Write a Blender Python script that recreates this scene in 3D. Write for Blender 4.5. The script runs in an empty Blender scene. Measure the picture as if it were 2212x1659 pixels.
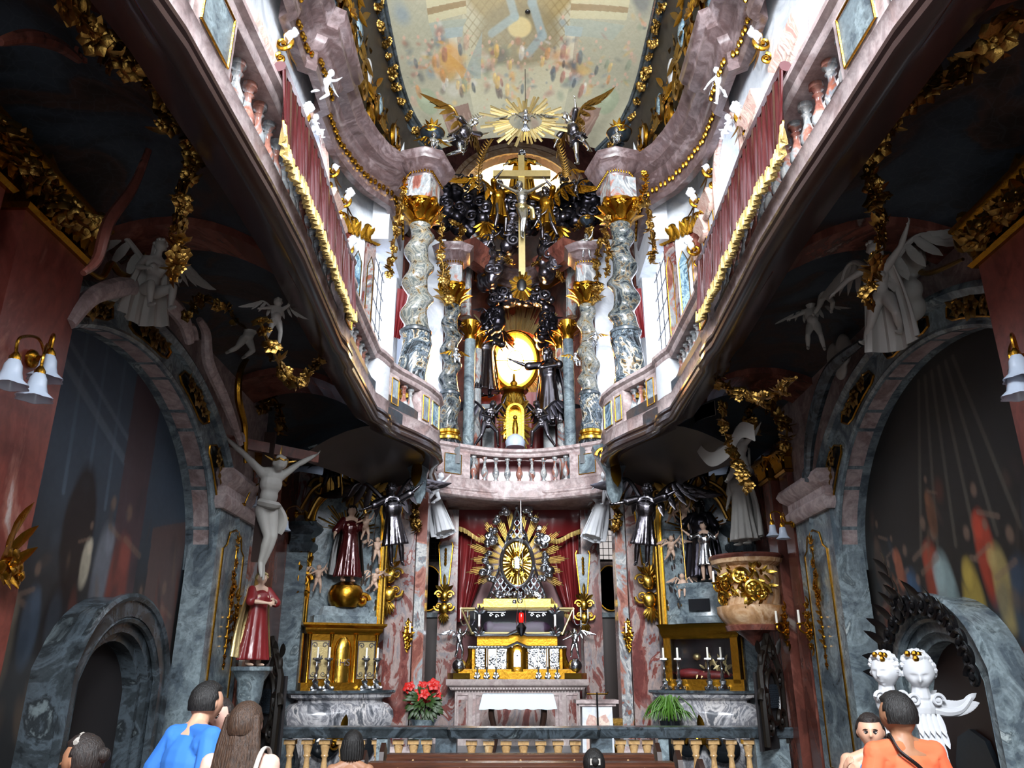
import bpy, math, random
import numpy as np
from math import *
from mathutils import Vector as V, Matrix, Euler
from mathutils import noise as NZ

# ---------------------------------------------------------------- camera, world, lights, exposure
SC = bpy.context.scene
C = SC.collection
SC.view_settings.view_transform = 'Standard'
SC.view_settings.look = 'None'
SC.view_settings.gamma = 1
SC.view_settings.use_curve_mapping = False
SC.view_settings.exposure = 0.28
FOC = 1708.0; TH = radians(20); XC = -.14; ZC = 1.7
cam_d = bpy.data.cameras.new('camera'); cam = bpy.data.objects.new('camera', cam_d); C.objects.link(cam)
cam.location = (XC, 0, ZC); cam.rotation_euler = (radians(110), 0, 0)
cam_d.sensor_width = 36; cam_d.lens = 36 * FOC / 2212; cam_d.clip_start = .05; cam_d.clip_end = 200
SC.camera = cam

W = bpy.data.worlds.new('daylight'); SC.world = W; W.use_nodes = True
_bg = W.node_tree.nodes['Background']; _bg.inputs[0].default_value = (.62, .74, 1, 1); _bg.inputs[1].default_value = .7

def area(name, loc, aim, sx, sy, power, col=(1, 1, 1), spread=180):
    d = bpy.data.lights.new(name, 'AREA'); d.shape = 'RECTANGLE'; d.size = sx; d.size_y = sy
    d.energy = power; d.color = col; d.spread = radians(spread)
    o = bpy.data.objects.new(name, d); C.objects.link(o); o.location = loc
    o.rotation_euler = (V(aim) - V(loc)).to_track_quat('-Z', 'Y').to_euler()
    return o
# daylight through the big window of the entrance front, behind the viewer
area('front_window_light', (0, -2.6, 8.2), (0, 12, 5.2), 3.0, 4.5, 2300, (.93, .96, 1), 150)
# daylight through the side windows of the upper storey, plus an added ceiling fill
for s in (-1, 1):
    area('side_window_light', (s * 2.9, 9.9, 8.2), (-s * 2.5, 9.0, 6.5), .9, 1.9, 14, (.9, .95, 1), 170)
    area('chancel_window_light', (s * 2.52, 12.9, 7.2), (0, 12.4, 6.5), .9, 2.3, 9, (.92, .96, 1), 170)
    area('gallery_window_light', (s * 2.95, 3.6, 7.4), (-s * 1.0, 9.0, 12.2), 1.8, 2.4, 380, (.9, .95, 1), 170)  # added fill aimed up to brighten the ceiling painting, no window stands here
# the hidden window over the altar, then an added low fill
area('apse_top_light', (0, 17.0, 15.1), (0, 17.5, 12.0), 2.0, .6, 150, (1, .88, .64), 170)
area('door_light', (0, -3.0, 2.2), (0, 10, 2.0), 2.2, 2.6, 34, (.9, .95, 1), 120)  # added fill from the entrance end for the space under the galleries
# ---------------------------------------------------------------- helpers
RND = random.Random(7)
def P(px, py, X=None, Y=None, Z=None):
    a = (px - 1106) / FOC; v = (829.5 - py) / FOC
    dx, dy, dz = a, cos(TH) - v * sin(TH), sin(TH) + v * cos(TH)
    t = Y / dy if Y is not None else ((Z - ZC) / dz if Z is not None else (X - XC) / dx)
    return V((XC + dx * t, dy * t, ZC + dz * t))

def frame(w, up=(0, 0, 1)):
    w = V(w).normalized(); up = V(up)
    if abs(w.dot(up)) > .95: up = V((0, 1, 0)) if abs(w.y) < .9 else V((1, 0, 0))
    u = up.cross(w).normalized(); v = w.cross(u)
    return u, v, w

class MB:
    def __init__(s): s.v = []; s.f = []
    def add(s, vs, fs):
        n = len(s.v); s.v += [V(p) for p in vs]; s.f += [tuple(i + n for i in f) for f in fs]; return s
    def join(s, o, M=None):
        return s.add([M @ p for p in o.v] if M else o.v, o.f)
    def box(s, c, d, rz=0, taper=1):
        c = V(c); x, y, z = d[0] / 2, d[1] / 2, d[2] / 2; R = Matrix.Rotation(rz, 3, 'Z')
        vs = [c + R @ V((a * x * (taper if k > 0 else 1), b * y * (taper if k > 0 else 1), k * z)) for k in (-1, 1) for a, b in ((-1, -1), (1, -1), (1, 1), (-1, 1))]
        return s.add(vs, [(3, 2, 1, 0), (4, 5, 6, 7), (0, 1, 5, 4), (1, 2, 6, 5), (2, 3, 7, 6), (3, 0, 4, 7)])
    def rows(s, R, closed=False, cap=False):
        n = len(R[0]); vs = [p for r in R for p in r]; fs = []
        for i in range(len(R) - 1):
            for j in range(n if closed else n - 1):
                k = (j + 1) % n; fs.append((i * n + j, i * n + k, (i + 1) * n + k, (i + 1) * n + j))
        if cap: fs += [tuple(range(n - 1, -1, -1)), tuple(range((len(R) - 1) * n, len(R) * n))]
        return s.add(vs, fs)
    def tube(s, path, r, n=8, cap=True, flat=1, up=(0, 0, 1)):
        path = [V(p) for p in path]; m = len(path); R = []
        t = (path[1] - path[0]).normalized(); u, v, _ = frame(t, up)
        for i, p in enumerate(path):
            a = path[max(i - 1, 0)]; b = path[min(i + 1, m - 1)]; t = (b - a)
            if t.length < 1e-9: t = V((0, 0, 1))
            t.normalize(); u = (u - t * u.dot(t)); 
            if u.length < 1e-6: u = frame(t, up)[0]
            u.normalize(); v = t.cross(u)
            q = r(i / (m - 1)) if callable(r) else (r[i] if isinstance(r, (list, tuple)) else r)
            R.append([p + u * cos(2 * pi * k / n) * q + v * sin(2 * pi * k / n) * q * flat for k in range(n)])
        return s.rows(R, True, cap)
    def lathe(s, prof, c=(0, 0, 0), n=16, fn=None, cap=True, arc=1.0, a0=0, sy=1):
        c = V(c); R = []; full = arc >= 1
        for i, (r, z) in enumerate(prof):
            row = []
            for k in range(n if full else n + 1):
                t = a0 + 2 * pi * arc * k / n; q = fn(t, r, z) if fn else r
                row.append(c + V((cos(t) * q, sin(t) * q * sy, z)))
            R.append(row)
        return s.rows(R, full, cap and full)
    def ball(s, c, r, n=10, M=None):
        if not isinstance(r, (tuple, list)): r = (r, r, r)
        c = V(c); m = max(4, n // 2 + 1); R = []
        for i in range(m + 1):
            a = -pi / 2 + pi * i / m; q = max(cos(a), .02)
            row = [V((r[0] * q * cos(2 * pi * k / n), r[1] * q * sin(2 * pi * k / n), r[2] * sin(a))) for k in range(n)]
            R.append([c + (M @ p if M else p) for p in row])
        return s.rows(R, True, True)
    def sweep(s, prof, path, closed=False, z0=0, cap=True):
        """profile [(out, z)] along a plan path [(x, y)]; out is to the right of travel"""
        path = [V((p[0], p[1])) for p in path]; m = len(path); R = []
        for i, p in enumerate(path):
            a = path[i - 1] if (i > 0 or closed) else None; b = path[(i + 1) % m] if (i < m - 1 or closed) else None
            d1 = (p - a).normalized() if a is not None else (b - p).normalized()
            d2 = (b - p).normalized() if b is not None else d1
            n1 = V((d1.y, -d1.x)); n2 = V((d2.y, -d2.x)); nn = (n1 + n2)
            nn = nn.normalized() if nn.length > 1e-6 else n1; k = 1 / max(.45, nn.dot(n1)); nn = nn * k
            R.append([V((p.x + nn.x * o, p.y + nn.y * o, z0 + z)) for o, z in prof])
        if closed: R.append(R[0])
        n = len(prof)
        s.rows(R, True, cap and not closed)
        return s
    def plate(s, pts, O, U, W_, D):
        """flat polygon pts [(a, b)] in the plane O + a U + b W_, given thickness vector D"""
        O, U, W_, D = V(O), V(U), V(W_), V(D); n = len(pts)
        a = [O + U * p[0] + W_ * p[1] for p in pts]
        return s.add(a + [p + D for p in a], [tuple(range(n)), tuple(range(2 * n - 1, n - 1, -1))] + [(i, (i + 1) % n, n + (i + 1) % n, n + i) for i in range(n)])
    def leaf(s, b, d, nrm, L, w, curl=.3, thick=.25, n=5):
        """pointed curling leaf from b along d; nrm is its face"""
        b, d = V(b), V(d).normalized(); u = d.cross(V(nrm)); u = u.normalized() if u.length > 1e-6 else frame(d)[0]; q = u.cross(d)
        R = []
        for i in range(n + 1):
            t = i / n; ww = w * (sin(pi * min(1, t * .9 + .08)) ** .7) * .5 if i < n else w * .03
            c = b + d * L * t + q * (curl * L * t * t)
            R.append([c - u * ww, c + q * ww * thick, c + u * ww, c - q * ww * thick * .6])
        return s.rows(R, True, True)
    def flower(s, c, nrm, r, pet=5, rr=None):
        rr = rr or RND; u, v, w = frame(nrm); c = V(c); a0 = rr.random() * 6.28
        for k in range(pet):
            a = a0 + 2 * pi * k / pet; d = u * cos(a) + v * sin(a)
            s.leaf(c + d * r * .12, d + w * .45, w, r, r * 1.0, -.35, .4, 3)
        for k in range(max(3, pet - 2)):
            a = a0 + .5 + 2 * pi * k / max(3, pet - 2); d = u * cos(a) + v * sin(a)
            s.leaf(c + w * r * .12, d * .7 + w, w, r * .55, r * .6, -.4, .4, 3)
        s.ball(c + w * r * .28, r * .24, 6); return s
    def scroll(s, c, u, v, r, turns=1.6, th=.02, a0=0, sg=1, n=26, depth=1.0, lead=None):
        """C-scroll spiral in plane u,v round c, outermost radius r"""
        c, u, v = V(c), V(u), V(v); pts = []; rad = []
        for i in range(n + 1):
            t = i / n; a = a0 + sg * turns * 2 * pi * t; q = r * (1 - t) ** .8 * .92 + r * .08
            pts.append(c + (u * cos(a) + v * sin(a)) * q); rad.append(th * (.45 + .75 * (1 - t)))
        if lead: pts = [V(p) for p in lead] + pts; rad = [rad[0]] * len(lead) + rad
        s.tube(pts, rad, 6, True, depth); s.ball(c, th * 1.3, 6); return s
    def fan(s, c, d, nrm, r, k=7, spread=2.4, w=None):
        """scallop shell / palmette"""
        c, d = V(c), V(d).normalized(); nrm = V(nrm).normalized(); u = d.cross(nrm).normalized()
        for i in range(k):
            a = -spread / 2 + spread * i / (k - 1); e = d * cos(a) + u * sin(a)
            s.leaf(c, e + nrm * .25, nrm, r * (1 - .25 * abs(a) / spread * 2), (w or r * .28), -.2, .5, 4)
        return s
    def rays(s, c, u, v, w, r0, r1, n, wd, jit=.25, a0=0, a1=2 * pi, th=.012, rr=None, el=1.0):
        rr = rr or RND; c, u, v, w = V(c), V(u), V(v), V(w)
        for i in range(n):
            a = a0 + (a1 - a0) * (i + rr.random() * .5) / n; e = u * cos(a) + v * sin(a) * el; e2 = w.cross(e).normalized()
            R = r1 * (1 - jit * rr.random()); q = wd * (.6 + .6 * rr.random()); o = c + w * (rr.random() - .5) * th * 3
            p0 = o + e * r0; p1 = o + e * R
            s.add([p0 - e2 * q * .5, p0 + e2 * q * .5, p1 + e2 * q * .55, p1 - e2 * q * .55, p0 + w * th, p1 + w * th * .6, p0 - w * th * .4, p1 - w * th * .3],
                  [(0, 4, 5, 3), (4, 1, 2, 5), (0, 3, 7, 6), (6, 7, 2, 1), (3, 5, 2, 7), (0, 6, 1, 4)])
        return s
    def mapv(s, f): s.v = [V(f(p)) for p in s.v]; return s
    def mirx(s): s.v = [V((-p.x, p.y, p.z)) for p in s.v]; s.f = [tuple(reversed(f)) for f in s.f]; return s
    def mesh(s, name, m=None, smooth=40):
        me = bpy.data.meshes.new(name); me.from_pydata([tuple(p) for p in s.v], [], s.f); me.update()
        if smooth:
            me.polygons.foreach_set('use_smooth', [True] * len(me.polygons))
            try: me.set_sharp_from_angle(angle=radians(smooth))
            except Exception: pass
        if m: me.materials.append(m)
        return me

def obj(name, mb, m, parent=None, smooth=40, local=False, label=None):
    """link a mesh builder (or mesh) as one object; world coordinates unless local"""
    if isinstance(mb, MB):
        if parent is not None and not local:
            q = parent; off = V((0, 0, 0))
            while q is not None: off = off + V(q.location); q = q.parent
            mb.v = [p - off for p in mb.v]
        me = mb.mesh(name, m, smooth)
    else:
        me = mb
        if m and not me.materials: me.materials.append(m)
    o = bpy.data.objects.new(name, me); C.objects.link(o)
    if parent is not None: o.parent = parent
    if label: o['label'] = label
    return o
def struct(name, mb, m, parent=None, **k):
    o = obj(name, mb, m, parent, **k)
    if parent is None: o['kind'] = 'structure'
    return o
def thing(name, label, cat, loc=(0, 0, 0), rz=0, group=None):
    o = bpy.data.objects.new(name, None); C.objects.link(o); o.empty_display_size = .1
    o.location = loc; o.rotation_euler = (0, 0, rz); o['label'] = label; o['category'] = cat
    if group: o['group'] = group
    return o
def tag(o, label, cat, group=None, kind=None):
    o['label'] = label; o['category'] = cat
    if group: o['group'] = group
    if kind: o['kind'] = kind
    return o
def kids(o): return [c for c in bpy.data.objects if c.parent == o]
def dup(root, loc=None, rz=None, label=None, group=None, mir=False, scale=None):
    def rec(o, par):
        c = o.copy(); C.objects.link(c); c.parent = par
        for ch in CH.get(o.name, ()): rec(ch, c)
        return c
    CH = {}
    for o in bpy.data.objects:
        if o.parent: CH.setdefault(o.parent.name, []).append(o)
    r = rec(root, root.parent)
    if loc is not None: r.location = loc
    if rz is not None: r.rotation_euler = (0, 0, rz)
    if mir: r.scale = (-1, 1, 1)
    if scale: r.scale = (scale if not isinstance(scale, (tuple, list)) else scale)
    if label: r['label'] = label
    if group: r['group'] = group
    return r

def bez(pts, n=12):
    """Catmull-Rom through pts"""
    pts = [V(p) for p in pts]; out = []; m = len(pts)
    for i in range(m - 1):
        p0, p1, p2, p3 = pts[max(i - 1, 0)], pts[i], pts[i + 1], pts[min(i + 2, m - 1)]
        for k in range(n):
            t = k / n; out.append(.5 * ((2 * p1) + (p2 - p0) * t + (2 * p0 - 5 * p1 + 4 * p2 - p3) * t * t + (3 * p1 - p0 - 3 * p2 + p3) * t ** 3))
    out.append(pts[-1]); return out

def remesh(mb, name, vox, m, smooth_it=2):
    """fuse overlapping volumes into one continuous surface"""
    me = mb.mesh('tmp', None, 0); o = bpy.data.objects.new('tmp', me); C.objects.link(o)
    md = o.modifiers.new('r', 'REMESH'); md.mode = 'VOXEL'; md.voxel_size = vox; md.use_smooth_shade = True
    if smooth_it:
        sm = o.modifiers.new('s', 'SMOOTH'); sm.iterations = smooth_it; sm.factor = .5
    dg = bpy.context.evaluated_depsgraph_get(); dg.update()
    r = bpy.data.meshes.new_from_object(o.evaluated_get(dg)); r.name = name
    bpy.data.objects.remove(o); bpy.data.meshes.remove(me)
    r.materials.clear(); r.materials.append(m)
    r.polygons.foreach_set('use_smooth', [True] * len(r.polygons)); r.update()
    return r
# ---------------------------------------------------------------- materials
MT = {}
def lin(c):
    return tuple((x / 12.92 if x <= .04045 else ((x + .055) / 1.055) ** 2.4) for x in c[:3]) + (1,)
def hexc(h):
    return lin(tuple(int(h[i:i + 2], 16) / 255 for i in (0, 2, 4)))
class NT:
    def __init__(s, name):
        s.m = bpy.data.materials.new(name); s.m.use_nodes = True; s.t = s.m.node_tree; s.b = s.t.nodes['Principled BSDF']
    def n(s, kind, **k):
        x = s.t.nodes.new('ShaderNode' + kind)
        for a, b in k.items():
            if a in x.inputs: x.inputs[a].default_value = b
            else: setattr(x, a, b)
        return x
    def l(s, a, b): s.t.links.new(a, b)
    def pos(s, sc=1.0, local=False):
        g = s.n('TexCoord').outputs['Object'] if local else s.n('NewGeometry').outputs['Position']
        mp = s.n('Mapping'); s.l(g, mp.inputs[0]); mp.inputs['Scale'].default_value = sc if isinstance(sc, tuple) else (sc, sc, sc)
        return mp.outputs[0]
    def noise(s, vec, scale, detail=5, dist=0, rough=.55):
        x = s.n('TexNoise'); s.l(vec, x.inputs['Vector']); x.inputs['Scale'].default_value = scale; x.inputs['Detail'].default_value = detail
        x.inputs['Distortion'].default_value = dist; x.inputs['Roughness'].default_value = rough; return x.outputs['Fac']
    def ramp(s, fac, cols, mode='LINEAR'):
        x = s.n('ValToRGB'); s.l(fac, x.inputs[0]); e = x.color_ramp; e.interpolation = mode
        while len(e.elements) < len(cols): e.elements.new(.5)
        for i, (p, c) in enumerate(cols): e.elements[i].position = p; e.elements[i].color = hexc(c) if isinstance(c, str) else c
        return x.outputs[0]
    def mix(s, f, a, b, mode='MIX'):
        x = s.n('Mix', data_type='RGBA', blend_type=mode)
        for k, q in ((0, f), (6, a), (7, b)):
            if isinstance(q, (int, float)): x.inputs[k].default_value = q
            elif isinstance(q, tuple): x.inputs[k].default_value = q
            else: s.l(q, x.inputs[k])
        return x.outputs[2]
    def bump(s, h, st=.3, d=.01):
        x = s.n('Bump'); x.inputs['Strength'].default_value = st; x.inputs['Distance'].default_value = d; s.l(h, x.inputs['Height']); s.l(x.outputs[0], s.b.inputs['Normal'])
    def set(s, **k):
        for a, b in k.items(): s.b.inputs[a.replace('_', ' ')].default_value = b
        return s
def marble(name, cols, scale=1.6, vein=None, rough=.25, stretch=(1, 1, 1), dist=1.6, fine=.35, local=False, sharp=.02):
    t = NT(name); p = t.pos(stretch, local)
    f = t.noise(p, scale, 6, dist, .6); n = len(cols); st = []
    # patches with fairly crisp borders
    for i, (a, c) in enumerate(cols):
        st.append((a, c))
        if i < n - 1: st.append((max(a, cols[i + 1][0] - sharp), c))
    c = t.ramp(f, st)
    g = t.noise(p, scale * 9, 4, .6, .7)
    c = t.mix(fine, c, t.ramp(g, [(.3, '3a3a3a'), (.7, 'd8d8d8')]), 'OVERLAY')
    if vein:
        v = t.noise(p, scale * 2.3, 8, 2.2, .6); c = t.mix(t.ramp(v, [(.475, '000000'), (.5, 'ffffff'), (.525, '000000')]), c, hexc(vein))
    t.l(c, t.b.inputs['Base Color']); t.set(Roughness=rough); t.b.inputs['Specular IOR Level'].default_value = .5
    MT[name] = t.m; return t.m
def plain(name, col, rough=.5, metal=0, noise=0, nscale=20, bump=0, bscale=60, spec=.5, coat=0, local=False, emis=None):
    t = NT(name); c = hexc(col)
    if noise or bump: p = t.pos(1, local)
    if noise:
        f = t.noise(p, nscale, 4, .4); c2 = tuple(x * (1 - noise) for x in c[:3]) + (1,)
        t.l(t.mix(f, c, c2), t.b.inputs['Base Color'])
    else: t.b.inputs['Base Color'].default_value = c
    if bump: t.bump(t.noise(p, bscale, 3), bump, .01)
    t.set(Roughness=rough, Metallic=metal); t.b.inputs['Specular IOR Level'].default_value = spec
    if coat: t.b.inputs['Coat Weight'].default_value = coat; t.b.inputs['Coat Roughness'].default_value = .1
    if emis: t.b.inputs['Emission Color'].default_value = hexc(emis[0]); t.b.inputs['Emission Strength'].default_value = emis[1]
    MT[name] = t.m; return t.m
marble('pink', [(0, '8d7a78'), (.42, 'a3908e'), (.5, 'b8a8a6'), (.6, '94807e'), (.68, 'a88f8a')], 1.4, rough=.5, fine=.45, sharp=.08)
marble('pinkpatch', [(0, '5f2f2b'), (.40, '74423b'), (.455, '93827d'), (.53, '7d7678'), (.59, '6f3b35'), (.66, 'a39590')], 1.5, rough=.22, stretch=(1.4, 1.4, .8))
marble('red', [(0, '643029'), (.4, '7a3f36'), (.55, '6e342c'), (.63, '8d5a4e'), (.7, 'a89a94')], 1.1, rough=.28, stretch=(1.2, 1.2, .8), sharp=.06)
marble('brownred', [(0, '4a2a24'), (.42, '63382f'), (.55, '7b4a3e'), (.64, '54332c'), (.7, '8c8078')], 1.0, rough=.25, stretch=(1.2, 1.2, .6), sharp=.05)
marble('grey', [(0, '3d464c'), (.36, '56626a'), (.47, '6f7c82'), (.56, '86959a'), (.64, '5b676c'), (.7, 'a9b4b4')], 2.2, rough=.25, sharp=.05, fine=.4)
marble('greydark', [(0, '23282b'), (.42, '343b3f'), (.52, '49535a'), (.62, '2b3033'), (.7, '6b7679')], 2.0, rough=.25, sharp=.05)
marble('breccia', [(0, '14181b'), (.40, '262f34'), (.45, '5d625f'), (.49, '363e43'), (.53, '77766b'), (.57, '6b5331'), (.60, '2d363b'), (.66, '171b1d')], 3.6, rough=.22, sharp=.015, fine=.3)
marble('brecciadark', [(0, '15191c'), (.40, '2d363b'), (.47, '65717a'), (.52, '3a444a'), (.57, 'b0aea2'), (.61, '7a6440'), (.65, '2b3236')], 3.2, rough=.15, sharp=.015, fine=.3)
marble('brecciapale', [(0, '252c30'), (.38, '5c625f'), (.45, '86857b'), (.51, '434b4f'), (.54, '817e70'), (.6, '6e5630'), (.64, '20272b')], 3.4, rough=.22, sharp=.015, fine=.3)
marble('bluepanel', [(0, '3b5568'), (.42, '6c8ca0'), (.5, '9db6bf'), (.58, '4d6b80'), (.66, 'b9a27c')], 3.0, rough=.25, sharp=.03)
marble('stripegrey', [(0, '4c4f55'), (.40, '7a7c82'), (.46, 'b9b8ba'), (.52, '7d7e84'), (.58, 'c6c3c2'), (.64, '5d6066')], 1.6, rough=.15, stretch=(1.6, 1, 1), sharp=.04, fine=.3)
marble('lowcream', [(0, '9c8f8c'), (.42, 'b3a6a2'), (.52, 'a69794'), (.62, 'c4b8b2')], 1.6, rough=.3, fine=.25, sharp=.08)
marble('orange', [(0, '9a7450'), (.42, 'b98f66'), (.52, 'd3b591'), (.6, 'a87a50'), (.7, '8f8070')], 1.6, rough=.18, fine=.25, sharp=.08)
marble('cornice', [(0, '4c3c3b'), (.42, '6b5a5a'), (.5, '584645'), (.6, '7d6d6d'), (.7, '5d4c4a')], 1.4, rough=.3, sharp=.08)
marble('redgrey', [(0, '7a4a40'), (.42, '9a6a5c'), (.48, '8f9496'), (.55, 'b4b3b0'), (.6, '6f7479'), (.66, '86503f')], 1.6, rough=.15, sharp=.04, stretch=(1.4, 1.4, .8))
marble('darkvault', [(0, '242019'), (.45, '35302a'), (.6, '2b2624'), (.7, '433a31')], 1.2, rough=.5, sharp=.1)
marble('bluevault', [(0, '27333d'), (.45, '34434f'), (.52, '3f505c'), (.6, '2c3945')], 5.0, rough=.5, sharp=.06)
marble('whitewall', [(0, 'b9bec4'), (.45, 'd4d8dc'), (.55, 'c7ccd3'), (.65, 'dfe2e4')], 1.2, rough=.5, sharp=.1, fine=.15)
marble('pinkpanel', [(0, 'b78f85'), (.42, 'd4bcae'), (.5, 'c7a094'), (.58, 'e0cfc0'), (.66, 'a98c84')], 2.2, rough=.4, stretch=(1, 2, .7), sharp=.05, fine=.2)
marble('pew', [(0, '3b2116'), (.45, '4d2c1d'), (.6, '5b3523')], 3, rough=.25, stretch=(.3, 4, 4), sharp=.1)
marble('balu', [(0, 'a98559'), (.45, 'c3a06f'), (.6, 'b28d5e'), (.7, 'd6bd93')], 4, rough=.12, sharp=.1, fine=.2)
plain('creamwall', 'efe2b8', .6, 0, noise=.08, nscale=2)
plain('gold', 'c08c2c', .27, 1, noise=.45, nscale=9, bump=.25, bscale=30)
plain('goldbright', 'd9ae4a', .24, 1, noise=.3, nscale=8, bump=.15, bscale=25)
plain('goldold', 'a98443', .33, 1, noise=.55, nscale=12, bump=.3)
plain('goldpale', 'd8c48c', .35, .9, noise=.3, nscale=14, bump=.2)
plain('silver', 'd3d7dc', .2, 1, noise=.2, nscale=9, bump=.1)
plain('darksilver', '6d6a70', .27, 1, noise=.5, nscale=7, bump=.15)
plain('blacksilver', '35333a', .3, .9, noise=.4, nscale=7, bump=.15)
plain('stucco', 'd9dce0', .55, 0, noise=.12, nscale=6)
plain('stuccogrey', 'a3a19b', .6, 0, noise=.25, nscale=5)
plain('white', 'c9ccd0', .3, 0, noise=.04, nscale=5)
plain('skinwood', 'c9a993', .5, 0, noise=.12)
plain('redcloth', '6d1a1c', .35, 0, noise=.35, nscale=6, coat=.15)
plain('redgloss', '4c1517', .18, .25, noise=.3, nscale=5, coat=.6)
plain('crimson', '7a1f22', .4, 0, noise=.3, nscale=4, coat=.2)
plain('fringe', 'cdb06a', .45, .6, noise=.45, nscale=40, bump=.6, bscale=90)
plain('black', '0d0d0f', .3, 0)
plain('blackwood', '17130f', .35, 0, noise=.3)
plain('doorwood', '2e1a12', .4, 0, noise=.3, nscale=5)
plain('velvetdark', '120f12', .8, 0)
plain('purple', '4b1f4e', .5, 0, noise=.4, nscale=6)
plain('bluemetal', '39434d', .3, .7, noise=.3)
plain('wax', 'f0ece0', .5)
plain('lace', 'cfe2ee', .8, 0)
plain('cloudsilver', '6a6770', .25, .95, noise=.55, nscale=5, bump=.1)
plain('glassbell', 'aab6c6', .25, 0, coat=.4)
plain('marbleblack', '1c2024', .12, 0, noise=.3)
plain('stonegrey', '596167', .35, 0, noise=.35, nscale=8)
plain('bluegem', '33566f', .3, .2, noise=.4, nscale=9)
def glassm(name, col, emc, es):
    t = NT(name); t.set(Roughness=.1); t.b.inputs['Base Color'].default_value = hexc(col)
    t.b.inputs['Emission Color'].default_value = hexc(emc); t.b.inputs['Emission Strength'].default_value = es
    MT[name] = t.m; return t
glassm('daypane', 'ccd4dc', 'dfe8ff', 3.0)
glassm('dimpane', '8a8a8e', 'c9c2c0', .9)
_t = glassm('amberpane', 'ffd060', 'ffdf86', 9)
# amber disc: the glass is yellow at the rim, clear in the middle
_p = _t.n('TexCoord').outputs['Object']; _mp = _t.n('Mapping'); _mp.inputs['Scale'].default_value = (1 / .49, 1, 1 / .65); _t.l(_p, _mp.inputs[0])
_g = _t.n('VectorMath', operation='LENGTH'); _t.l(_mp.outputs[0], _g.inputs[0])
_c = _t.ramp(_g.outputs['Value'], [(0, 'fffbe8'), (.7, 'fff3c4'), (.86, 'ffb52e'), (1.0, 'd06a08')]); _t.l(_c, _t.b.inputs['Emission Color']); _t.l(_c, _t.b.inputs['Base Color'])
_t = glassm('redlamp', 'a01010', 'ff1a10', 1.2)
t = NT('clearglass'); t.set(Roughness=.03, IOR=1.3); t.b.inputs['Transmission Weight'].default_value = 1; t.b.inputs['Base Color'].default_value = (.95, .97, 1, 1); MT['clearglass'] = t.m
# red damask curtain, floor
t = NT('floorstone'); p = t.pos(1); ck = t.n('TexChecker'); t.l(p, ck.inputs[0]); ck.inputs['Scale'].default_value = 2.4
ck.inputs[1].default_value = hexc('6b625c'); ck.inputs[2].default_value = hexc('3d3733'); t.l(t.mix(.4, ck.outputs[0], t.ramp(t.noise(p, 8), [(.3, '2b2725'), (.7, '8a807a')])), t.b.inputs['Base Color']); t.set(Roughness=.3); MT['floorstone'] = t.m
# net pattern with stars on the vault fields
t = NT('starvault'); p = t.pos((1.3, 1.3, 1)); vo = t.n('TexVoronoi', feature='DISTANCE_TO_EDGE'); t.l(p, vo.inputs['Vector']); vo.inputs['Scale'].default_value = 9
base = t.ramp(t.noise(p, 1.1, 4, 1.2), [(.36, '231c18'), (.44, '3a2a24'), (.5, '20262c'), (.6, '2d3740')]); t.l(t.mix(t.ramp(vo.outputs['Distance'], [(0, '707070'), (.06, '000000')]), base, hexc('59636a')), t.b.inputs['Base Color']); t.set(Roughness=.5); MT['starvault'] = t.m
def painted(name, rough=.45):
    t = NT(name); a = t.n('VertexColor', layer_name='paint'); p = t.pos(1)
    c = t.mix(.25, a.outputs[0], t.ramp(t.noise(p, 14, 5, .5), [(.3, '606060'), (.7, 'a8a8a8')]), 'OVERLAY')
    t.l(c, t.b.inputs['Base Color']); t.set(Roughness=rough); MT[name] = t.m; return t.m
painted('fresco', .6); painted('canvas', .5)
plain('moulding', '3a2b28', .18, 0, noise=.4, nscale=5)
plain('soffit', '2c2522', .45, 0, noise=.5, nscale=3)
def M(k): return MT[k]
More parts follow.
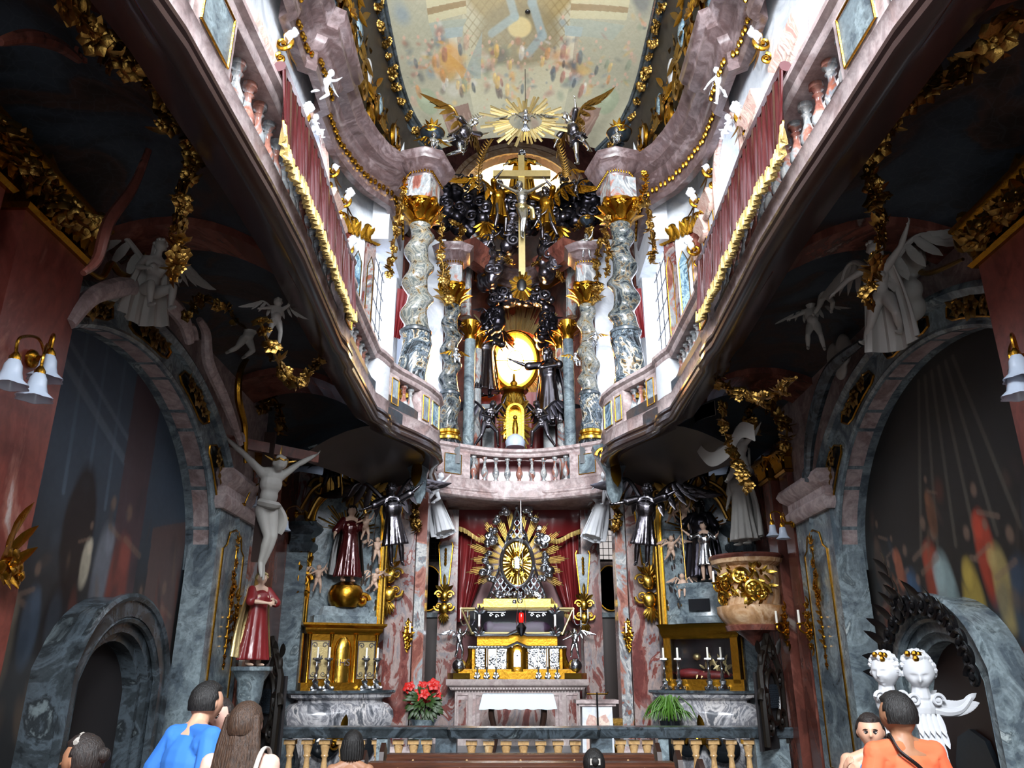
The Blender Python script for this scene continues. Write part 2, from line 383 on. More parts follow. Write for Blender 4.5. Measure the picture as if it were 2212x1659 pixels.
# ---------------------------------------------------------------- painter for murals (flat colours of the painting itself)
class Paint:
    def __init__(s, x0, y0, x1, y1, nx, ny, bg):
        s.e = (x0, y0, x1, y1); s.nx, s.ny = nx, ny; s.im = np.zeros((ny, nx, 3)); s.im[:] = hexc(bg)[:3]
        s.X, s.Y = np.meshgrid(np.linspace(x0, x1, nx), np.linspace(y0, y1, ny)); s.rng = np.random.RandomState(5)
        s.wob = s.noise(5) * 2 - 1; s.wob2 = s.noise(9) * 2 - 1
    def noise(s, k):
        g = s.rng.rand(k + 2, k + 2); yy = np.linspace(0, k, s.ny); xx = np.linspace(0, k, s.nx)
        yi = yy.astype(int); xi = xx.astype(int); fy = (yy - yi)[:, None]; fx = (xx - xi)[None, :]; fy = fy * fy * (3 - 2 * fy); fx = fx * fx * (3 - 2 * fx)
        a = g[np.ix_(yi, xi)]; b = g[np.ix_(yi, xi + 1)]; c = g[np.ix_(yi + 1, xi)]; d = g[np.ix_(yi + 1, xi + 1)]
        return (a * (1 - fx) + b * fx) * (1 - fy) + (c * (1 - fx) + d * fx) * fy
    def put(s, m, col, a=1.0):
        c = np.array(hexc(col)[:3]) if isinstance(col, str) else np.array(col); m = np.clip(m, 0, 1)[..., None] * a; s.im = s.im * (1 - m) + c * m
    def ell(s, cx, cy, rx, ry, col, a=1, soft=.25, rot=0, wob=.15):
        dx, dy = s.X - cx, s.Y - cy; c, q = cos(rot), sin(rot); u = (dx * c + dy * q) / rx; v = (-dx * q + dy * c) / ry
        d = np.sqrt(u * u + v * v) + wob * s.wob2; s.put((1 - d) / soft, col, a)
    def poly(s, pts, col, a=1, soft=None):
        m = np.zeros_like(s.X, bool); n = len(pts)
        for i in range(n):
            (x0, y0), (x1, y1) = pts[i], pts[(i + 1) % n]
            if y0 == y1: continue
            c = ((y0 > s.Y) != (y1 > s.Y)) & (s.X < (x1 - x0) * (s.Y - y0) / (y1 - y0) + x0); m ^= c
        s.put(m.astype(float), col, a)
    def line(s, pts, w, col, a=1):
        for (x0, y0), (x1, y1) in zip(pts, pts[1:]):
            dx, dy = x1 - x0, y1 - y0; L = dx * dx + dy * dy + 1e-9; t = np.clip(((s.X - x0) * dx + (s.Y - y0) * dy) / L, 0, 1)
            d = np.hypot(s.X - x0 - t * dx, s.Y - y0 - t * dy); s.put((w - d) / (w * .4), col, a)
    def fig(s, x, y, h, c1, c2='7d6657', lean=0, a=.9):
        """standing robed figure, foot at y, up = +y"""
        s.ell(x + lean * .4, y + h * .38, h * .17, h * .42, c1, a, .3, -lean * .4 / h); s.ell(x - h * .05, y + h * .2, h * .1, h * .22, tuple(v * .6 for v in hexc(c1)[:3]), a * .7, .5)
        s.ell(x + lean * .7 + h * .05, y + h * .6, h * .1, h * .16, tuple(min(1, v * 1.5) for v in hexc(c1)[:3]), a * .7, .5)
        s.ell(x + lean, y + h * .88, h * .06, h * .08, c2, a * .8, .5)
        s.line([(x + lean, y + h * .7), (x + lean + h * .25 * (1 if lean >= 0 else -1), y + h * .62)], h * .03, c2, a * .55)
    def surf(s, name, m, fn, keep=None, back=0):
        vs = []; fs = []; cols = []
        for j in range(s.ny):
            for i in range(s.nx): vs.append(fn(s.X[j, i], s.Y[j, i]))
        for j in range(s.ny - 1):
            for i in range(s.nx - 1):
                if keep is None or keep(s.X[j, i], s.Y[j, i]) or keep(s.X[j + 1, i + 1], s.Y[j + 1, i + 1]): k = j * s.nx + i; fs.append((k, k + 1, k + 1 + s.nx, k + s.nx))
        me = bpy.data.meshes.new(name); me.from_pydata(vs, [], fs); me.update()
        at = me.color_attributes.new('paint', 'FLOAT_COLOR', 'POINT')
        c4 = np.ones((s.ny * s.nx, 4)); c4[:, :3] = s.im.reshape(-1, 3); at.data.foreach_set('color', c4.ravel().astype(np.float32))
        me.polygons.foreach_set('use_smooth', [True] * len(fs)); me.materials.append(m)
        return me

# ---------------------------------------------------------------- the room
m_ = MB().box((0, 7, -.06), (7.6, 20, .12)); struct('floor', m_, M('floorstone'))
m_ = MB().box((0, 13.6, .24), (5.6, 6.2, .47)); m_.box((0, 14.6, .5), (3.2, 3, .12)); o = struct('trim_1', m_, M('stonegrey'))
for s, side in ((-1, 'left'), (1, 'right')):
    w = MB(); w.box((s * 3.75, 4, 2.35), (.3, 14.6, 4.7)); struct('wall_' + side, w, M('brownred'))
    # upper storey wall, white, with an arched window opening at Y 9.3-10.5
    w = MB(); X = s * 3.1
    for y0, y1, z0, z1 in ((-3, 9.2, 5.25, 12.5), (9.2, 10.6, 5.25, 7.2), (10.6, 11.6, 5.25, 12.5)):
        w.box((X + s * .2, (y0 + y1) / 2, (z0 + z1) / 2), (.4, y1 - y0, z1 - z0))
    yc, r = 9.9, .7; pts = [(9.2, 12.5), (9.2, 8.6)] + [(yc - r * cos(pi * k / 12), 8.6 + r * sin(pi * k / 12) * 1.2) for k in range(1, 12)] + [(10.6, 8.6), (10.6, 12.5)]
    w.plate(pts, (X, 0, 0), (0, 1, 0), (0, 0, 1), (s * .4, 0, 0)); struct('wall_upper_' + side, w, M('whitewall'))
    g = MB().plate([(9.2, 7.2), (10.6, 7.2), (10.6, 8.6)] + [(yc + r * cos(pi * k / 12), 8.6 + r * sin(pi * k / 12) * 1.2) for k in range(1, 12)] + [(9.2, 8.6)], (s * 3.4, 0, 0), (0, 1, 0), (0, 0, 1), (s * .03, 0, 0))
    wn = struct('window_%d' % (1 if s < 0 else 2), g, M('daypane'))
    b = MB()
    for k in range(1, 4): b.box((s * 3.39, 9.2 + 1.4 * k / 4, 8.2), (.03, .025, 2.2))
    for k in range(1, 7): b.box((s * 3.39, 9.9, 7.2 + .32 * k), (.03, 1.4, .025))
    struct('window_bars', b, M('black'), wn)
    # chancel upper wall turning in behind the outer column
    w = MB(); pl = [(-3.1, 11.6), (-3.1, 11.75), (-2.55, 12.35)]
    w.sweep([(0, 4.9), (0, 10.2), (-.15, 10.2), (-.15, 4.9)], [(-s * x, y) for x, y in pl][::-s])
    w.box((s * 2.5, 13.8, 8.6), (.3, .5, 7.4)); w.box((s * 2.45, 13.0, 9.6), (.3, 1.8, 1.6)); w.box((s * 2.45, 13.0, 5.2), (.3, 1.8, 1.0))
    struct('wall_chancel_' + side, w, M('whitewall'))
    g = MB().box((s * 2.62, 12.95, 7.3), (.04, 1.3, 3.2)); wn = struct('window_%d' % (3 if s < 0 else 4), g, M('daypane')); b = MB()
    for k in range(3): b.box((s * 2.6, 12.55 + .4 * k, 7.3), (.03, .03, 3.2))
    for k in range(8): b.box((s * 2.6, 12.95, 5.9 + .4 * k), (.03, 1.3, .03))
    struct('window_bars', b, M('black'), wn)
    # flat grey wall between outer and inner column
    w = MB(); w.box((s * 1.78, 14.1, 7.2), (.62, .2, 5.4)); struct('wall_pier_' + side, w, M('whitewall')); w = MB().box((s * 2.4, 15.3, 11.8), (.2, 2.3, 6.0)); w.box((s * 2.5, 14.15, 11.0), (.7, .1, 2.9)); struct('wall_cove_' + side, w, M('brownred'))
    w = MB(); w.box((s * 1.45, 14.9, 7.1), (.26, 1.6, 5.4)); struct('wall_apse_' + side, w, M('pinkpatch'))
    # lower chancel walls
    w = MB(); w.box((s * 3.56, 11.3, 2.3), (.3, 3.2, 4.6)); struct('wall_chapel_' + side, w, M('brownred'))
    w = MB(); pl = [(-3.42, 11.9), (-3.15, 12.12), (-2.05, 12.62), (-1.5, 12.75), (-1.5, 13.1), (-2.05, 13.2), (-2.05, 15.75)]
    w.sweep([(0, .4), (0, 4.6), (-.2, 4.6), (-.2, .4)], [(-s * x, y) for x, y in pl][::-s])
    struct('wall_altar_' + side, w, M('pinkpatch'))
    # gallery floor with vaulted underside
    w = MB(); R = []
    for j in range(24):
        y = -2 + 14.0 * j / 23; e = 1.84 if y < 9.3 else max(1.3, 1.84 - (y - 9.3) * .42)
        R.append([V((s * (e + (3.75 - e) * t / 12), y, 4.62 + .42 * sin(pi * t / 12) ** .8)) for t in range(13)] + [V((s * 3.75, y, 5.2)), V((s * e, y, 5.05))])
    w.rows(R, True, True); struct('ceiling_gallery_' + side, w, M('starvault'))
    # painted ribs on the vault
    w = MB()
    for y0, y1, th in ((2.55, 3.1, .06), (5.35, 5.75, .05), (8.6, 9.3, .05)):
        for k in range(12):
            def vp(t): return (s * (1.84 + 1.9 * t / 12), 4.60 + .42 * sin(pi * t / 12) ** .8)
            a, b = vp(k), vp(k + 1)
            w.add([(a[0], y0, a[1] - th), (a[0], y1, a[1] - th), (b[0], y1, b[1] - th), (b[0], y0, b[1] - th), (a[0], y0, a[1] + .1), (a[0], y1, a[1] + .1), (b[0], y1, b[1] + .1), (b[0], y0, b[1] + .1)], [(0, 1, 2, 3), (0, 4, 5, 1), (3, 2, 6, 7), (1, 5, 6, 2), (0, 3, 7, 4)])
    struct('trim_%d' % (2 if s < 0 else 3), w, M('brownred'))
    # gilded net strips along the ribs
    # big fresco under the side arch
    def ar(y, yc=6.9, a=1.5, z0=3.05, b=1.3): u = (y - yc) / a; return z0 + b * sqrt(max(0, 1 - u * u)) if abs(u) < 1 else 0

# back walls
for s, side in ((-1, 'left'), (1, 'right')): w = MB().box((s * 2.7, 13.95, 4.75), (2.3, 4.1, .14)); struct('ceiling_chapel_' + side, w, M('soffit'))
w = MB(); w.box((0, 15.95, 2.4), (4.4, .3, 4.8)); struct('wall_back', w, M('lowcream'))
w = MB(); A_ = [(-1.33 * cos(pi * k / 20), 12.6 + 1.1 * sin(pi * k / 20)) for k in range(21)]
w.plate([(-2.3, 4.6), (2.3, 4.6), (2.3, 12.0), (1.33, 12.0), (-1.33, 12.0), (-2.3, 12.0)], (0, 16.4, 0), (1, 0, 0), (0, 0, 1), (0, .3, 0))
w.plate([(-2.3, 12.0), (-1.33, 12.0)] + A_ + [(1.33, 12.0), (2.3, 12.0), (2.3, 15.3), (-2.3, 15.3)], (0, 16.4, 0), (1, 0, 0), (0, 0, 1), (0, .3, 0)); struct('wall_apse', w, M('brownred'))
w = MB(); w.rows([[V((-1.6 * cos(pi * k / 16), 16.7 + 1.3 * sin(pi * k / 16), z)) for k in range(17)] for z in (11.7, 15.4)]); w.box((0, 17.4, 11.8), (3.4, 1.5, .2)); struct('wall_light_niche', w, M('creamwall'))
w = MB(); 
for r0, r1, y in ((1.33, 1.50, 16.34), (1.54, 1.66, 16.37)):
    n = 24; a_ = [(-r0 * cos(pi * k / n), 12.6 + (r0 - .23) * sin(pi * k / n)) for k in range(n + 1)]; b_ = [(-r1 * cos(pi * k / n), 12.6 + (r1 - .23) * sin(pi * k / n)) for k in range(n + 1)]
    a_ = [(-r0, 12.0)] + a_ + [(r0, 12.0)]; b_ = [(-r1, 12.0)] + b_ + [(r1, 12.0)]; w.plate(a_ + b_[::-1], (0, y, 0), (1, 0, 0), (0, 0, 1), (0, .08, 0))
struct('trim_20', w, M('orange'))
w = MB(); w.box((0, -3.2, 2.0), (7.6, .3, 4.0)); struct('wall_front', w, M('whitewall'))
w = MB(); w.box((0, 15.0, 4.75), (3.1, 2.3, .3)); struct('floor_gallery', w, M('pink'))

def zc(y): return 12.5 - .3 * (max(0, y - 12.3) / 1.9) ** 2
def halfw(y):
    pts = [(-3, 2.42), (11, 2.42), (12.4, 2.40), (13.0, 2.33), (13.5, 2.2), (13.9, 2.0), (14.2, 1.75)]
    for (a, b), (c, d) in zip(pts, pts[1:]):
        if y <= c: return b + (d - b) * (y - a) / (c - a)
    return 1.75
# ceiling painting: pixel-like canvas 560 x 420 mapped on Y 8..16.3
pc = Paint(0, 0, 560, 400, 520, 380, 'd0cdb2')
pc.put(pc.noise(4), '9ea08e', .5); pc.put(pc.noise(7), 'd2cfb4', .5); pc.put(np.clip((pc.Y - 60) / 60, 0, 1) * np.clip((240 - pc.Y) / 60, 0, 1) * .6, 'cdc7a8')
pc.ell(280, 330, 130, 130, 'a58c50', .9, .1, wob=0); 
for k in range(-14, 30): pc.line([(120 + k * 18, 180), (320 + k * 18, 400)], 1.6, '8a7038', .5); pc.line([(440 - k * 18, 180), (240 - k * 18, 400)], 1.6, '8a7038', .5)
pc.put(((pc.X < 160) | (pc.X > 400)).astype(float), 'b6b49b', .9); pc.ell(280, 200, 100, 70, '8b7b55', .8, .2, wob=0); pc.ell(280, 215, 28, 22, 'e2d093', .9, .2, wob=0)
pc.put(pc.noise(6), 'c9c5a9', .35)
for a, b in ((90, 170), (385, 500)):
    pc.poly([(a, 235), (b, 245), (b, 290), (a, 282)], 'cfc9a6', .9); pc.poly([(a, 250), (b, 258), (b, 268), (a, 262)], '9a7e56', .8); pc.poly([(a + 5, 205), (b - 20, 205), (b, 236), (a, 236)], 'b0b8a8', .8)
for x in (140, 395): pc.poly([(x - 12, 120), (x + 12, 120), (x + 13, 205), (x - 13, 205)], 'd8d1bb', .95); pc.poly([(x + 4, 120), (x + 12, 120), (x + 13, 205), (x + 5, 205)], 'b3a58e', .8); pc.poly([(x - 17, 203), (x + 17, 203), (x + 20, 222), (x - 20, 222)], 'aebcb8', .9)
pc.line([(240, 400), (262, 330), (255, 280), (270, 235), (220, 205)], 10, 'a9bab8', .8); pc.line([(280, 400), (310, 330), (305, 260), (330, 200), (300, 165)], 11, 'a3b4b3', .8)
cl = ['c98f4e', 'b9745c', '7f93a0', 'd9b65c', '5d6f78', 'd7d4cc', 'a8685e', '8d9c82', 'e0c27a', '6b5a58', 'c8a890', '41505e']
rr = random.Random(3)
for k in range(230):
    x = rr.uniform(20, 540); y = rr.gauss(125, 42) + (abs(x - 280) / 280) ** 2 * 60; h = rr.uniform(9, 36)
    pc.ell(x, y, h * rr.uniform(.25, .7), h * rr.uniform(.18, .5), rr.choice(cl), .6, .8, rr.uniform(-1, 1), .7)
    if k % 2: pc.ell(x + rr.uniform(-6, 6), y + h * .4, 4, 5, 'd9b8a0', .8, .4)
for x, y, c in ((60, 300, 'b98c6a'), (40, 260, '8da0aa'), (90, 330, 'b0605a'), (500, 330, '8f7076'), (520, 280, '5f6a74'), (350, 320, '90a8a4'), (110, 150, 'd8a94e'), (130, 170, 'dfae52')): pc.ell(x, y, 26, 34, c, .7, .5, .6, .4)
pc.poly([(110, 190), (150, 110), (175, 120)], 'd9a94e', .7); pc.poly([(200, 210), (150, 120), (190, 115)], 'a9b6ae', .7)
for x in (55, 500): pc.ell(x, 85, 26, 28, 'a7b394', .95, .15, wob=0); pc.ell(x - 5, 92, 12, 14, 'c3ccb0', .6, .6)
for x, sg in ((110, 1), (450, -1)):
    pc.poly([(x - 45, 0), (x + 45, 0), (x + 40, 70), (x - 30, 62)], '8f6d62', .9)
    for q in range(6): pc.line([(x - 36 + q * 13, 5), (x - 30 + q * 13, 50)], 2.5, 'b59a8c', .7)
    pc.ell(x - 15 * sg, 48, 17, 17, 'a98878', .9, .2, wob=0); pc.ell(x - 15 * sg, 48, 10, 10, '7c5a50', .9, .2, wob=0); pc.ell(x - 15 * sg, 48, 5, 5, 'b89a8c', .9, .2, wob=0)
pc.put(np.clip((70 - pc.Y) / 70, 0, 1) * ((pc.X > 150) & (pc.X < 410)), 'b7b3a0', .6)  # pale lit haze painted over the bottom middle of the ceiling picture
for k in range(46): pc.fig(rr.uniform(30, 530), rr.uniform(70, 175), rr.uniform(22, 46), rr.choice(cl), 'd9b8a0', rr.uniform(-9, 9), .65)
pc.put(pc.noise(9), 'd6d2bd', .15)
def cfn(x, y):
    Y = 14.2 - y * .01285
    h = halfw(Y); X = (x / 560 - .5) * 2 * h; return (X, Y, zc(Y) + .35 * (1 - (X / h) ** 2))
me = pc.surf('ceiling', M('fresco'), cfn); struct('ceiling', me, None)
w = MB(); R = [[V((x, y, 12.5 + .35 * (1 - (x / 2.42) ** 2))) for x in (-2.42, -1.2, 0, 1.2, 2.42)] for y in (-3, 9.1)]; w.rows(R); struct('ceiling_entrance', w, M('whitewall'))
w = MB().box((0, 6.5, 15.3), (7.6, 20.5, .2)); struct('ceiling_roof', w, M('darkvault'))

# cove between main cornice and picture frame; moulded frame
ys = [-3, 3, 8, 9.5, 11, 11.8, 12.4, 13.0, 13.5, 13.9, 14.2]
for s, side in ((-1, 'left'), (1, 'right')):
    w = MB(); R = []
    for y in ys:
        h = halfw(y); x0 = 2.85 if y < 12 else max(1.9, 2.85 - (y - 12) * .35)
        R.append([V((s * (x0 + .1), y, 10.0)), V((s * (x0 + .02), y, 10.6)), V((s * (h + .34), y, 11.4 + (zc(y) - 12.5) * .5)), V((s * (h + .12), y, zc(y) - .25)), V((s * h, y, zc(y) + .02))])
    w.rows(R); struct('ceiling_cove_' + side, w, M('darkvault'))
    w = MB(); path = []
    for y in [-3 + .4 * k for k in range(43)] + [14.2]: path.append(V((s * (halfw(y)), y, zc(y))))
    for off, r, dz in ((0, .07, -.05), (.12, .05, -.12), (-.1, .035, -.0)):
        w.tube([p + V((s * off, 0, dz)) for p in path], r, 8)
    struct('trim_%d' % (4 if s < 0 else 5), w, M('greydark'))
    w = MB(); w.tube([p + V((s * .2, 0, -.2)) for p in path], .035, 8); struct('trim_%d' % (6 if s < 0 else 7), w, M('grey'))
    # main cornice, stepped marble with gilded frieze
    bp = [(-2.95, -3)]
    for y in (2.0, 4.6, 7.2, 9.0): bp += [(-2.93, y - .5), (-2.8, y - .42), (-2.8, y + .42), (-2.93, y + .5)]
    bp += [(-2.9, 10.4), (-2.75, 11.0), (-2.6, 11.4), (-2.25, 11.9), (-2.2, 12.6), (-2.3, 13.4)]
    pth = [(-x * -s, y) for x, y in bp]; pth = [(s * -x, y) for x, y in bp]
    prof = [(-.1, 9.3), (.02, 9.3), (.04, 9.4), (.02, 9.42), (.02, 9.62), (.08, 9.66), (.14, 9.74), (.16, 9.8), (.3, 9.86), (.32, 9.95), (.38, 10.0), (.42, 10.12), (.36, 10.16), (-.1, 10.2)]
    if s > 0: pth = pth[::-1]
    w = MB().sweep(prof, pth); w2 = struct('trim_%d' % (8 if s < 0 else 9), w, M('cornice'))
    w = MB(); 
    for a, b in zip(pth, pth[1:]):
        a, b = V(a), V(b); L = (b - a).length; d = (b - a) / L; n = V((d.y, -d.x)); k = max(1, int(L / .09))
        for i in range(k): q = a + d * (L * (i + .5) / k) + n * .05; w.ball((q.x, q.y, 9.53 + .03 * (i % 2)), (.035, .035, .06), 5)
    fr = struct('frieze', w, M('gold'), w2)

# lower arches: murals, arch bands, piers, door frames
def arch_pts(yc, a, z0, b, n=24): return [(yc - a * cos(pi * k / n), z0 + b * sin(pi * k / n)) for k in range(n + 1)]
for s, side in ((-1, 'left'), (1, 'right')):
    wall = s * 3.58
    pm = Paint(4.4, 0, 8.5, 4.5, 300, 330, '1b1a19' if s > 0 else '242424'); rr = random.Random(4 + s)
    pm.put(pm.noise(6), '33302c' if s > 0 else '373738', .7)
    if s < 0:
        pm.put(np.clip((pm.Y - 2.3) / 1.5, 0, 1), '46586a', .9)
        for k in range(8): x = 4.9 + k * .33; pm.line([(x, 4.4), (x + .1, 3.0)], .03, '5d6f80', .5)
        pm.line([(4.8, 4.3), (7.0, 3.4)], .05, '6f7c88', .6); pm.line([(5.2, 4.3), (7.0, 3.6)], .03, '6f7c88', .6)
        pm.poly([(6.9, 2.2), (7.4, 2.2), (7.35, 4.3), (6.8, 4.3)], '4d3a3e', .9); pm.poly([(7.7, 1.3), (8.4, 1.3), (8.4, 3.2), (7.6, 3.0)], '5d4a46', .9)
        pm.ell(6.3, 2.75, .28, .55, '1f1512', .95, .15); pm.ell(6.3, 2.0, .3, .5, '1f1512', .9, .3)
        fg = [(5.2, 1.4, 1.1, '1d2422'), (5.6, 1.5, 1.0, '6c6558'), (5.9, 1.7, .8, '3e4a58'), (6.75, 2.1, 1.1, '6b7078'), (7.05, 1.9, 1.3, '7a3f36'), (7.3, 1.5, .9, '5a2c26'), (7.7, 1.7, .8, '8b7a52'), (7.95, 1.6, 1.0, '6f4a40'), (8.1, 1.0, .9, '5b6472'), (5.0, .7, .9, '3c3630'), (7.7, .5, 1.0, '56545a'), (6.5, 2.3, .6, 'b0a894')]
        pm.poly([(7.45, .2), (7.6, .2), (7.75, 2.2), (7.6, 2.2)], '6a5650', .8)
    else:
        pm.poly([(5.2, 1.6), (8.4, 1.25), (8.4, 1.5), (7.2, 1.9), (6.2, 1.85), (5.2, 2.0)], '4a2620', .9); pm.poly([(5.0, 0), (8.4, 0), (8.4, 1.3), (5.0, 1.6)], '2c1a17', .9)
        for k in range(6): pm.line([(6.2 + k * .12, 4.2), (5.8 + k * .3, 2.7)], .03, '5f5b50', .5)
        fg = [(8.1, 1.7, .9, '5d3020'), (7.9, 2.0, .8, '7a4a30'), (7.5, 1.9, 1.0, '35506c'), (7.3, 1.7, .9, 'b0a590'), (7.1, 2.0, 1.1, '8f3c28'), (6.9, 1.8, 1.2, '8aa0a0'), (6.65, 1.8, 1.1, 'a08a3e'), (6.3, 2.2, 1.0, 'a53c28'), (6.1, 2.0, .9, 'a08f5a'), (5.9, 1.7, 1.1, '303e4e'), (7.7, 2.4, .6, '9a5a40'), (8.2, 2.5, .7, '4a3a30'), (7.0, 2.8, .6, '6a4630')]
    for x, y, h, c in fg: pm.fig(x, y, h, c, lean=rr.uniform(-.15, .15))
    for k in range(90): pm.ell(rr.uniform(4.6, 8.4), rr.uniform(.5, 3.3), rr.uniform(.03, .14), rr.uniform(.06, .3), rr.choice(['4a4038', '2a2c30', '6d5a48', '3a3030', '59463c', '3d4650', '6a3a2c']), .45, .6, rr.uniform(-.5, .5), .4)
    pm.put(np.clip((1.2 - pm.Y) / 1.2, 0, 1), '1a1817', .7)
    AP = (6.35, 2.08, 2.7, 1.62)
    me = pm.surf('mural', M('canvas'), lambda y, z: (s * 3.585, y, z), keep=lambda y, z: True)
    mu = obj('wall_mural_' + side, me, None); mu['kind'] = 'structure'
    # wall above the arch with the arched cut-out (stands forward of the mural)
    w = MB(); A = arch_pts(*AP)
    pts = [(3.0, 0), (AP[0] - AP[1], 0)] + A + [(AP[0] + AP[1], 0), (9.9, 0), (9.9, 5.1), (3.0, 5.1)]
    w.plate(pts, (s * 3.34, 0, 0), (0, 1, 0), (0, 0, 1), (s * .16, 0, 0)); struct('wall_arcade_' + side, w, M('pink'))
    # arch band: moulded outer ring + inner soffit ring with dark panels
    w = MB(); inner = arch_pts(AP[0], AP[1], AP[2], AP[3], 40); outer = arch_pts(6.45, 2.66, 2.6, 1.98, 40)
    ring = lambda a, b, x0, x1: w.add([(s * x0, p[0], p[1]) for p in a] + [(s * x0, p[0], p[1]) for p in b] + [(s * x1, p[0], p[1]) for p in b] + [(s * x1, p[0], p[1]) for p in a],
        [(i, i + 1, len(a) + i + 1, len(a) + i) for i in range(len(a) - 1)] + [(len(a) + i, len(a) + i + 1, 2 * len(a) + i + 1, 2 * len(a) + i) for i in range(len(a) - 1)] + [(3 * len(a) + i, 3 * len(a) + i + 1, i + 1, i) for i in range(len(a) - 1)])
    ring(inner, outer, 3.30, 3.6)
    w.tube([(s * 3.28, p[0], p[1]) for p in outer], .06, 6); w.tube([(s * 3.31, p[0], p[1]) for p in inner], .03, 6)
    ab = struct('trim_%d' % (10 if s < 0 else 11), w, M('grey'))
    # dark panels with gilded rosettes
    for a0, a1 in ((.30, .40), (.44, .545), (.59, .70), (.745, .86), (.16, .26)):
        pp = MB(); gg = MB(); ro = MB(); P1 = []; P2 = []
        for k in range(9):
            t = a0 + (a1 - a0) * k / 8; q = pi * t; i_ = V((0, AP[0] - AP[1] * cos(q), AP[2] + AP[3] * sin(q))); o_ = V((0, 6.45 - 2.66 * cos(q), 2.6 + 1.98 * sin(q)))
            e = .22 if 0 < k < 8 else .34
            P1.append(i_.lerp(o_, e)); P2.append(i_.lerp(o_, 1 - e))
        poly = P1 + P2[::-1]; pp.add([(s * 3.296, p.y, p.z) for p in poly], [tuple(range(len(poly)))]); pn = struct('panel', pp, M('marbleblack'), ab)
        gg.tube([(s * 3.29, p.y, p.z) for p in poly + [poly[0]]], .012, 5); struct('panel_rim', gg, M('gold'), pn)
        mid = [P1[k].lerp(P2[k], .5) for k in (2, 4, 6)]
        for k, p in enumerate(mid): ro.flower((s * 3.27, p.y, p.z), (-s, 0, 0), .10 if k == 1 else .07, 6)
        dd = (mid[2] - mid[0]).normalized()
        for sg in (-1, 1):
            for q in range(3): ro.leaf(V((s * 3.27, mid[1].y, mid[1].z)) + dd * sg * (.1 + .07 * q), V((0, dd.y, dd.z)) * sg + V((0, dd.z, -dd.y)) * (.8 if q % 2 else -.8), (-s, 0, 0), .09, .05)
        struct('rosette', ro, M('goldold'), pn)
    # impost blocks and pier below
    for yc, wd, nm in ((8.93, 1.06, 12), (12.07, .9, 14)):
        xf = 3.3 if nm == 12 else 3.16
        w = MB(); w.box((s * (xf + .1), yc, 1.72), (.3, wd, 3.45)); w.box((s * (xf + .08), yc, .25), (.42, wd + .12, .5)); pr = struct('trim_%d' % (nm + (s > 0)), w, M('grey'))
        ip = MB(); ip.sweep([(0, 3.34), (.04, 3.34), (.09, 3.4), (.09, 3.46), (.05, 3.5), (.05, 3.58), (.12, 3.64), (.15, 3.7), (.12, 3.76), (0, 3.78), (-.15, 3.78), (-.15, 3.34)], [(s * (xf + .2), yc - wd / 2), (s * (xf - .05), yc - wd / 2), (s * (xf - .05), yc + wd / 2), (s * (xf + .2), yc + wd / 2)][::(1 if s < 0 else -1)])
        struct('impost', ip, M('pink' if nm == 12 else 'greydark'), pr)
        # gilt-edged panel with pendant
        F_ = xf - .055; hw = wd * .32
        gl = MB(); pts = [(-hw, .75), (hw, .75), (hw, 2.95), (hw * .72, 3.0), (hw * .55, 3.14), (0, 3.2), (-hw * .55, 3.14), (-hw * .72, 3.0), (-hw, 2.95)]
        pn = MB().plate(pts, (s * F_, yc, 0), (0, 1, 0), (0, 0, 1), (s * .02, 0, 0)); pn = struct('panel', pn, M('greydark' if nm == 14 else 'grey'), pr)
        gl.tube([(s * F_, yc + a, b) for a, b in pts + pts[:1]], .013, 6); struct('panel_rim', gl, M('gold'), pn)
        pe = MB(); x = s * (F_ - .03); nn = (-s, 0, 0)
        pe.fan((x, yc, 3.05), (0, 0, 1), nn, .13, 5); pe.fan((x, yc, 3.02), (0, 0, -1), nn, .1, 5, 2.8)
        for k, (z, r) in enumerate(((2.84, .06), (2.70, .07), (2.58, .085), (2.49, .085), (2.40, .06))): pe.flower((x, yc + .02 * (-1) ** k, z), nn, r, 5)
        for k in range(4): z = 2.28 - .1 * k; pe.leaf((x, yc, z), (0, .8, .5), nn, .09, .05); pe.leaf((x, yc, z), (0, -.8, .5), nn, .09, .05); pe.ball((x, yc, z - .03), .022, 6)
        for z in (1.85, 1.77): pe.flower((x, yc, z), nn, .045, 4)
        pe.tube([(x, yc, 3.0), (x, yc + .01, 1.72)], .008, 5)
        struct('pendant', pe, M('gold'), pr)
    # door frame in the mural wall
    yc = 6.86; fr = MB(); 
    o1 = [(yc - .86, 0), (yc - .84, 1.72)] + [(yc - .84 * cos(pi * (k + 3) / 18), 1.55 + .74 * sin(pi * (k + 3) / 18)) for k in range(13)] + [(yc + .84, 1.72), (yc + .86, 0)]
    i1 = [(yc - .56, 0), (yc - .56, 1.55)] + [(yc - .56 * cos(pi * (k + 3) / 18), 1.42 + .52 * sin(pi * (k + 3) / 18)) for k in range(13)] + [(yc + .56, 1.55), (yc + .56, 0)]
    n = len(o1)
    for x0, f0, f1 in ((3.30, 0, .45), (3.36, .45, .8), (3.42, .8, 1)):
        A_ = [(o1[i][0] * (1 - f0) + i1[i][0] * f0, o1[i][1] * (1 - f0) + i1[i][1] * f0) for i in range(n)]; B_ = [(o1[i][0] * (1 - f1) + i1[i][0] * f1, o1[i][1] * (1 - f1) + i1[i][1] * f1) for i in range(n)]
        fr.add([(s * x0, *p) for p in A_] + [(s * x0, *p) for p in B_] + [(s * 3.6, *p) for p in B_] + [(s * 3.6, *p) for p in A_], [(i, i + 1, n + i + 1, n + i) for i in range(n - 1)] + [(n + i, n + i + 1, 2 * n + i + 1, 2 * n + i) for i in range(n - 1)] + [(3 * n + i, 3 * n + i + 1, i + 1, i) for i in range(n - 1)])
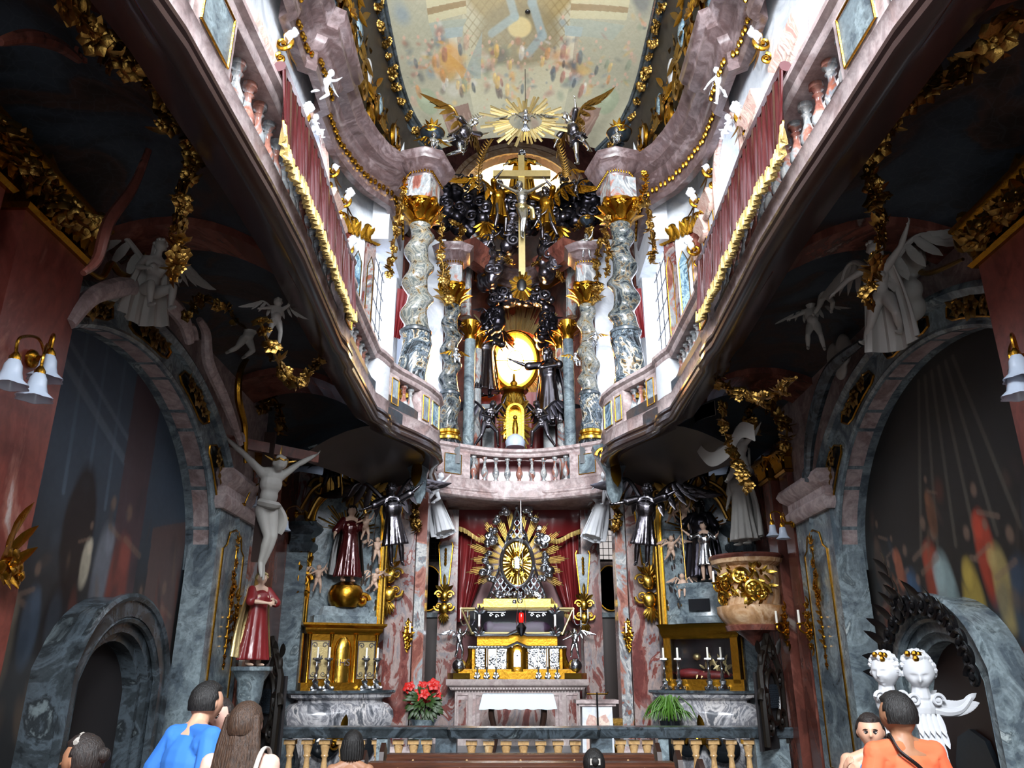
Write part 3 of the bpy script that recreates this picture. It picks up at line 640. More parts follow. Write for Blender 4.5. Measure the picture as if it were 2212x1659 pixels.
    fr.tube([(s * 3.3, *p) for p in o1], .035, 6); fr.tube([(s * 3.33, (a[0] + b[0]) / 2, (a[1] + b[1]) / 2) for a, b in zip(o1, i1)], .03, 6)
    dr = struct('door_%d' % (1 if s < 0 else 2), fr, M('greydark' if s < 0 else 'grey'))
    lf = MB().plate(i1, (s * 3.55, 0, 0), (0, 1, 0), (0, 0, 1), (s * .03, 0, 0)); struct('door_leaf', lf, M('velvetdark' if s < 0 else 'doorwood'), dr)
    if s > 0:
        g = MB().plate([(yc - .3, .1), (yc + .3, .1), (yc + .3, 1.0), (yc + .2, 1.2), (yc, 1.27), (yc - .2, 1.2), (yc - .3, 1.0)], (s * 3.5, 0, 0), (0, 1, 0), (0, 0, 1), (s * .04, 0, 0)); struct('grille', g, M('bluemetal'), dr)
    # red marble giant pilasters with gilded capitals
def pilaster(s, name, x, y, w, d, z0, z1, m, capz, lab, near=True):
    t = thing(name, lab, 'pilaster', (s * x, y, 0))
    b = MB(); b.box((s * (x + d / 2), y, (z0 + z1) / 2), (d, w, z1 - z0)); b.box((s * (x + d / 2 - .02), y, .12), (d + .08, w + .1, .24)); obj('shaft', b, M(m), t)
    c = MB(); xf = s * (x - .05); h = capz
    c.sweep([(0, z1), (.03, z1), (.05, z1 + .03), (.02, z1 + .05), (.02, z1 + h - .1), (.07, z1 + h - .06), (.1, z1 + h - .02), (.1, z1 + h), (-.1, z1 + h), (-.1, z1)], [(s * (x + d), y - w / 2), (s * x, y - w / 2), (s * x, y + w / 2), (s * (x + d), y + w / 2)][::(1 if s < 0 else -1)])
    for k in range(7):
        yy = y - w / 2 + w * (k + .5) / 7; c.leaf((xf, yy, z1 + .05), (0, 0, 1), (-s, 0, 0), h * .6, w / 6, .35, .4); c.ball((xf, yy, z1 + h * .72), .022, 6)
    cp = obj('capital', c, M('gold'), t)
    for yy in (y - w / 2, y + w / 2):
        v = MB(); v.scroll((s * (x - .06), yy, z1 + h * .75), (0, 1, 0), (0, 0, 1), .13 if near else .09, 1.8, .022, pi / 2, 1 if yy > y else -1, depth=1.6); v.scroll((s * (x + .02), yy, z1 + h * .75), (s, 0, 0), (0, 0, 1), .1, 1.6, .02, pi / 2); obj('volute', v, M('gold'), cp)
    return t
for s, sd in ((-1, 'left'), (1, 'right')):
    pilaster(s, 'marble_pilaster', 3.12, 4.55, .72, .21, 0, 4.36, 'red', .34, 'broad red marble pilaster with gilded scroll capital nearest the %s mural' % sd)
    pilaster(s, 'marble_pilaster', 3.12, 3.62, .72, .21, 0, 4.36, 'red', .34, 'red marble pilaster cut by the %s edge of the photo' % sd)
    pilaster(s, 'marble_pilaster', 3.26, 9.72, .3, .07, 0, 4.02, 'redgrey' if s < 0 else 'brownred', .3, 'slender reddish marble pilaster with gilded capital beside the %s grey pier' % sd, False)
    pilaster(s, 'marble_pilaster', 3.2, 10.2, .32, .2, 0, 4.02, 'brownred', .3, 'dark brown marble pilaster between the grey piers on the %s' % sd, False)
# chancel pilasters with pink patches and half columns beside the altar
for s, sd in ((-1, 'left'), (1, 'right')):
    for x, y, w_, m, lb in ((1.86, 12.52, .42, 'pinkpatch', 'pink and white marble pilaster between the %s side altar and the chancel door'), (1.56, 12.6, .16, 'redgrey', 'narrow brown-grey marble pilaster at the edge of the %s chancel door'), (1.30, 14.75, .34, 'pinkpatch', 'red and white marble pilaster flanking the high altar curtain on the %s')):
        t = thing('marble_pilaster', lb % sd, 'pilaster', (s * x, y, 0)); b = MB().box((s * x, y, 2.5), (w_, .12, 4.1)); obj('shaft', b, M(m), t)
        b = MB().sweep([(0, .45), (.06, .45), (.06, .6), (.03, .66), (0, .7), (-.05, .7), (-.05, .45)], [(s * x - w_ / 2, y + .04), (s * x - w_ / 2, y - .05), (s * x + w_ / 2, y - .05), (s * x + w_ / 2, y + .04)]); obj('plinth', b, M('pink'), t)
# doors in the chancel back
for s, sd in ((-1, 'left'), (1, 'right')):
    fr = MB(); X = s * 1.76; Y = 15.78
    for a in (-1, 1): fr.box((X + a * .24, Y - .04, 1.55), (.08, .12, 2.3))
    fr.box((X, Y - .04, 2.72), (.56, .14, .09)); dr = struct('door_%d' % (3 if s < 0 else 4), fr, M('grey'))
    lf = MB().box((X, Y, 1.5), (.42, .05, 2.4)); struct('door_leaf', lf, M('doorwood'), dr)
    wn = MB().plate([(-.22, 3.75), (.22, 3.75), (.22, 4.25), (.1, 4.36), (-.1, 4.36), (-.22, 4.25)], (X, Y - .03, 0), (1, 0, 0), (0, 0, 1), (0, .04, 0)); wn = struct('window_%d' % (5 if s < 0 else 6), wn, M('velvetdark' if s < 0 else 'dimpane'))
    b = MB(); 
    for k in range(-1, 2): b.box((X + .11 * k, Y - .05, 4.05), (.012, .02, .6))
    for k in range(4): b.box((X, Y - .05, 3.85 + .13 * k), (.44, .02, .012))
    b.tube([(X + a, Y - .05, z) for a, z in ((-.22, 3.75), (.22, 3.75), (.22, 4.25), (.1, 4.36), (-.1, 4.36), (-.22, 4.25), (-.22, 3.75))], .03, 5); struct('window_frame', b, M('blackwood'), wn)
    t = thing('oval_painting', 'dark oval painting in a thin gilded frame above the %s chancel door' % sd, 'painting', (X, Y - .05, 3.2))
    b = MB(); b.rows([[V((X + .27 * cos(a) * q, Y - .06, 3.22 + .42 * sin(a) * q)) for a in [2 * pi * k / 32 for k in range(32)]] for q in (1, .02)], True, True); obj('canvas', b, M('bluemetal'), t)
    b = MB().tube([(X + .27 * cos(a), Y - .07, 3.22 + .42 * sin(a)) for a in [2 * pi * k / 40 for k in range(41)]], .018, 6); obj('frame', b, M('gold'), t)
# ---------------------------------------------------------------- figures
def headmesh(mb, c, h, yaw=0, pitch=0, roll=0, child=False, n=36):
    """a head with brow, eyes, nose, lips, chin and ears; c = centre, h = chin to crown; faces -Y at yaw 0"""
    R = Euler((pitch, roll, yaw)).to_matrix(); c = V(c); rows = []
    def g(x, z, x0, z0, sx, sz): return exp(-((x - x0) / sx) ** 2 - ((z - z0) / sz) ** 2)
    for i in range(n + 1):
        a = -pi / 2 + pi * i / n; row = []
        for k in range(n + 8):
            t = 2 * pi * k / (n + 8); x, y, z = cos(a) * sin(t), -cos(a) * cos(t), sin(a)
            w = .39 if z > -.1 else .39 * (1 - .36 * ((-z - .1) / .9) ** 1.3); fr = max(0, -y) 
            X = x * w * (1.1 if child else 1); Y = y * (.46 if y > 0 else .42 - .05 * max(0, -z)); Z = z * .5
            d = 0
            if y < .2:
                u, v = x, z
                d += .055 * g(u, v, 0, -.10, .13, .13) + .115 * g(u, v, 0, -.20, .10, .10) * (.8 if child else 1) + .03 * g(u, v, 0, .06, .09, .2)
                d -= .055 * (g(u, v, .34, .06, .17, .11) + g(u, v, -.34, .06, .17, .11)); d += .022 * (g(u, v, .34, .045, .09, .06) + g(u, v, -.34, .045, .09, .06))
                d += .022 * (g(u, v, .33, .24, .25, .08) + g(u, v, -.33, .24, .25, .08))
                d += .034 * g(u, v, 0, -.46, .17, .05) + .032 * g(u, v, 0, -.58, .15, .05) - .02 * g(u, v, 0, -.52, .2, .02) - .02 * g(u, v, 0, -.68, .2, .05)
                d += .06 * g(u, v, 0, -.86, .22, .14) + (.05 if child else .02) * (g(u, v, .5, -.35, .25, .25) + g(u, v, -.5, -.35, .25, .25))
            row.append(c + R @ (V((X, Y - d * fr ** .5 if y < 0 else Y, Z)) * h))
        rows.append(row)
    mb.rows(rows, True, True)
    for sg in (-1, 1): mb.ball(c + R @ (V((sg * .40, .02, -.02)) * h), (.03 * h, .06 * h, .1 * h), 8, R)
    return R
def limb(mb, pts, rad, n=10):
    pts = [V(p) for p in pts]; mb.tube(pts, list(rad), n)
    for p, r in zip(pts, rad): mb.ball(p, r * .985, n)
def hand(mb, p, d, nrm, L, side=1, curl=.5, spread=.25):
    """palm with four bent fingers and a thumb; d along the fingers, nrm = back of the hand"""
    p, d = V(p), V(d).normalized(); u = d.cross(V(nrm)); u = (u.normalized() if u.length > 1e-5 else frame(d)[0]) * side; q = u.cross(d) * side
    m = Matrix((u, d, q)).transposed(); mb.ball(p + d * L * .24, (L * .22, L * .27, L * .1), 10, m)
    for k, (o, l) in enumerate(((-.15, .44), (-.05, .5), (.06, .47), (.155, .37))):
        e = (d + u * (o * spread * 4)).normalized(); a = p + d * L * .42 + u * o * L; l *= L
        b = a + (e * cos(curl * .5) - q * sin(curl * .5)) * l * .42; c = b + (e * cos(curl * 1.3) - q * sin(curl * 1.3)) * l * .32; f = c + (e * cos(curl * 2.1) - q * sin(curl * 2.1)) * l * .26
        limb(mb, [a - d * L * .1, a, b, c, f], [L * .055, L * .052, L * .047, L * .042, L * .035], 6)
    a = p + d * L * .08 - u * L * .16; b = a + (d * .6 - u * .7 - q * .15).normalized() * L * .26; limb(mb, [p + d * L * .1, a, b, b + (d * .9 - u * .2 - q * .25) * L * .22], [L * .07, L * .065, L * .055, L * .042], 6)

BASE = dict(pel=(0, 0, .52), ch=(0, 0, .70), nk=(0, 0, .815), hd=(0, -.012, .908), sl=(.105, 0, .79), sr=(-.105, 0, .79), el=(.15, .01, .63), er=(-.15, .01, .63), hl=(.16, -.05, .48), hr=(-.16, -.05, .48),
            tl=(.05, 0, .50), tr=(-.05, 0, .50), kl=(.06, -.02, .27), kr=(-.06, -.02, .27), fl=(.065, 0, .035), fr=(-.065, 0, .035))
def body(H, pose=None, yaw=0, pitch=0, roll=0, child=False, vox=None, m=None, female=False, name='body', arms=True, legs=True, head=True, bulk=1.0, hands=True, rot=None, extra=None, curl=.5, headh=None, msmooth=1):
    p = dict(BASE); p.update(pose or {}); p = {k: V(v) * H for k, v in p.items()}; mb = MB(); g = H * bulk * (1.25 if child else 1)
    hh = headh or H * (.2 if child else .138)
    pel, ch, nk, hd = p['pel'], p['ch'], p['nk'], p['hd']; ax = (p['sl'] - p['sr']).normalized()
    up = (nk - pel).normalized(); fw = ax.cross(up)
    m3 = Matrix((ax, -fw, up)).transposed()
    w = .092 if female else .105
    mb.ball(pel, (g * (.088 if female else .08), g * .062, g * .07), 14, m3); mb.ball(pel.lerp(ch, .5), (g * (.066 if female else .078), g * .054, g * .09), 14, m3)
    mb.ball(ch, (g * w * .93, g * .065, g * .095), 14, m3); mb.ball(ch.lerp(nk, .6), (g * w * .9, g * .052, g * .055), 14, m3)
    if child: mb.ball(pel.lerp(ch, .4) + fw * g * .02, (g * .075, g * .07, g * .08), 12, m3)
    if female:
        for sg in (-1, 1): mb.ball(ch + ax * g * .045 * sg + fw * g * .052 + up * g * .01, g * .036, 10)
    limb(mb, [ch.lerp(nk, .5), nk, nk.lerp(hd, .45)], [g * .05, g * .035 * (1.1 if not female else .9), g * .033], 12)
    for q in 'lr': limb(mb, [nk.lerp(hd, .15), p['s' + q] - up * .004 * H], [g * .03, g * .03], 10)
    if head: headmesh(mb, hd, hh, yaw, pitch, roll, child)
    if arms:
        for a in 'lr':
            S_, E_, Hn = p['s' + a], p['e' + a], p['h' + a]
            limb(mb, [S_.lerp(ch, .3), S_, S_.lerp(E_, .5), E_], [g * .04, g * .036, g * .031, g * .024]); limb(mb, [E_, E_.lerp(Hn, .35), Hn], [g * .024, g * .026, g * .015])
            if hands:
                d = (Hn - E_).normalized(); hand(mb, Hn, d, ax * (1 if a == 'l' else -1) + V((0, 0, .01)), H * (.098 if not child else .12), 1 if a == 'l' else -1, curl)
    if legs:
        for a in 'lr':
            T_, K_, F_ = p['t' + a], p['k' + a], p['f' + a]
            limb(mb, [T_, T_.lerp(K_, .4), K_], [g * .06, g * .052, g * .034], 12); limb(mb, [K_, K_.lerp(F_, .35), F_], [g * .034, g * .036, g * .02], 12)
            d = p.get('d' + a, V((0, -1, 0)) * H).normalized(); limb(mb, [F_ - d * H * .012, F_ + d * H * .045 - V((0, 0, .012)) * H, F_ + d * H * .1 - V((0, 0, .018)) * H], [g * .022, g * .02, g * .013], 8)
    if extra: extra(mb, p, g)
    return remesh(mb, name, vox or H / 110, m, msmooth), p, hh
def cloth(mb, A, B, amp=.03, nf=8, th=.008, nv=14, nu=None, bulge=0, nrm=None, ph=0, taper=1):
    """hanging cloth between an upper curve A and a lower curve B with vertical folds"""
    A = [V(a) for a in A]; B = [V(b) for b in B]; m = nu or max(24, nf * 6)
    def samp(Q, t): x = t * (len(Q) - 1); i = min(int(x), len(Q) - 2); return Q[i].lerp(Q[i + 1], x - i)
    F_, G_ = [], []
    for j in range(nv + 1):
        v = j / nv; r1, r2 = [], []
        for i in range(m + 1):
            u = i / m; a, b = samp(A, u), samp(B, u); p = a.lerp(b, v)
            t = (samp(A, min(1, u + .02)) - samp(A, max(0, u - .02))); n_ = V(nrm) if nrm is not None else t.cross(b - a).normalized()
            w = amp * (taper * v + (1 - taper)) * (sin(2 * pi * nf * u + ph + .8 * sin(5 * u + v)) + .35 * sin(2 * pi * nf * 2.3 * u + 1.3 * v + ph))
            q = p + n_ * (w + bulge * sin(pi * v)); r1.append(q); r2.append(q - n_ * th)
        F_.append(r1); G_.append(r2)
    W_ = m + 1
    n = len(mb.v); mb.rows(F_); mb.rows([list(reversed(r)) for r in G_]); 
    for j in range(nv): 
        for a, b in ((0, m), (m, 0)): mb.f.append((n + j * W_ + a, n + (j + 1) * W_ + a, n + (nv + 1) * W_ + (j + 1) * W_ + b, n + (nv + 1) * W_ + j * W_ + b))
    for i in range(m):
        for j in (0, nv): mb.f.append((n + j * W_ + i, n + j * W_ + i + 1, n + (nv + 1) * W_ + j * W_ + m - i - 1, n + (nv + 1) * W_ + j * W_ + m - i))
    return mb
def skirt(mb, c, z1, z0, r1, r0, nf=9, amp=.18, sy=.8, lean=(0, 0), ph=0, n=54, m=12, flare=1.3):
    """folded robe from waist height z1 down to z0"""
    c = V(c); R = []
    for j in range(m + 1):
        t = j / m; r = r1 + (r0 - r1) * t ** flare; row = []
        for k in range(n):
            a = 2 * pi * k / n; q = r * (1 + amp * t ** .7 * (sin(nf * a + ph + 1.2 * sin(2 * a)) * .6 + .4 * sin(nf * 1.7 * a + ph * 2 + t)))
            row.append(c + V((cos(a) * q + lean[0] * t, sin(a) * q * sy + lean[1] * t, z1 + (z0 - z1) * t)))
        R.append(row)
    return mb.rows(R, True, True)
def wing(mb, root, out, up, L, back=None, n=9):
    """feathered wing: arm bone then three rows of quills"""
    root, o, u = V(root), V(out).normalized(), V(up).normalized(); nr = o.cross(u); nr = nr.normalized() if nr.length > 1e-5 else V((0, 1, 0))
    pts = bez([root, root + (o * .35 + u * .3) * L, root + (o * .62 + u * .25) * L, root + (o * .85 - u * .05) * L], 6); mb.tube(pts, lambda t: L * (.05 - .03 * t), 7)
    for r_, (ln, wd, off) in enumerate(((.62, .14, .0), (.38, .12, .02), (.2, .1, .035))):
        for i in range(n):
            t = (i + .5) / n; p = pts[min(len(pts) - 1, int(t * (len(pts) - 1)))]; d = (-u * (1 - t * .75) + o * (.15 + t * .95)).normalized()
            mb.leaf(p + nr * off * L, d, nr, L * ln * (.6 + .5 * t), L * wd, .12, .25, 4)
    return mb
def hairblob(mb, c, h, yaw=0, curls=26, r=.12, low=-.1, rr=None, child=True, back=.0):
    rr = rr or RND; c = V(c); R = Matrix.Rotation(yaw, 3, 'Z')
    for k in range(curls):
        a = rr.uniform(0, 2 * pi); e = rr.uniform(low, 1.0) ; x, y = cos(a) * sqrt(max(0, 1 - e * e)), sin(a) * sqrt(max(0, 1 - e * e))
        if y < -.35 and e < .62: continue
        p = V((x * .40, y * .44 + .02, e * .5)) * h; mb.ball(c + R @ p, h * r * rr.uniform(.8, 1.25), 7)
    return mb
def putto(name, label, H, loc, rz, pose, m, wings=True, cat='cherub', group=None, wm=None, yaw=0, pitch=0, roll=0, sash=None, rx=None):
    t = thing(name, label, cat, loc, rz, group)
    def ex(mb, p, g): hairblob(mb, p['hd'], H * .2, yaw, 30, .1, .0, random.Random(3))
    me, p, hh = body(H, pose, yaw, pitch, roll, True, H / 85, m, hands=True, extra=ex); obj('body', me, None, t)
    if wings:
        for sg in (-1, 1):
            w = MB(); wing(w, p['ch'] + V((sg * .03, .07, .05)) * H, (sg * .9, .35, .2), (sg * .15, .1, 1), H * .5, n=7); obj('wing', w, wm or m, t, local=True)
    if sash:
        s_ = MB(); q = p['pel']; s_.tube(bez([q + V((-.12, -.05, .05)) * H, q + V((0, -.13, 0)) * H, q + V((.13, -.03, -.03)) * H, q + V((.2, .1, -.1)) * H, q + V((.32, .12, -.2)) * H], 6), lambda x: H * (.035 + .03 * sin(6 * x)), 8, True, .5)
        obj('sash', s_, M(sash), t, local=True)
    if rx: t.rotation_euler = (rx[0], rx[1], rz)
    return t
SIT = dict(pel=(0, 0, .3), ch=(0, -.01, .5), nk=(0, -.02, .62), hd=(0, -.04, .75), sl=(.1, 0, .59), sr=(-.1, 0, .59), el=(.18, -.05, .45), er=(-.18, -.05, .45), hl=(.16, -.2, .4), hr=(-.16, -.2, .4),
           tl=(.05, 0, .29), tr=(-.05, 0, .29), kl=(.1, -.22, .3), kr=(-.1, -.2, .27), fl=(.09, -.24, .08), fr=(-.09, -.22, .05))
FLY = dict(pel=(0, 0, .5), ch=(.03, -.06, .66), nk=(.05, -.1, .76), hd=(.07, -.15, .88), sl=(.15, -.08, .74), sr=(-.06, -.09, .76), el=(.28, -.12, .82), er=(-.2, -.14, .7), hl=(.38, -.16, .95), hr=(-.32, -.16, .62),
           tl=(.05, 0, .48), tr=(-.05, 0, .48), kl=(.12, -.06, .3), kr=(-.14, .02, .3), fl=(.05, .14, .2), fr=(-.26, .12, .2))
KNEEL = dict(pel=(0, .02, .34), ch=(0, -.02, .53), nk=(0, -.06, .65), hd=(0, -.1, .77), sl=(.105, -.04, .62), sr=(-.105, -.04, .62), el=(.16, -.14, .5), er=(-.16, -.14, .5), hl=(.03, -.26, .58), hr=(-.03, -.26, .58),
             tl=(.05, .02, .33), tr=(-.05, .02, .33), kl=(.07, -.1, .08), kr=(-.07, -.16, .3), fl=(.07, .16, .05), fr=(-.07, -.16, .05))
REACH = dict(el=(.2, -.02, .88), hl=(.26, -.06, 1.05), er=(-.22, -.06, .72), hr=(-.34, -.12, .66), kl=(.1, -.06, .28), fl=(.12, .06, .05), kr=(-.1, -.1, .3), fr=(-.14, .02, .1))

def garland(name, label, path, n, size, m='goldold', group=None, leafk=1.0, seed=1, pendant=True):
    rr = random.Random(seed); P_ = bez(path, 10); t = thing(name, label, 'garland', P_[0], 0, group)
    b = MB().tube(P_, size * .22, 6); obj('stem', b, M(m), t)
    L = [0]
    for a, c in zip(P_, P_[1:]): L.append(L[-1] + (c - a).length)
    for k in range(n):
        s_ = L[-1] * (k + .5) / n; i = max(j for j in range(len(L)) if L[j] <= s_); i = min(i, len(P_) - 2); p = P_[i].lerp(P_[i + 1], (s_ - L[i]) / max(1e-6, L[i + 1] - L[i]))
        d = V((rr.uniform(-1, 1), rr.uniform(-1.3, .3), rr.uniform(-.8, .7))).normalized()
        if k % 3 == 2:
            for q in range(2):
                d = V((rr.uniform(-1, 1), rr.uniform(-1, .3), rr.uniform(-1, .5))).normalized(); o = obj('leaf', GL[rr.randrange(2)], M(m), t) if False else None
                o = bpy.data.objects.new('leaf', GL(m, rr.randrange(2))); C.objects.link(o); o.parent = t; o.location = p - P_[0]; o.rotation_euler = d.to_track_quat('Z', 'Y').to_euler(); sc = size * rr.uniform(1.1, 2.0) * leafk; o.scale = (sc,) * 3
        else:
            o = bpy.data.objects.new('flower', GF(m, rr.randrange(3))); C.objects.link(o); o.parent = t; o.location = p - P_[0] + d * size * .3; o.rotation_euler = d.to_track_quat('Z', 'Y').to_euler(); sc = size * rr.uniform(.75, 1.25); o.scale = (sc,) * 3
    return t
_gc = {}
def GF(m, i):
    if ('f', m, i) not in _gc:
        r_ = random.Random(20 + i); b = MB()
        for q, (x, y, s_) in enumerate(((0, 0, 1), (.75, .3, .6), (-.5, .6, .65), (-.3, -.75, .55))[:2 + i]): b.flower((x, y, -.15 * q), (x * .6, y * .6, 1), s_, 5 + i % 2, r_)
        _gc['f', m, i] = b.mesh('flower', M(m))
    return _gc['f', m, i]
def GL(m, i):
    if ('l', m, i) not in _gc:
        b = MB(); b.leaf((0, 0, 0), (0, .1, 1), (0, 1, 0), 1.0, .42, .3, .35, 6)
        if i: b.leaf((0, 0, 0), (.7, .1, .8), (0, 1, 0), .8, .34, .3, .35, 5); b.leaf((0, 0, 0), (-.7, .1, .8), (0, 1, 0), .7, .3, .3, .35, 5)
        _gc['l', m, i] = b.mesh('leaf', M(m))
    return _gc['l', m, i]
def cloud(mb, c, d, n, r, rr=None):
    rr = rr or RND; c = V(c)
    for k in range(n):
        p = c + V((rr.uniform(-1, 1) * d[0], rr.uniform(-1, 1) * d[1], rr.uniform(-1, 1) * d[2])) / 2; q = r * rr.uniform(.6, 1.3); mb.ball(p, (q, q * .8, q * .85), 9)
        if k % 3 == 0: mb.scroll(p + V((0, -q * .8, 0)), (1, 0, 0), (0, 0, 1), q * .8, 1.5, q * .16, rr.uniform(0, 6), depth=1.3, n=16)
    return mb
# ---------------------------------------------------------------- galleries: balustrades, cloths
def arclen(path):
    L = [0]
    for a, b in zip(path, path[1:]): L.append(L[-1] + (V(b) - V(a)).length)
    return L
def at_len(path, L, s_):
    i = 0
    while i < len(path) - 2 and L[i + 1] < s_: i += 1
    a, b = V(path[i]), V(path[i + 1]); t = (s_ - L[i]) / max(1e-6, L[i + 1] - L[i]); d = (b - a).normalized(); return a.lerp(b, t), d
def baluster_mesh(m, h=.46, r=.062, gold=False):
    b = MB(); pr = [(.8, 0), (.8, .09), (.45, .12), (.42, .17), (.75, .24), (1.0, .34), (.95, .44), (.6, .56), (.38, .66), (.36, .76), (.62, .8), (.36, .83), (.5, .9), (.8, .92), (.8, 1)]
    b.lathe([(a * r, z * h) for a, z in pr], n=14); return b.mesh('baluster', M(m), 50)
BAL = {k: baluster_mesh(k) for k in ('redgrey', 'pink')}
# mouldings: foot and hand rail (out is towards the nave)
FOOT = [(-.22, 4.60), (-.02, 4.54), (.05, 4.55), (.08, 4.58), (.08, 4.62), (.04, 4.65), (.04, 4.67), (.06, 4.69), (.06, 4.72), (.02, 4.74), (-.22, 4.74)]
BAND = [(-.22, 4.74), (.02, 4.74), (.02, 4.88), (.035, 4.90), (-.22, 4.90)]
RAIL = [(-.22, 5.36), (.0, 5.36), (.02, 5.39), (.02, 5.42), (.06, 5.45), (.06, 5.49), (.04, 5.51), (-.26, 5.51), (-.26, 5.46)]
def balustrade(name, label, path, specs, foot='pink', drop=0):
    """path = plan line of the nave face, out to the right of travel; specs (s0, s1, kind, n)"""
    t = thing(name, label, 'balustrade', (path[0][0], path[0][1], 4.55))
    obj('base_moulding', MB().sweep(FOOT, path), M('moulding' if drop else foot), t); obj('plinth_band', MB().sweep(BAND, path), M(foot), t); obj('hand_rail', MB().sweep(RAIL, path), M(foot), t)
    L = arclen(path)
    def sub(a, b):
        q = [tuple(at_len(path, L, a)[0])] + [tuple(path[i]) for i in range(len(path)) if a + .02 < L[i] < b - .02] + [tuple(at_len(path, L, b)[0])]; return q
    for a, b, kind, n in specs:
        if kind == 'b':
            for k in range(n):
                p, d = at_len(path, L, a + (b - a) * (k + .5) / n); nn = V((d.y, -d.x)); o = bpy.data.objects.new('baluster', BAL['redgrey']); C.objects.link(o); o.parent = t
                q = p - nn * .1; o.location = V((q.x, q.y, 4.9)) - V(t.location)
        else:
            pn = obj('pier', MB().sweep([(-.2, 4.9), (.015, 4.9), (.015, 5.36), (-.2, 5.36)], sub(a, b)), M({'p': 'pink', 'w': 'whitewall', 'g': 'pink', 'u': 'pink'}[kind]), t)
            if kind in 'gu' and b - a > .12:
                m1 = (b - a) * .14; q = sub(a + m1, b - m1); obj('inlay', MB().sweep([(0, 4.96), (.024, 4.96), (.024, 5.3), (0, 5.3)], q), M('bluepanel' if kind == 'u' else 'grey'), pn)
                g = MB(); e = .03
                def pt(x, z): p, d = at_len(path, L, x); return V((p.x + d.y * e, p.y - d.x * e, z))
                xs = [a + m1 + (b - a - 2 * m1) * k / 6 for k in range(7)]
                g.tube([pt(x, 4.955) for x in xs] + [pt(x, 5.305) for x in reversed(xs)] + [pt(xs[0], 4.955)], .008, 5); obj('inlay_rim', g, M('gold'), pn)
    return t, L
side = [(-1.80, -2), (-1.86, 2.8), (-1.82, 3.1), (-1.80, 3.7), (-1.77, 4.4), (-1.76, 5.2), (-1.79, 6.0), (-1.82, 6.9), (-1.80, 7.02), (-1.80, 7.36), (-1.84, 7.46), (-1.83, 9.1), (-1.78, 9.22), (-1.72, 9.45), (-1.74, 9.6), (-1.64, 9.85), (-1.48, 10.15), (-1.32, 10.5), (-1.22, 10.85), (-1.22, 11.2), (-1.34, 11.5), (-1.42, 11.9), (-1.44, 13.05)]
Ls = arclen(side)
def s_at(y): 
    for i in range(len(side) - 1):
        if side[i][1] <= y <= side[i + 1][1]: return Ls[i] + (Ls[i + 1] - Ls[i]) * (y - side[i][1]) / (side[i + 1][1] - side[i][1])
def smid(y0, y1): return s_at(y0), s_at(y1)
specs = [(*smid(-1.9, 2.2), 'p', 0), (*smid(2.2, 2.98), 'p', 0), (*smid(3.0, 3.14), 'w', 0), (*smid(3.2, 3.72), 'g', 0), (*smid(3.74, 6.98), 'b', 16), (*smid(7.02, 7.4), 'g', 0), (*smid(7.44, 9.1), 'b', 9), (*smid(9.12, 9.6), 'w', 0), (*smid(9.62, 9.84), 'g', 0), (*smid(9.86, 10.3), 'b', 3), (*smid(10.32, 10.52), 'g', 0), (*smid(10.56, 10.9), 'u', 0), (*smid(10.95, 11.9), 'p', 0), (*smid(11.95, 12.9), 'b', 4)]
for s, nm in ((-1, 'left'), (1, 'right')):
    pth = [(x, y) for x, y in side] if s < 0 else [(-x, y) for x, y in side]
    if s > 0:
        tot = Ls[-1]; pth = pth[::-1]; sp = [(tot - b, tot - a, k, n) for a, b, k, n in specs]
    else: sp = specs
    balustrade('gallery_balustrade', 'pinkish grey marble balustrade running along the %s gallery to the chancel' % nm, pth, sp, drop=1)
arc = [(-1.5, 13.15)] + [(-1.44 + .0 + 2.88 * k / 16, 13.35 + .62 * sin(pi * k / 16)) for k in range(17)] + [(1.5, 13.15)]
La = arclen(arc); T_ = La[-1]
arc = arc; balustrade('altar_balustrade', 'curved marble balustrade over the high altar below the amber window', arc, [(.12, .28, 'p', 0), (.28, .74, 'g', 0), (.74, .86, 'p', 0), (.88, T_ - .88, 'b', 9), (T_ - .86, T_ - .74, 'p', 0), (T_ - .74, T_ - .28, 'g', 0), (T_ - .28, T_ - .12, 'p', 0)])
# curved soffit pieces that carry the corner bays
for s in (-1, 1):
    q = [(-x * -s, y) for x, y in side if y > 9.4]; n = len(q); w = MB(); R = []
    for k in range(6):
        f = k / 5; R.append([V((s * (abs(x) + .1 + 1.0 * f * (1 if y < 12 else .4)), y + .25 * f, 4.6 - .35 * f * f)) for x, y in q])
    w.rows(R); o = struct('trim_%d' % (16 if s < 0 else 17), w, M('soffit'))
    for px, py, lb in ((905, 1010, 'grey panelled console with gold rim carrying the %s gallery corner'),):
        c = P(px if s < 0 else 2230 - px, py, Y=11.6); t = thing('gallery_console', 'grey panelled console with gilt scroll carrying the %s gallery corner' % ('left' if s < 0 else 'right'), 'console', c); b = MB().lathe([(.05, -.55), (.12, -.4), (.14, -.1), (.3, .2), (.34, .3)], c, 8, a0=.4); obj('block', b, M('grey'), t); b = MB(); [b.scroll(c + V((q * .16, -.25, .12)), (q, 0, 0), (0, 0, 1), .12, 1.5, .025) for q in (-1, 1)]; b.leaf(c + V((0, -.2, .1)), (0, -.1, -1), (0, -1, 0), .5, .16); obj('gilt_scroll', b, M('gold'), t)

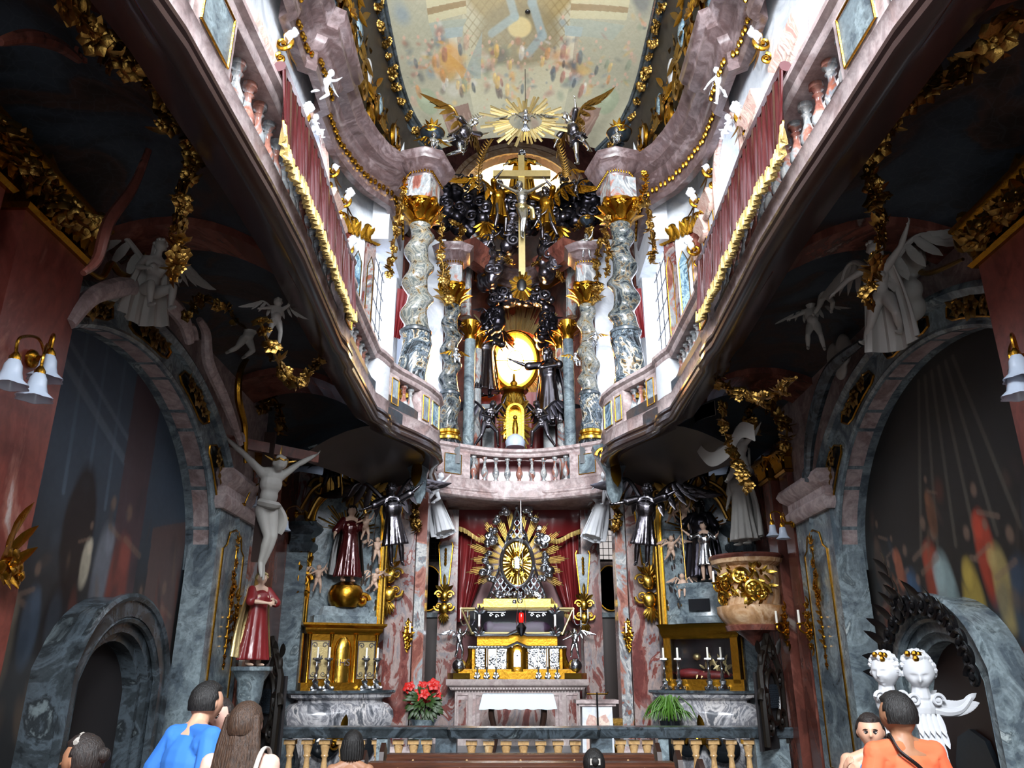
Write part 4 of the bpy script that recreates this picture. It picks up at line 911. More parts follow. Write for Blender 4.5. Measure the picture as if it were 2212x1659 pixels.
# red cloths with gold fringe on the galleries
for s, nm in ((-1, 'left'), (1, 'right')):
    ysq = [4.3 + 2.75 * k / 30 for k in range(31)]; A, B = [], []
    for y in ysq:
        p, d = at_len(side, Ls, s_at(y)); sg = .5 + .5 * abs(sin(pi * (y - 4.3) / 2.75 * 5)); A.append(V((s * (abs(p.x) - .09), y, 5.56))); B.append(V((s * (abs(p.x) - .13), y, 5.02 - .07 * sg + .1 * (y < 4.35))))
    t = thing('gallery_cloth', 'dark red glossy cloth with gold fringe hung over the %s gallery rail' % nm, 'cloth', tuple(A[0]))
    b = MB(); cloth(b, A, B, .022, 22, .012, 12, 300, nrm=(-s, 0, 0), taper=.75); b.tube([a + V((s * .03, 0, 0)) for a in A], .045, 8); obj('drape', b, M('redgloss'), t)
    f = MB(); Bf = [q + V((-s * .01, 0, .03)) for q in B]; Bd = [q + V((-s * .015, 0, -.09 - .02 * sin(9 * k))) for k, q in enumerate(B)]; cloth(f, Bf, Bd, .02, 60, .02, 6, 420, nrm=(-s, 0, 0), taper=.6); obj('fringe', f, M('fringe'), t)

# ---------------------------------------------------------------- twisted columns
def twist_col(s, x, y, r, z0, zr, z1, zc, ze, amp, turns, m_up, m_lo, lab, ew, hand=1, front=True):
    t = thing('twisted_column', lab, 'column', (s * x, y, z0 - .12)); c0 = V((s * x, y, 0)); n = 28
    pl = MB().box((s * x, y, (z0 - .12 + 4.95) / 2 if front else z0 - .3), (r * 2.7, r * 2.7, z0 - .12 - 4.95 if front else .36)); pl.lathe([(r * 1.4, z0 - .14), (r * 1.45, z0 - .1), (r * 1.3, z0 - .02), (r * 1.1, z0)], (s * x, y, 0), 24); obj('plinth', pl, M('marbleblack'), t)
    b = MB().lathe([(r * 1.15, z0 - .04), (r * 1.42, z0 - .01), (r * 1.42, z0 + .04), (r * 1.15, z0 + .07), (r * 1.1, z0 + .1), (r * 1.3, z0 + .12), (r * 1.25, z0 + .17), (r * 1.0, z0 + .2)], (s * x, y, 0), 28); obj('base', b, M('goldbright'), t)
    R = []; m = 60
    for j in range(m + 1):
        u = j / m; z = zr + (z1 - zr) * u; a = hand * turns * 2 * pi * u; e = amp * min(1, u * 6, (1 - u) * 8); c = c0 + V((cos(a) * e, sin(a) * e, z)); q = r * (1 - .16 * u) * (1 + .07 * cos(2 * a))
        R.append([c + V((cos(2 * pi * k / n) * q, sin(2 * pi * k / n) * q, 0)) for k in range(n)])
    obj('shaft', MB().rows(R, True, True), M(m_up), t)
    R = []; m = 30; n = 96
    for j in range(m + 1):
        u = j / m; z = z0 + .18 + (zr - z0 - .18) * u; a = hand * .8 * 2 * pi * u; e = amp * .7 * min(1, u * 4, (1 - u) * 4); c = c0 + V((cos(a + 2) * e, sin(a + 2) * e, z))
        R.append([c + V((cos(2 * pi * k / n), sin(2 * pi * k / n), 0)) * r * 1.06 * (1 + .05 * abs(sin(6 * (2 * pi * k / n) - 1.2 * a * 1.6))) for k in range(n)])
    obj('fluted_shaft', MB().rows(R, True, True), M(m_lo), t)
    rg = MB().lathe([(r * 1.02, zr - .05), (r * 1.2, zr - .03), (r * 1.22, zr + .01), (r * 1.1, zr + .03), (r * 1.0, zr + .06)], (s * x, y, 0), 24)
    obj('collar', rg, M('greydark'), t)
    # capital
    h = zc - z1; cp = MB().lathe([(r * .85, z1 - .02), (r * .95, z1), (r * .85, z1 + .04), (r * .9, z1 + h * .5), (r * 1.2, z1 + h * .85), (r * 1.45, z1 + h * .88), (r * 1.45, zc), (r * .5, zc)], (s * x, y, 0), 16)
    for row, (zz, nn, ln) in enumerate(((.06, 8, .5), (.28, 8, .5), (.5, 6, .35))):
        for k in range(nn): a = 2 * pi * (k + .5 * row) / nn; d = V((cos(a), sin(a), 0)); cp.leaf(c0 + d * r * .85 + V((0, 0, z1 + h * zz)), V((0, 0, 1)) + d * .35, d, h * ln * 1.2, r * .8, .75, .35, 5)
    for k in range(4): a = pi * k / 2; d = V((cos(a), sin(a), 0)); cp.flower(c0 + d * r * 1.3 + V((0, 0, z1 + h * .8)), d, r * .32, 5)
    cpo = obj('capital', cp, M('gold'), t)
    for k in range(4):
        a = pi / 4 + k * pi / 2; d = V((cos(a), sin(a), 0)); v = MB().scroll(c0 + d * r * 1.42 + V((0, 0, z1 + h * .72)), d, (0, 0, 1), h * .27, 1.7, h * .055, pi / 2 + .5, -1, depth=1.5); obj('volute', v, M('gold'), cpo)
    # dosserets and entablature
    bl = MB().box((s * x, y, (zc + ze - .42) / 2), (r * 2.2, r * 2.2, ze - .42 - zc), 0 if not front else s * .25); obj('impost_block', bl, M('redgrey'), t)
    e = MB(); w2 = ew / 2; an = s * .3 if front else 0
    sq = [(-w2 * .62, w2), (-w2 * .62 - .02, -w2 * .35), (-w2 * .35, -w2 * .62), (w2 * .35, -w2 * .62), (w2 * .62 + .02, -w2 * .35), (w2 * .62, w2)]
    ca, sa = cos(an), sin(an); sq = [(s * x + a * ca - b_ * sa, y + a * sa + b_ * ca) for a, b_ in sq]
    e.sweep([(-.3, ze - .44), (-.06, ze - .44), (-.04, ze - .38), (-.07, ze - .36), (-.07, ze - .27), (.0, ze - .22), (.03, ze - .18), (.1, ze - .14), (.12, ze - .08), (.17, ze - .02), (.17, ze), (-.3, ze)], sq); obj('entablature', e, M('cornice'), t)
    d_ = MB()
    for (ax, ay), (bx, by) in zip(sq, sq[1:]):
        a_, b2 = V((ax, ay)), V((bx, by)); L = (b2 - a_).length; dd = (b2 - a_) / L; nn = V((dd.y, -dd.x))
        for i in range(max(1, int(L / .05))): q = a_ + dd * (.05 * i + .025) - nn * .05; d_.ball((q.x, q.y, ze - .315), (.017, .017, .03), 5)
    obj('bead_frieze', d_, M('gold'), t)
    return t
CO = dict(x=1.70, y=11.75, r=.215, z0=5.66, zr=6.86, z1=8.86, zc=9.26, ze=10.12, amp=.055, turns=3.4, ew=.86)
twist_col(-1, m_up='brecciapale', m_lo='brecciadark', lab='large pale mottled twisted marble column at the left chancel corner', hand=1, **CO)
twist_col(1, m_up='breccia', m_lo='brecciadark', lab='large dark mottled twisted marble column at the right chancel corner', hand=-1, **CO)
CI = dict(x=1.29, y=13.75, r=.17, z0=5.62, zr=6.5, z1=8.32, zc=8.72, ze=9.5, amp=.045, turns=3.2, ew=.68, front=False)
twist_col(-1, m_up='breccia', m_lo='breccia', lab='smaller inner twisted marble column left of the amber window', hand=1, **CI)
twist_col(1, m_up='brecciapale', m_lo='brecciadark', lab='smaller white streaked twisted column right of the amber window', hand=-1, **CI)
# plain round shafts framing the window niche
for s, nm in ((-1, 'left'), (1, 'right')):
    for x, y, r, m, lb in ((.98, 14.6, .11, 'grey', 'slim grey round shaft %s of the window, nearest the twisted column'), (.86, 15.1, .1, 'redgrey', 'slim red and grey round shaft next to the dark niche on the %s')):
        t = thing('round_shaft', lb % nm, 'column', (s * x, y, 4.9)); b = MB().lathe([(r * 1.3, 4.9), (r * 1.3, 5.0), (r, 5.06), (r, 7.9), (r * .9, 8.0)], (s * x, y, 0), 20); obj('shaft', b, M(m), t)
        c = MB().lathe([(r, 7.95), (r * 1.1, 8.0), (r, 8.05), (r * 1.5, 8.3), (r * 1.6, 8.34), (r * .5, 8.34)], (s * x, y, 0), 14)
        for k in range(8): a = pi * k / 4; d = V((cos(a), sin(a), 0)); c.leaf(V((s * x, y, 8.02)) + d * r, V((0, 0, 1)) + d * .4, d, .22, .09, .7, .4, 4)
        for sg in (-1, 1): c.scroll((s * x + sg * r * 1.3, y - r, 8.27), (sg, 0, 0), (0, 0, 1), .06, 1.4, .014, pi / 2)
        obj('capital', c, M('gold'), t)
# ---------------------------------------------------------------- upper altar: amber window, glory, throne of grace
wc = P(1113, 780, Y=16.2); WX, WY, WZ = wc
g = MB(); g.rows([[V((.49 * cos(2 * pi * k / 48) * q, 0, .66 * sin(2 * pi * k / 48) * q)) for k in range(48)] for q in (1, .6, .02)], True, True)
wn = bpy.data.objects.new('window_7', g.mesh('pane', M('amberpane'))); C.objects.link(wn); wn.location = wc; wn['kind'] = 'structure'
b = MB(); ov = lambda r, dy=-.03: [V((.49 * cos(2 * pi * k / 48) * r, dy, .66 * sin(2 * pi * k / 48) * r)) for k in range(49)]
b.tube([p for p in ov(.36)], .012, 5); b.box((0, -.03, .42), (.016, .02, .42)); b.box((0, -.03, -.42), (.016, .02, .42)); b.box((.32, -.03, 0), (.34, .02, .02)); b.box((-.32, -.03, 0), (.34, .02, .02))
obj('glazing_bars', b, M('gold'), wn, local=True); b = MB().tube(ov(1.03), .05, 8); obj('window_frame', b, M('gold'), wn, local=True)
t = thing('gilded_glory', 'gilded sunburst of rays spreading round the amber oval window', 'sunburst', wc)
for a0, a1, r0, r1, n, wd, el, nm in ((radians(50), radians(130), .75, 1.5, 46, .04, 1.0, 'top_rays'), (radians(-65), radians(50), .56, .95, 60, .03, 1.25, 'side_rays'), (radians(130), radians(232), .56, .8, 40, .03, 1.25, 'side_rays'), (radians(225), radians(310), .7, 1.35, 46, .045, 1.1, 'bottom_rays')):
    b = MB().rays((0, .02, 0), (1, 0, 0), (0, 0, 1), (0, -1, 0), r0, r1, n, wd, .35, a0, a1, .015, random.Random(int(r1 * 10)), el); obj(nm, b, M('goldpale'), t, local=True)

# dark arch and cloud bank over the window
b = MB(); pts = [(-1.25, 9.0), (-1.25, 9.35), (-.7, 9.6), (-.35, 9.3), (0, 9.22), (.35, 9.3), (.7, 9.6), (1.25, 9.35), (1.25, 9.0), (.75, 9.0), (.62, 9.08), (0, 9.12), (-.62, 9.08), (-.75, 9.0)]
w = MB(); arcp = [(-.95 + 1.9 * k / 20, 15.0 + .9 * sin(pi * k / 20)) for k in range(21)]
w.sweep([(0, 9.72), (-.03, 9.76), (-.03, 9.85), (.08, 9.9), (.12, 10.0), (.2, 10.05), (.2, 10.15), (-.2, 10.15), (-.2, 9.72)], arcp); struct('trim_21', w, M('cornice'))
w = MB().sweep([(.0, 9.5), (.04, 9.5), (.04, 9.74), (-.02, 9.74)], arcp); struct('trim_22', w, M('gold'))
for s in (-1, 1):
    w = MB().sweep([(0, 9.5), (.05, 9.5), (.05, 9.6), (.12, 9.7), (.18, 9.75), (.2, 9.9), (-.2, 9.9), (-.2, 9.5)], [(s * x, y) for x, y in ((1.05, 14.0), (.75, 14.5), (.45, 14.9))][::(-1 if s > 0 else 1)]); struct('trim_%d' % (23 if s < 0 else 24), w, M('brownred'))
    rib = MB().tube(bez([(s * 1.1, 14.9, 8.6), (s * 1.1, 14.9, 9.6), (s * .9, 14.9, 10.5), (s * .4, 14.9, 10.9), (0, 14.9, 11.0)], 8), .12, 8); struct('trim_%d' % (25 if s < 0 else 26), rib, M('redgrey'))
rc = random.Random(11)
for k, (px, py, dx, dz, n, m, lb) in enumerate(((995, 450, 1.1, 1.0, 34, 'blacksilver', 'bank of nearly black clouds at the left end of the throne of grace'), (1258, 445, 1.1, .9, 34, 'blacksilver', 'bank of nearly black clouds at the right end of the throne of grace'), (1085, 465, .9, .8, 28, 'cloudsilver', 'dark silver clouds under the kneeling angel left of the cross'), (1172, 465, .9, .8, 28, 'cloudsilver', 'dark silver clouds right of the crucified figure'),
        (1060, 575, .35, .9, 22, 'cloudsilver', 'column of dark silver clouds left of the gold sunburst plaque'), (1190, 560, .4, .8, 18, 'cloudsilver', 'cluster of dark silver clouds right of the gold beam'), (1105, 520, .35, .5, 14, 'cloudsilver', 'small dark silver cloud cluster beneath the cross figure'),
        (1090, 648, .7, .3, 14, 'cloudsilver', 'scrolled dark clouds just above the window rays on the left'), (1160, 650, .6, .3, 12, 'cloudsilver', 'scrolled dark clouds just above the window rays on the right'), (1180, 715, .3, .5, 12, 'blacksilver', 'small dark cloud touching the upper right of the amber window'), (1062, 700, .3, .5, 12, 'blacksilver', 'small dark cloud touching the upper left of the amber window'))):
    c = P(px, py, Y=14.7 if k < 7 else 15.6); b = MB(); [b.ball(c + V((rc.uniform(-.5, .5) * dx, rc.uniform(-.2, .2), rc.uniform(-.5, .5) * dz)), rc.uniform(.09, .19), 10) for q in range(int(n * 1.7))]; o = obj('cloud_bank', remesh(b, 'cloud_bank', .022, M(m), 3), None); sc = MB(); [sc.scroll(c + V((rc.uniform(-.4, .4) * dx, -.32, rc.uniform(-.4, .4) * dz)), (1, 0, 0), (0, 0, 1), .13, 1.5, .03, rc.uniform(0, 6), n=16) for q in range(3 + n // 6)]; obj('cloud_curl', sc, M(m), o); tag(o, lb, 'clouds')
# gold lining under the clouds
for k, (px, py) in enumerate(((1050, 480), (1205, 490))):
    c = P(px, py, Y=14.5); b = MB().fan(c, (0, 0, -1), (0, -1, 0), .4, 7, 2.2, .12); o = obj('gilded_shell', b, M('gold')); tag(o, 'gilded shell under the dark clouds %s of the cross' % ('left' if k == 0 else 'right'), 'ornament')

# the cross with its crucified figure
cx = P(1128, 500, Y=14.0); t = thing('crucifix', 'tall gold beam cross with silver crucified figure high above the altar', 'crucifix', P(1128, 640, Y=14.0))
a, b_ = P(1128, 640, Y=14.0), P(1126, 338, Y=14.15); up = (b_ - a).normalized(); b = MB(); u = V((1, 0, 0))
def beam(mb, a, c, w, d): 
    k = (c - a).normalized(); e = V((1, 0, 0)) if abs(k.x) < .5 else V((0, 0, 1)); q = k.cross(e).normalized(); e = q.cross(k)
    mb.add([a + e * x * w / 2 + q * y * d / 2 for x, y in ((-1, -1), (1, -1), (1, 1), (-1, 1))] + [c + e * x * w / 2 + q * y * d / 2 for x, y in ((-1, -1), (1, -1), (1, 1), (-1, 1))], [(0, 1, 2, 3), (7, 6, 5, 4), (0, 4, 5, 1), (1, 5, 6, 2), (2, 6, 7, 3), (3, 7, 4, 0)])
beam(b, a, b_, .13, .1); cr = obj('upright_beam', b, M('goldpale'), t)
b = MB(); q = P(1127, 377, Y=14.1); beam(b, q - u * .6, q + u * .6, .15, .1); obj('cross_beam', b, M('goldpale'), t)
b = MB(); beam(b, b_ - up * .32 - u * .14, b_ - up * .32 + u * .14, .1, .05); obj('title_board', b, M('gold'), t)
pl = MB().rays((0, 0, 0), (1, 0, 0), (0, 0, 1), (0, -1, 0), .1, .27, 26, .05, .3, 0, 2 * pi, .02, random.Random(2), 1.25); pl.mapv(lambda p: p + P(1127, 618, Y=13.9)); pq = obj('sunburst_plaque', pl, M('goldbright'), t)
c = P(1127, 616, Y=13.88); b = MB().ball(c, (.09, .03, .14), 16); obj('dark_disc', b, M('black'), pq)
XP = dict(pel=(0, 0, .50), ch=(0, -.03, .70), nk=(.0, -.05, .80), hd=(-.04, -.10, .88), sl=(.11, -.02, .80), sr=(-.11, -.02, .80), el=(.26, 0, .90), er=(-.26, 0, .90), hl=(.39, .02, 1.0), hr=(-.39, .02, 1.0), tl=(.04, 0, .48), tr=(-.04, 0, .48), kl=(.05, -.07, .27), kr=(.0, -.07, .26), fl=(.015, 0, .04), fr=(-.015, -.02, .06), dl=(0, -.4, -1), dr=(0, -.4, -1))
def corpus(H, m, p=XP):
    def ex(mb, q, g): hairblob(mb, q['hd'], H * .13, 0, 16, .13, -.4, random.Random(8))
    return body(H, p, .2, .5, .2, False, H / 100, M(m), name='corpus', extra=ex)
me, pp, hh = corpus(1.25, 'silver'); o = obj('corpus', me, None, t); base = P(1128, 508, Y=13.93); o.location = base - V(t.location)
lc = MB(); lc.tube(bez([pp['pel'] + V((-.1, -.03, .04)), pp['pel'] + V((0, -.11, .0)), pp['pel'] + V((.11, -.03, .03)), pp['pel'] + V((.2, .02, -.02)), pp['pel'] + V((.22, .05, -.22))], 6), lambda x: .05 + .015 * sin(9 * x), 8, True, .7); obj('loincloth', lc, M('goldpale'), o, local=True)

def saint(name, label, cat, H, loc, rz, pose, mb_, mr, mw=None, mh=None, cape=None, yaw=0, pitch=0, rx=None, group=None, female=True, sk=(.10, .17), extra=None, beard=False, longhair=True, leglen=True, skl=(0, 0), child=False, hatless=True, nf=9):
    t = thing(name, label, cat, loc, rz, group)
    me, p, hh = body(H, pose, yaw, pitch, 0, child, H / 95, M(mb_), female=female, msmooth=1); bo = obj('body', me, None, t)
    if mr:
        s_ = MB(); q = p['pel']; z0 = min(p['fl'].z, p['fr'].z) + (.03 * H if leglen else .22 * H)
        skirt(s_, (q.x, q.y, 0), q.z + .1 * H, max(0.0, z0), sk[0] * H, sk[1] * H, nf, .2, .8, skl); s_.ball(p['ch'] + V((0, 0, -.02)) * H, (.12 * H, .1 * H, .125 * H), 12)
        for a in 'lr': limb(s_, [p['s' + a], p['s' + a].lerp(p['e' + a], .6), p['e' + a]], [.045 * H, .05 * H, .055 * H], 9)
        rb = remesh(s_, 'robe', H / 90, M(mr), 1); obj('robe', rb, None, t)
    h_ = MB(); hairblob(h_, p['hd'], hh, yaw, 34, .13, -.15, random.Random(5), False)
    if longhair: limb(h_, [p['hd'] + V((0, .045, .02)) * H, p['hd'].lerp(p['nk'], .8) + V((0, .05, 0)) * H, p['ch'].lerp(p['nk'], .3) + V((0, .07, 0)) * H], [.055 * H, .05 * H, .03 * H], 8)
    if beard: limb(h_, [p['hd'] + V((0, -.045, -.045)) * H, p['hd'] + V((0, -.05, -.1)) * H], [.032 * H, .018 * H], 8)
    obj('hair', h_, M(mh or mb_), t, local=True)
    if mw:
        for sg in (-1, 1):
            w = MB(); wing(w, p['ch'] + V((sg * .04, .06, .04)) * H, (sg * .8, .4, .35), (sg * .1, .15, 1), H * .62); obj('wing', w, M(mw), t, local=True)
    if cape:
        c_ = MB(); sl, sr = p['sl'], p['sr']; A = [sr + V((-.02, .02, .03)) * H, p['nk'] + V((0, .06, .0)) * H, sl + V((.02, .02, .03)) * H]; z = max(.02, p['pel'].z / H - .42)
        B = [V((-.24 * H, .03 * H, z * H)), V((0, .16 * H, (z - .03) * H)), V((.24 * H, .03 * H, z * H))]; cloth(c_, bez(A, 5), bez(B, 5), .03 * H, 4, .015 * H, 12, 36, bulge=.04 * H); obj('cape', c_, M(cape), t, local=True)
    if rx: t.rotation_euler = (rx[0], rx[1], rz)
    return t, p
def at(px, py, Y): return P(px, py, Y=Y)
saint('bearded_figure_statue', 'bearded gold-robed figure rising behind the top of the cross', 'statue', 1.25, at(1128, 430, 14.5), 0, dict(el=(.22, -.08, .68), hl=(.3, -.14, .6), er=(-.22, -.08, .68), hr=(-.3, -.14, .6)), 'silver', 'goldbright', None, 'silver', 'gold', beard=True, female=False)
def flyer(lb, px, py, Y, H, rz, pose, a='darksilver', r='gold', w='gold', rx=None, cat='angel', **k): return saint('angel_statue', lb, cat, H, at(px, py, Y), rz, pose, a, r, w, rx=rx, **k)
flyer('silver angel with gilded wings kneeling left of the cross and gripping it', 1078, 500, 14.2, 1.25, .6, dict(el=(.2, -.08, .82), hl=(.3, -.14, .98), er=(-.18, -.1, .85), hr=(-.1, -.2, 1.0), kl=(.1, -.06, .27), fl=(.14, .02, .03), kr=(-.08, -.08, .27), fr=(-.1, -.02, .03)), skl=(.02, .02), leglen=False)
flyer('silver angel with gilded robe supporting the cross from the right', 1180, 520, 14.2, 1.3, -.5, dict(el=(.18, -.1, .85), hl=(.1, -.2, .98), er=(-.2, -.08, .82), hr=(-.3, -.1, .95), kl=(.12, -.06, .27), fl=(.2, .02, .03)), leglen=False)
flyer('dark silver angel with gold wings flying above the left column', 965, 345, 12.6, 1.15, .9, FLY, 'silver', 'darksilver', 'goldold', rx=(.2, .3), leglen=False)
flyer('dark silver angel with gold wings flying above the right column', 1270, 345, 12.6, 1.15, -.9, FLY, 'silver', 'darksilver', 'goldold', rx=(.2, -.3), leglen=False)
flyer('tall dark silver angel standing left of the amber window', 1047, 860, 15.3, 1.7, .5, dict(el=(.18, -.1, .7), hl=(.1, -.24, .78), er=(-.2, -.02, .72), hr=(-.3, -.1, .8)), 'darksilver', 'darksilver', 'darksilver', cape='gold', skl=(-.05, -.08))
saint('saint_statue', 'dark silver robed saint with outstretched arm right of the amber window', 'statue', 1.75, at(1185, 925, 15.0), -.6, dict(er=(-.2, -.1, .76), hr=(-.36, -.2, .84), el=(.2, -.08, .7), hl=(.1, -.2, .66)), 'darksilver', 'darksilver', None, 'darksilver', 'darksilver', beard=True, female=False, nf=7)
for k, (px, py, Y, H, rz, ps, m, lb) in enumerate(((1036, 425, 14.0, .62, .4, SIT, 'darksilver', 'dark putto sitting on the clouds left of the cross'), (1222, 405, 14.0, .62, -.4, SIT, 'darksilver', 'dark putto sitting on the clouds right of the cross'), (935, 330, 12.0, .5, .3, SIT, 'silver', 'silver putto on top of the left outer column'), (1335, 320, 12.0, .5, -.3, SIT, 'silver', 'silver putto on top of the right outer column'),
        (1010, 420, 14.2, .5, .9, FLY, 'blacksilver', 'blackened putto at the left end of the cloud bank'), (1245, 440, 14.2, .55, -.9, FLY, 'darksilver', 'putto tumbling below the clouds at their right end'), (1060, 545, 14.3, .5, .2, FLY, 'darksilver', 'putto nestled in the cloud column left of the gold beam'), (1200, 560, 14.3, .5, -.2, FLY, 'darksilver', 'putto in the clouds right of the gold beam'),
        (1163, 500, 14.1, .5, 0, FLY, 'darksilver', 'small putto at the feet of the angel right of the cross'), (1056, 715, 15.2, .55, .8, FLY, 'blacksilver', 'dark putto leaning over the upper left rim of the amber window'), (1182, 730, 15.2, .5, -.8, FLY, 'blacksilver', 'dark putto by the upper right rim of the amber window'), (1268, 560, 13.5, .55, -.3, REACH, 'silver', 'silver putto climbing the capital of the right inner column'),
        (985, 790, 13.5, .42, .3, SIT, 'silver', 'silver putto clinging to the left inner column shaft'), (1243, 795, 13.5, .36, .6, SIT, 'silver', 'silver putto at the left side of the right inner column shaft'), (1286, 755, 13.5, .34, -.5, FLY, 'silver', 'tiny silver putto on the right side of the right inner column'))):
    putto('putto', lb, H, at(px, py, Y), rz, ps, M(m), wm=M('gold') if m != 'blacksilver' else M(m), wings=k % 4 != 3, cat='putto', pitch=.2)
# naked angels carrying the tabernacle niche
ATL = dict(pel=(0, .0, .46), ch=(.05, -.05, .64), nk=(.07, -.08, .75), hd=(.08, -.12, .85), sl=(.17, -.06, .72), sr=(-.04, -.06, .74), el=(.28, -.08, .86), hl=(.34, -.1, 1.02), er=(-.14, -.12, .62), hr=(-.02, -.22, .56), kl=(.16, -.14, .30), fl=(.2, -.06, .04), kr=(-.12, -.05, .24), fr=(-.24, .05, .03))
saint('angel_statue', 'nude bronze angel bracing itself left of the gilded tabernacle niche', 'angel', 1.0, at(1052, 968, 14.6), .3, ATL, 'darksilver', None, 'blacksilver', cape=None, sk=(.1, .12))
t, p = saint('angel_statue', 'nude bronze angel with dark wings right of the gilded tabernacle niche', 'angel', 1.0, at(1172, 968, 14.6), -.3, ATL, 'darksilver', None, 'blacksilver'); t.scale = (-1, 1, 1)
# tabernacle niche with ray ring, orb and glass dome
t = thing('gilded_niche', 'small gilded niche ringed by bright pointed rays under the window', 'shrine', at(1113, 965, 14.5)); c = at(1113, 912, 14.5); b = MB()
cs = [(-.17, -.4), (.17, -.4), (.17, .22)] + [(.17 * cos(pi * k / 10), .22 + .17 * sin(pi * k / 10)) for k in range(1, 10)] + [(-.17, .22)]
n = len(cs); b.add([c + V((x, 0, z)) for x, z in cs] + [c + V((x * .72, 0, z * .9)) for x, z in cs] + [c + V((x * .72, .2, z * .9)) for x, z in cs], [(i, (i + 1) % n, n + (i + 1) % n, n + i) for i in range(n)] + [(n + i, n + (i + 1) % n, 2 * n + (i + 1) % n, 2 * n + i) for i in range(n)] + [tuple(range(2 * n, 3 * n))]); obj('niche', b, M('gold'), t)
b = MB().rays(c, (1, 0, 0), (0, 0, 1), (0, -1, 0), .19, .37, 52, .035, .4, 0, 2 * pi, .015, random.Random(4), 1.75); b.mapv(lambda p: p + V((0, .03, 0))); obj('rays', b, M('goldbright'), t)
b = MB().lathe([(.05, -.36), (.07, -.3), (.05, -.2), (.06, -.1), (.045, .02), (.02, .06)], c + V((0, .08, 0)), 12); b.ball(c + V((0, .08, .12)), .045, 10); obj('figure', b, M('goldbright'), t)
b = MB().lathe([(.18, -.54), (.2, -.5), (.13, -.46), (.12, -.42), (.2, -.4)], c, 16); obj('foot', b, M('silver'), t)
t = thing('globe_reliquary', 'gilded ball crowned with a finial between window and ray-ringed niche', 'reliquary', at(1110, 905, 15)); c = at(1110, 868, 15.0); b = MB().ball(c, (.26, .22, .3), 20); obj('globe', b, M('gold'), t); b = MB().lathe([(.28, .2), (.3, .24), (.1, .27), (.06, .34), (.08, .4), (.03, .46), (.02, .6)], c, 14); obj('lid', b, M('gold'), t); b = MB(); b.fan(c + V((0, -.2, -.05)), (0, 0, 1), (0, -1, 0), .2, 7, 3); b.box(c + V((0, 0, -.55)), (.4, .3, .5)); obj('relief', b, M('goldbright'), t)
t = thing('glass_dome', 'clear glass dome with a white form below the ray-ringed niche', 'dome', at(1113, 972, 14.2)); c = at(1113, 955, 14.2); b = MB().lathe([(.0, -.1), (.17, -.1), (.19, 0), (.15, .09), (.06, .15), (0, .16)], c, 20, cap=False); obj('cover', b, M('glassbell'), t)
b = MB().box((0, 14.75, 5.2), (1.5, .5, .6)); t = tag(obj('altar_step', b, M('crimson')), 'dark red marble ledge carrying the niche and the bronze angels', 'ledge')
for s in (-1, 1):
    b = MB().box((s * .62, 15.6, 6.0), (.24, .3, 1.5)); b.box((s * .62, 15.55, 6.8), (.34, .4, .1)); tag(obj('bluish_pedestal', b, M('greydark')), 'dark marble pedestal below the statue %s of the amber window' % ('left' if s < 0 else 'right'), 'pedestal')
b = MB(); cloth(b, [(-.85, 15.9, 7.3), (.85, 15.9, 7.3)], [(-.85, 15.9, 4.92), (.85, 15.9, 4.92)], .03, 9, .01, 8); tag(obj('red_hanging', b, M('crimson')), 'deep red cloth hanging behind the lower window rays', 'hanging')

# dove with rays
c = P(1135, 262, Y=12.5); t = thing('dove_glory', 'gilded rays with a silver dove hovering under the painted ceiling', 'sunburst', c)
b = MB().rays((0, 0, 0), (1, 0, 0), (0, 0, 1), (0, -1, 0), .32, .95, 70, .05, .5, 0, 2 * pi, .02, random.Random(6), .5); b.mapv(lambda p: V((p.x, p.y - p.z * .35, p.z))); obj('rays', b, M('goldpale'), t, local=True)
b = MB(); b.ball((0, -.1, -.02), (.07, .14, .06), 10); b.ball((0, -.24, .04), .05, 8)
for sg in (-1, 1): wing(b, (sg * .04, -.08, 0), (sg, 0, .1), (0, .3, 1), .42, n=6)
for k in range(-2, 3): b.leaf((0, .02, -.03), (k * .25, .4, -1), (0, -1, 0), .18, .07)
obj('dove', b, M('silver'), t, local=True)
b = MB().tube([c + V((0, 0, .3)), V((c.x, c.y, 12.84))], .006, 5); obj('rod', b, M('black'), t)
# long curved feathers / palms and vases around the angels
for k, (pts, m, lb) in enumerate(((((1045, 250), (1020, 262), (1012, 290), (1000, 335)), 'silver', 'white ostrich-like plume beside the flying angel left of the dove'), (((1062, 300), (1045, 330), (1034, 370), (1036, 415)), 'goldold', 'thin gilded palm branch curving above the left putto'), (((1198, 300), (1212, 330), (1220, 365), (1222, 385)), 'goldold', 'thin gilded palm branch curving above the right putto'), (((1230, 250), (1250, 262), (1256, 290), (1250, 310)), 'goldold', 'gilded palm frond beside the flying angel right of the dove'))):
    q = bez([P(x, y, Y=12.9) for x, y in pts], 6); b = MB().tube(q, .015, 5)
    for i in range(2, len(q) - 1):
        for sg in (-1, 1): b.leaf(q[i], (q[i] - q[i + 1]).normalized() * .5 + V((sg, -.2, .1)), (0, -1, 0), .1, .025, .4)
    tag(obj('palm_branch', b, M(m)), lb, 'branch')
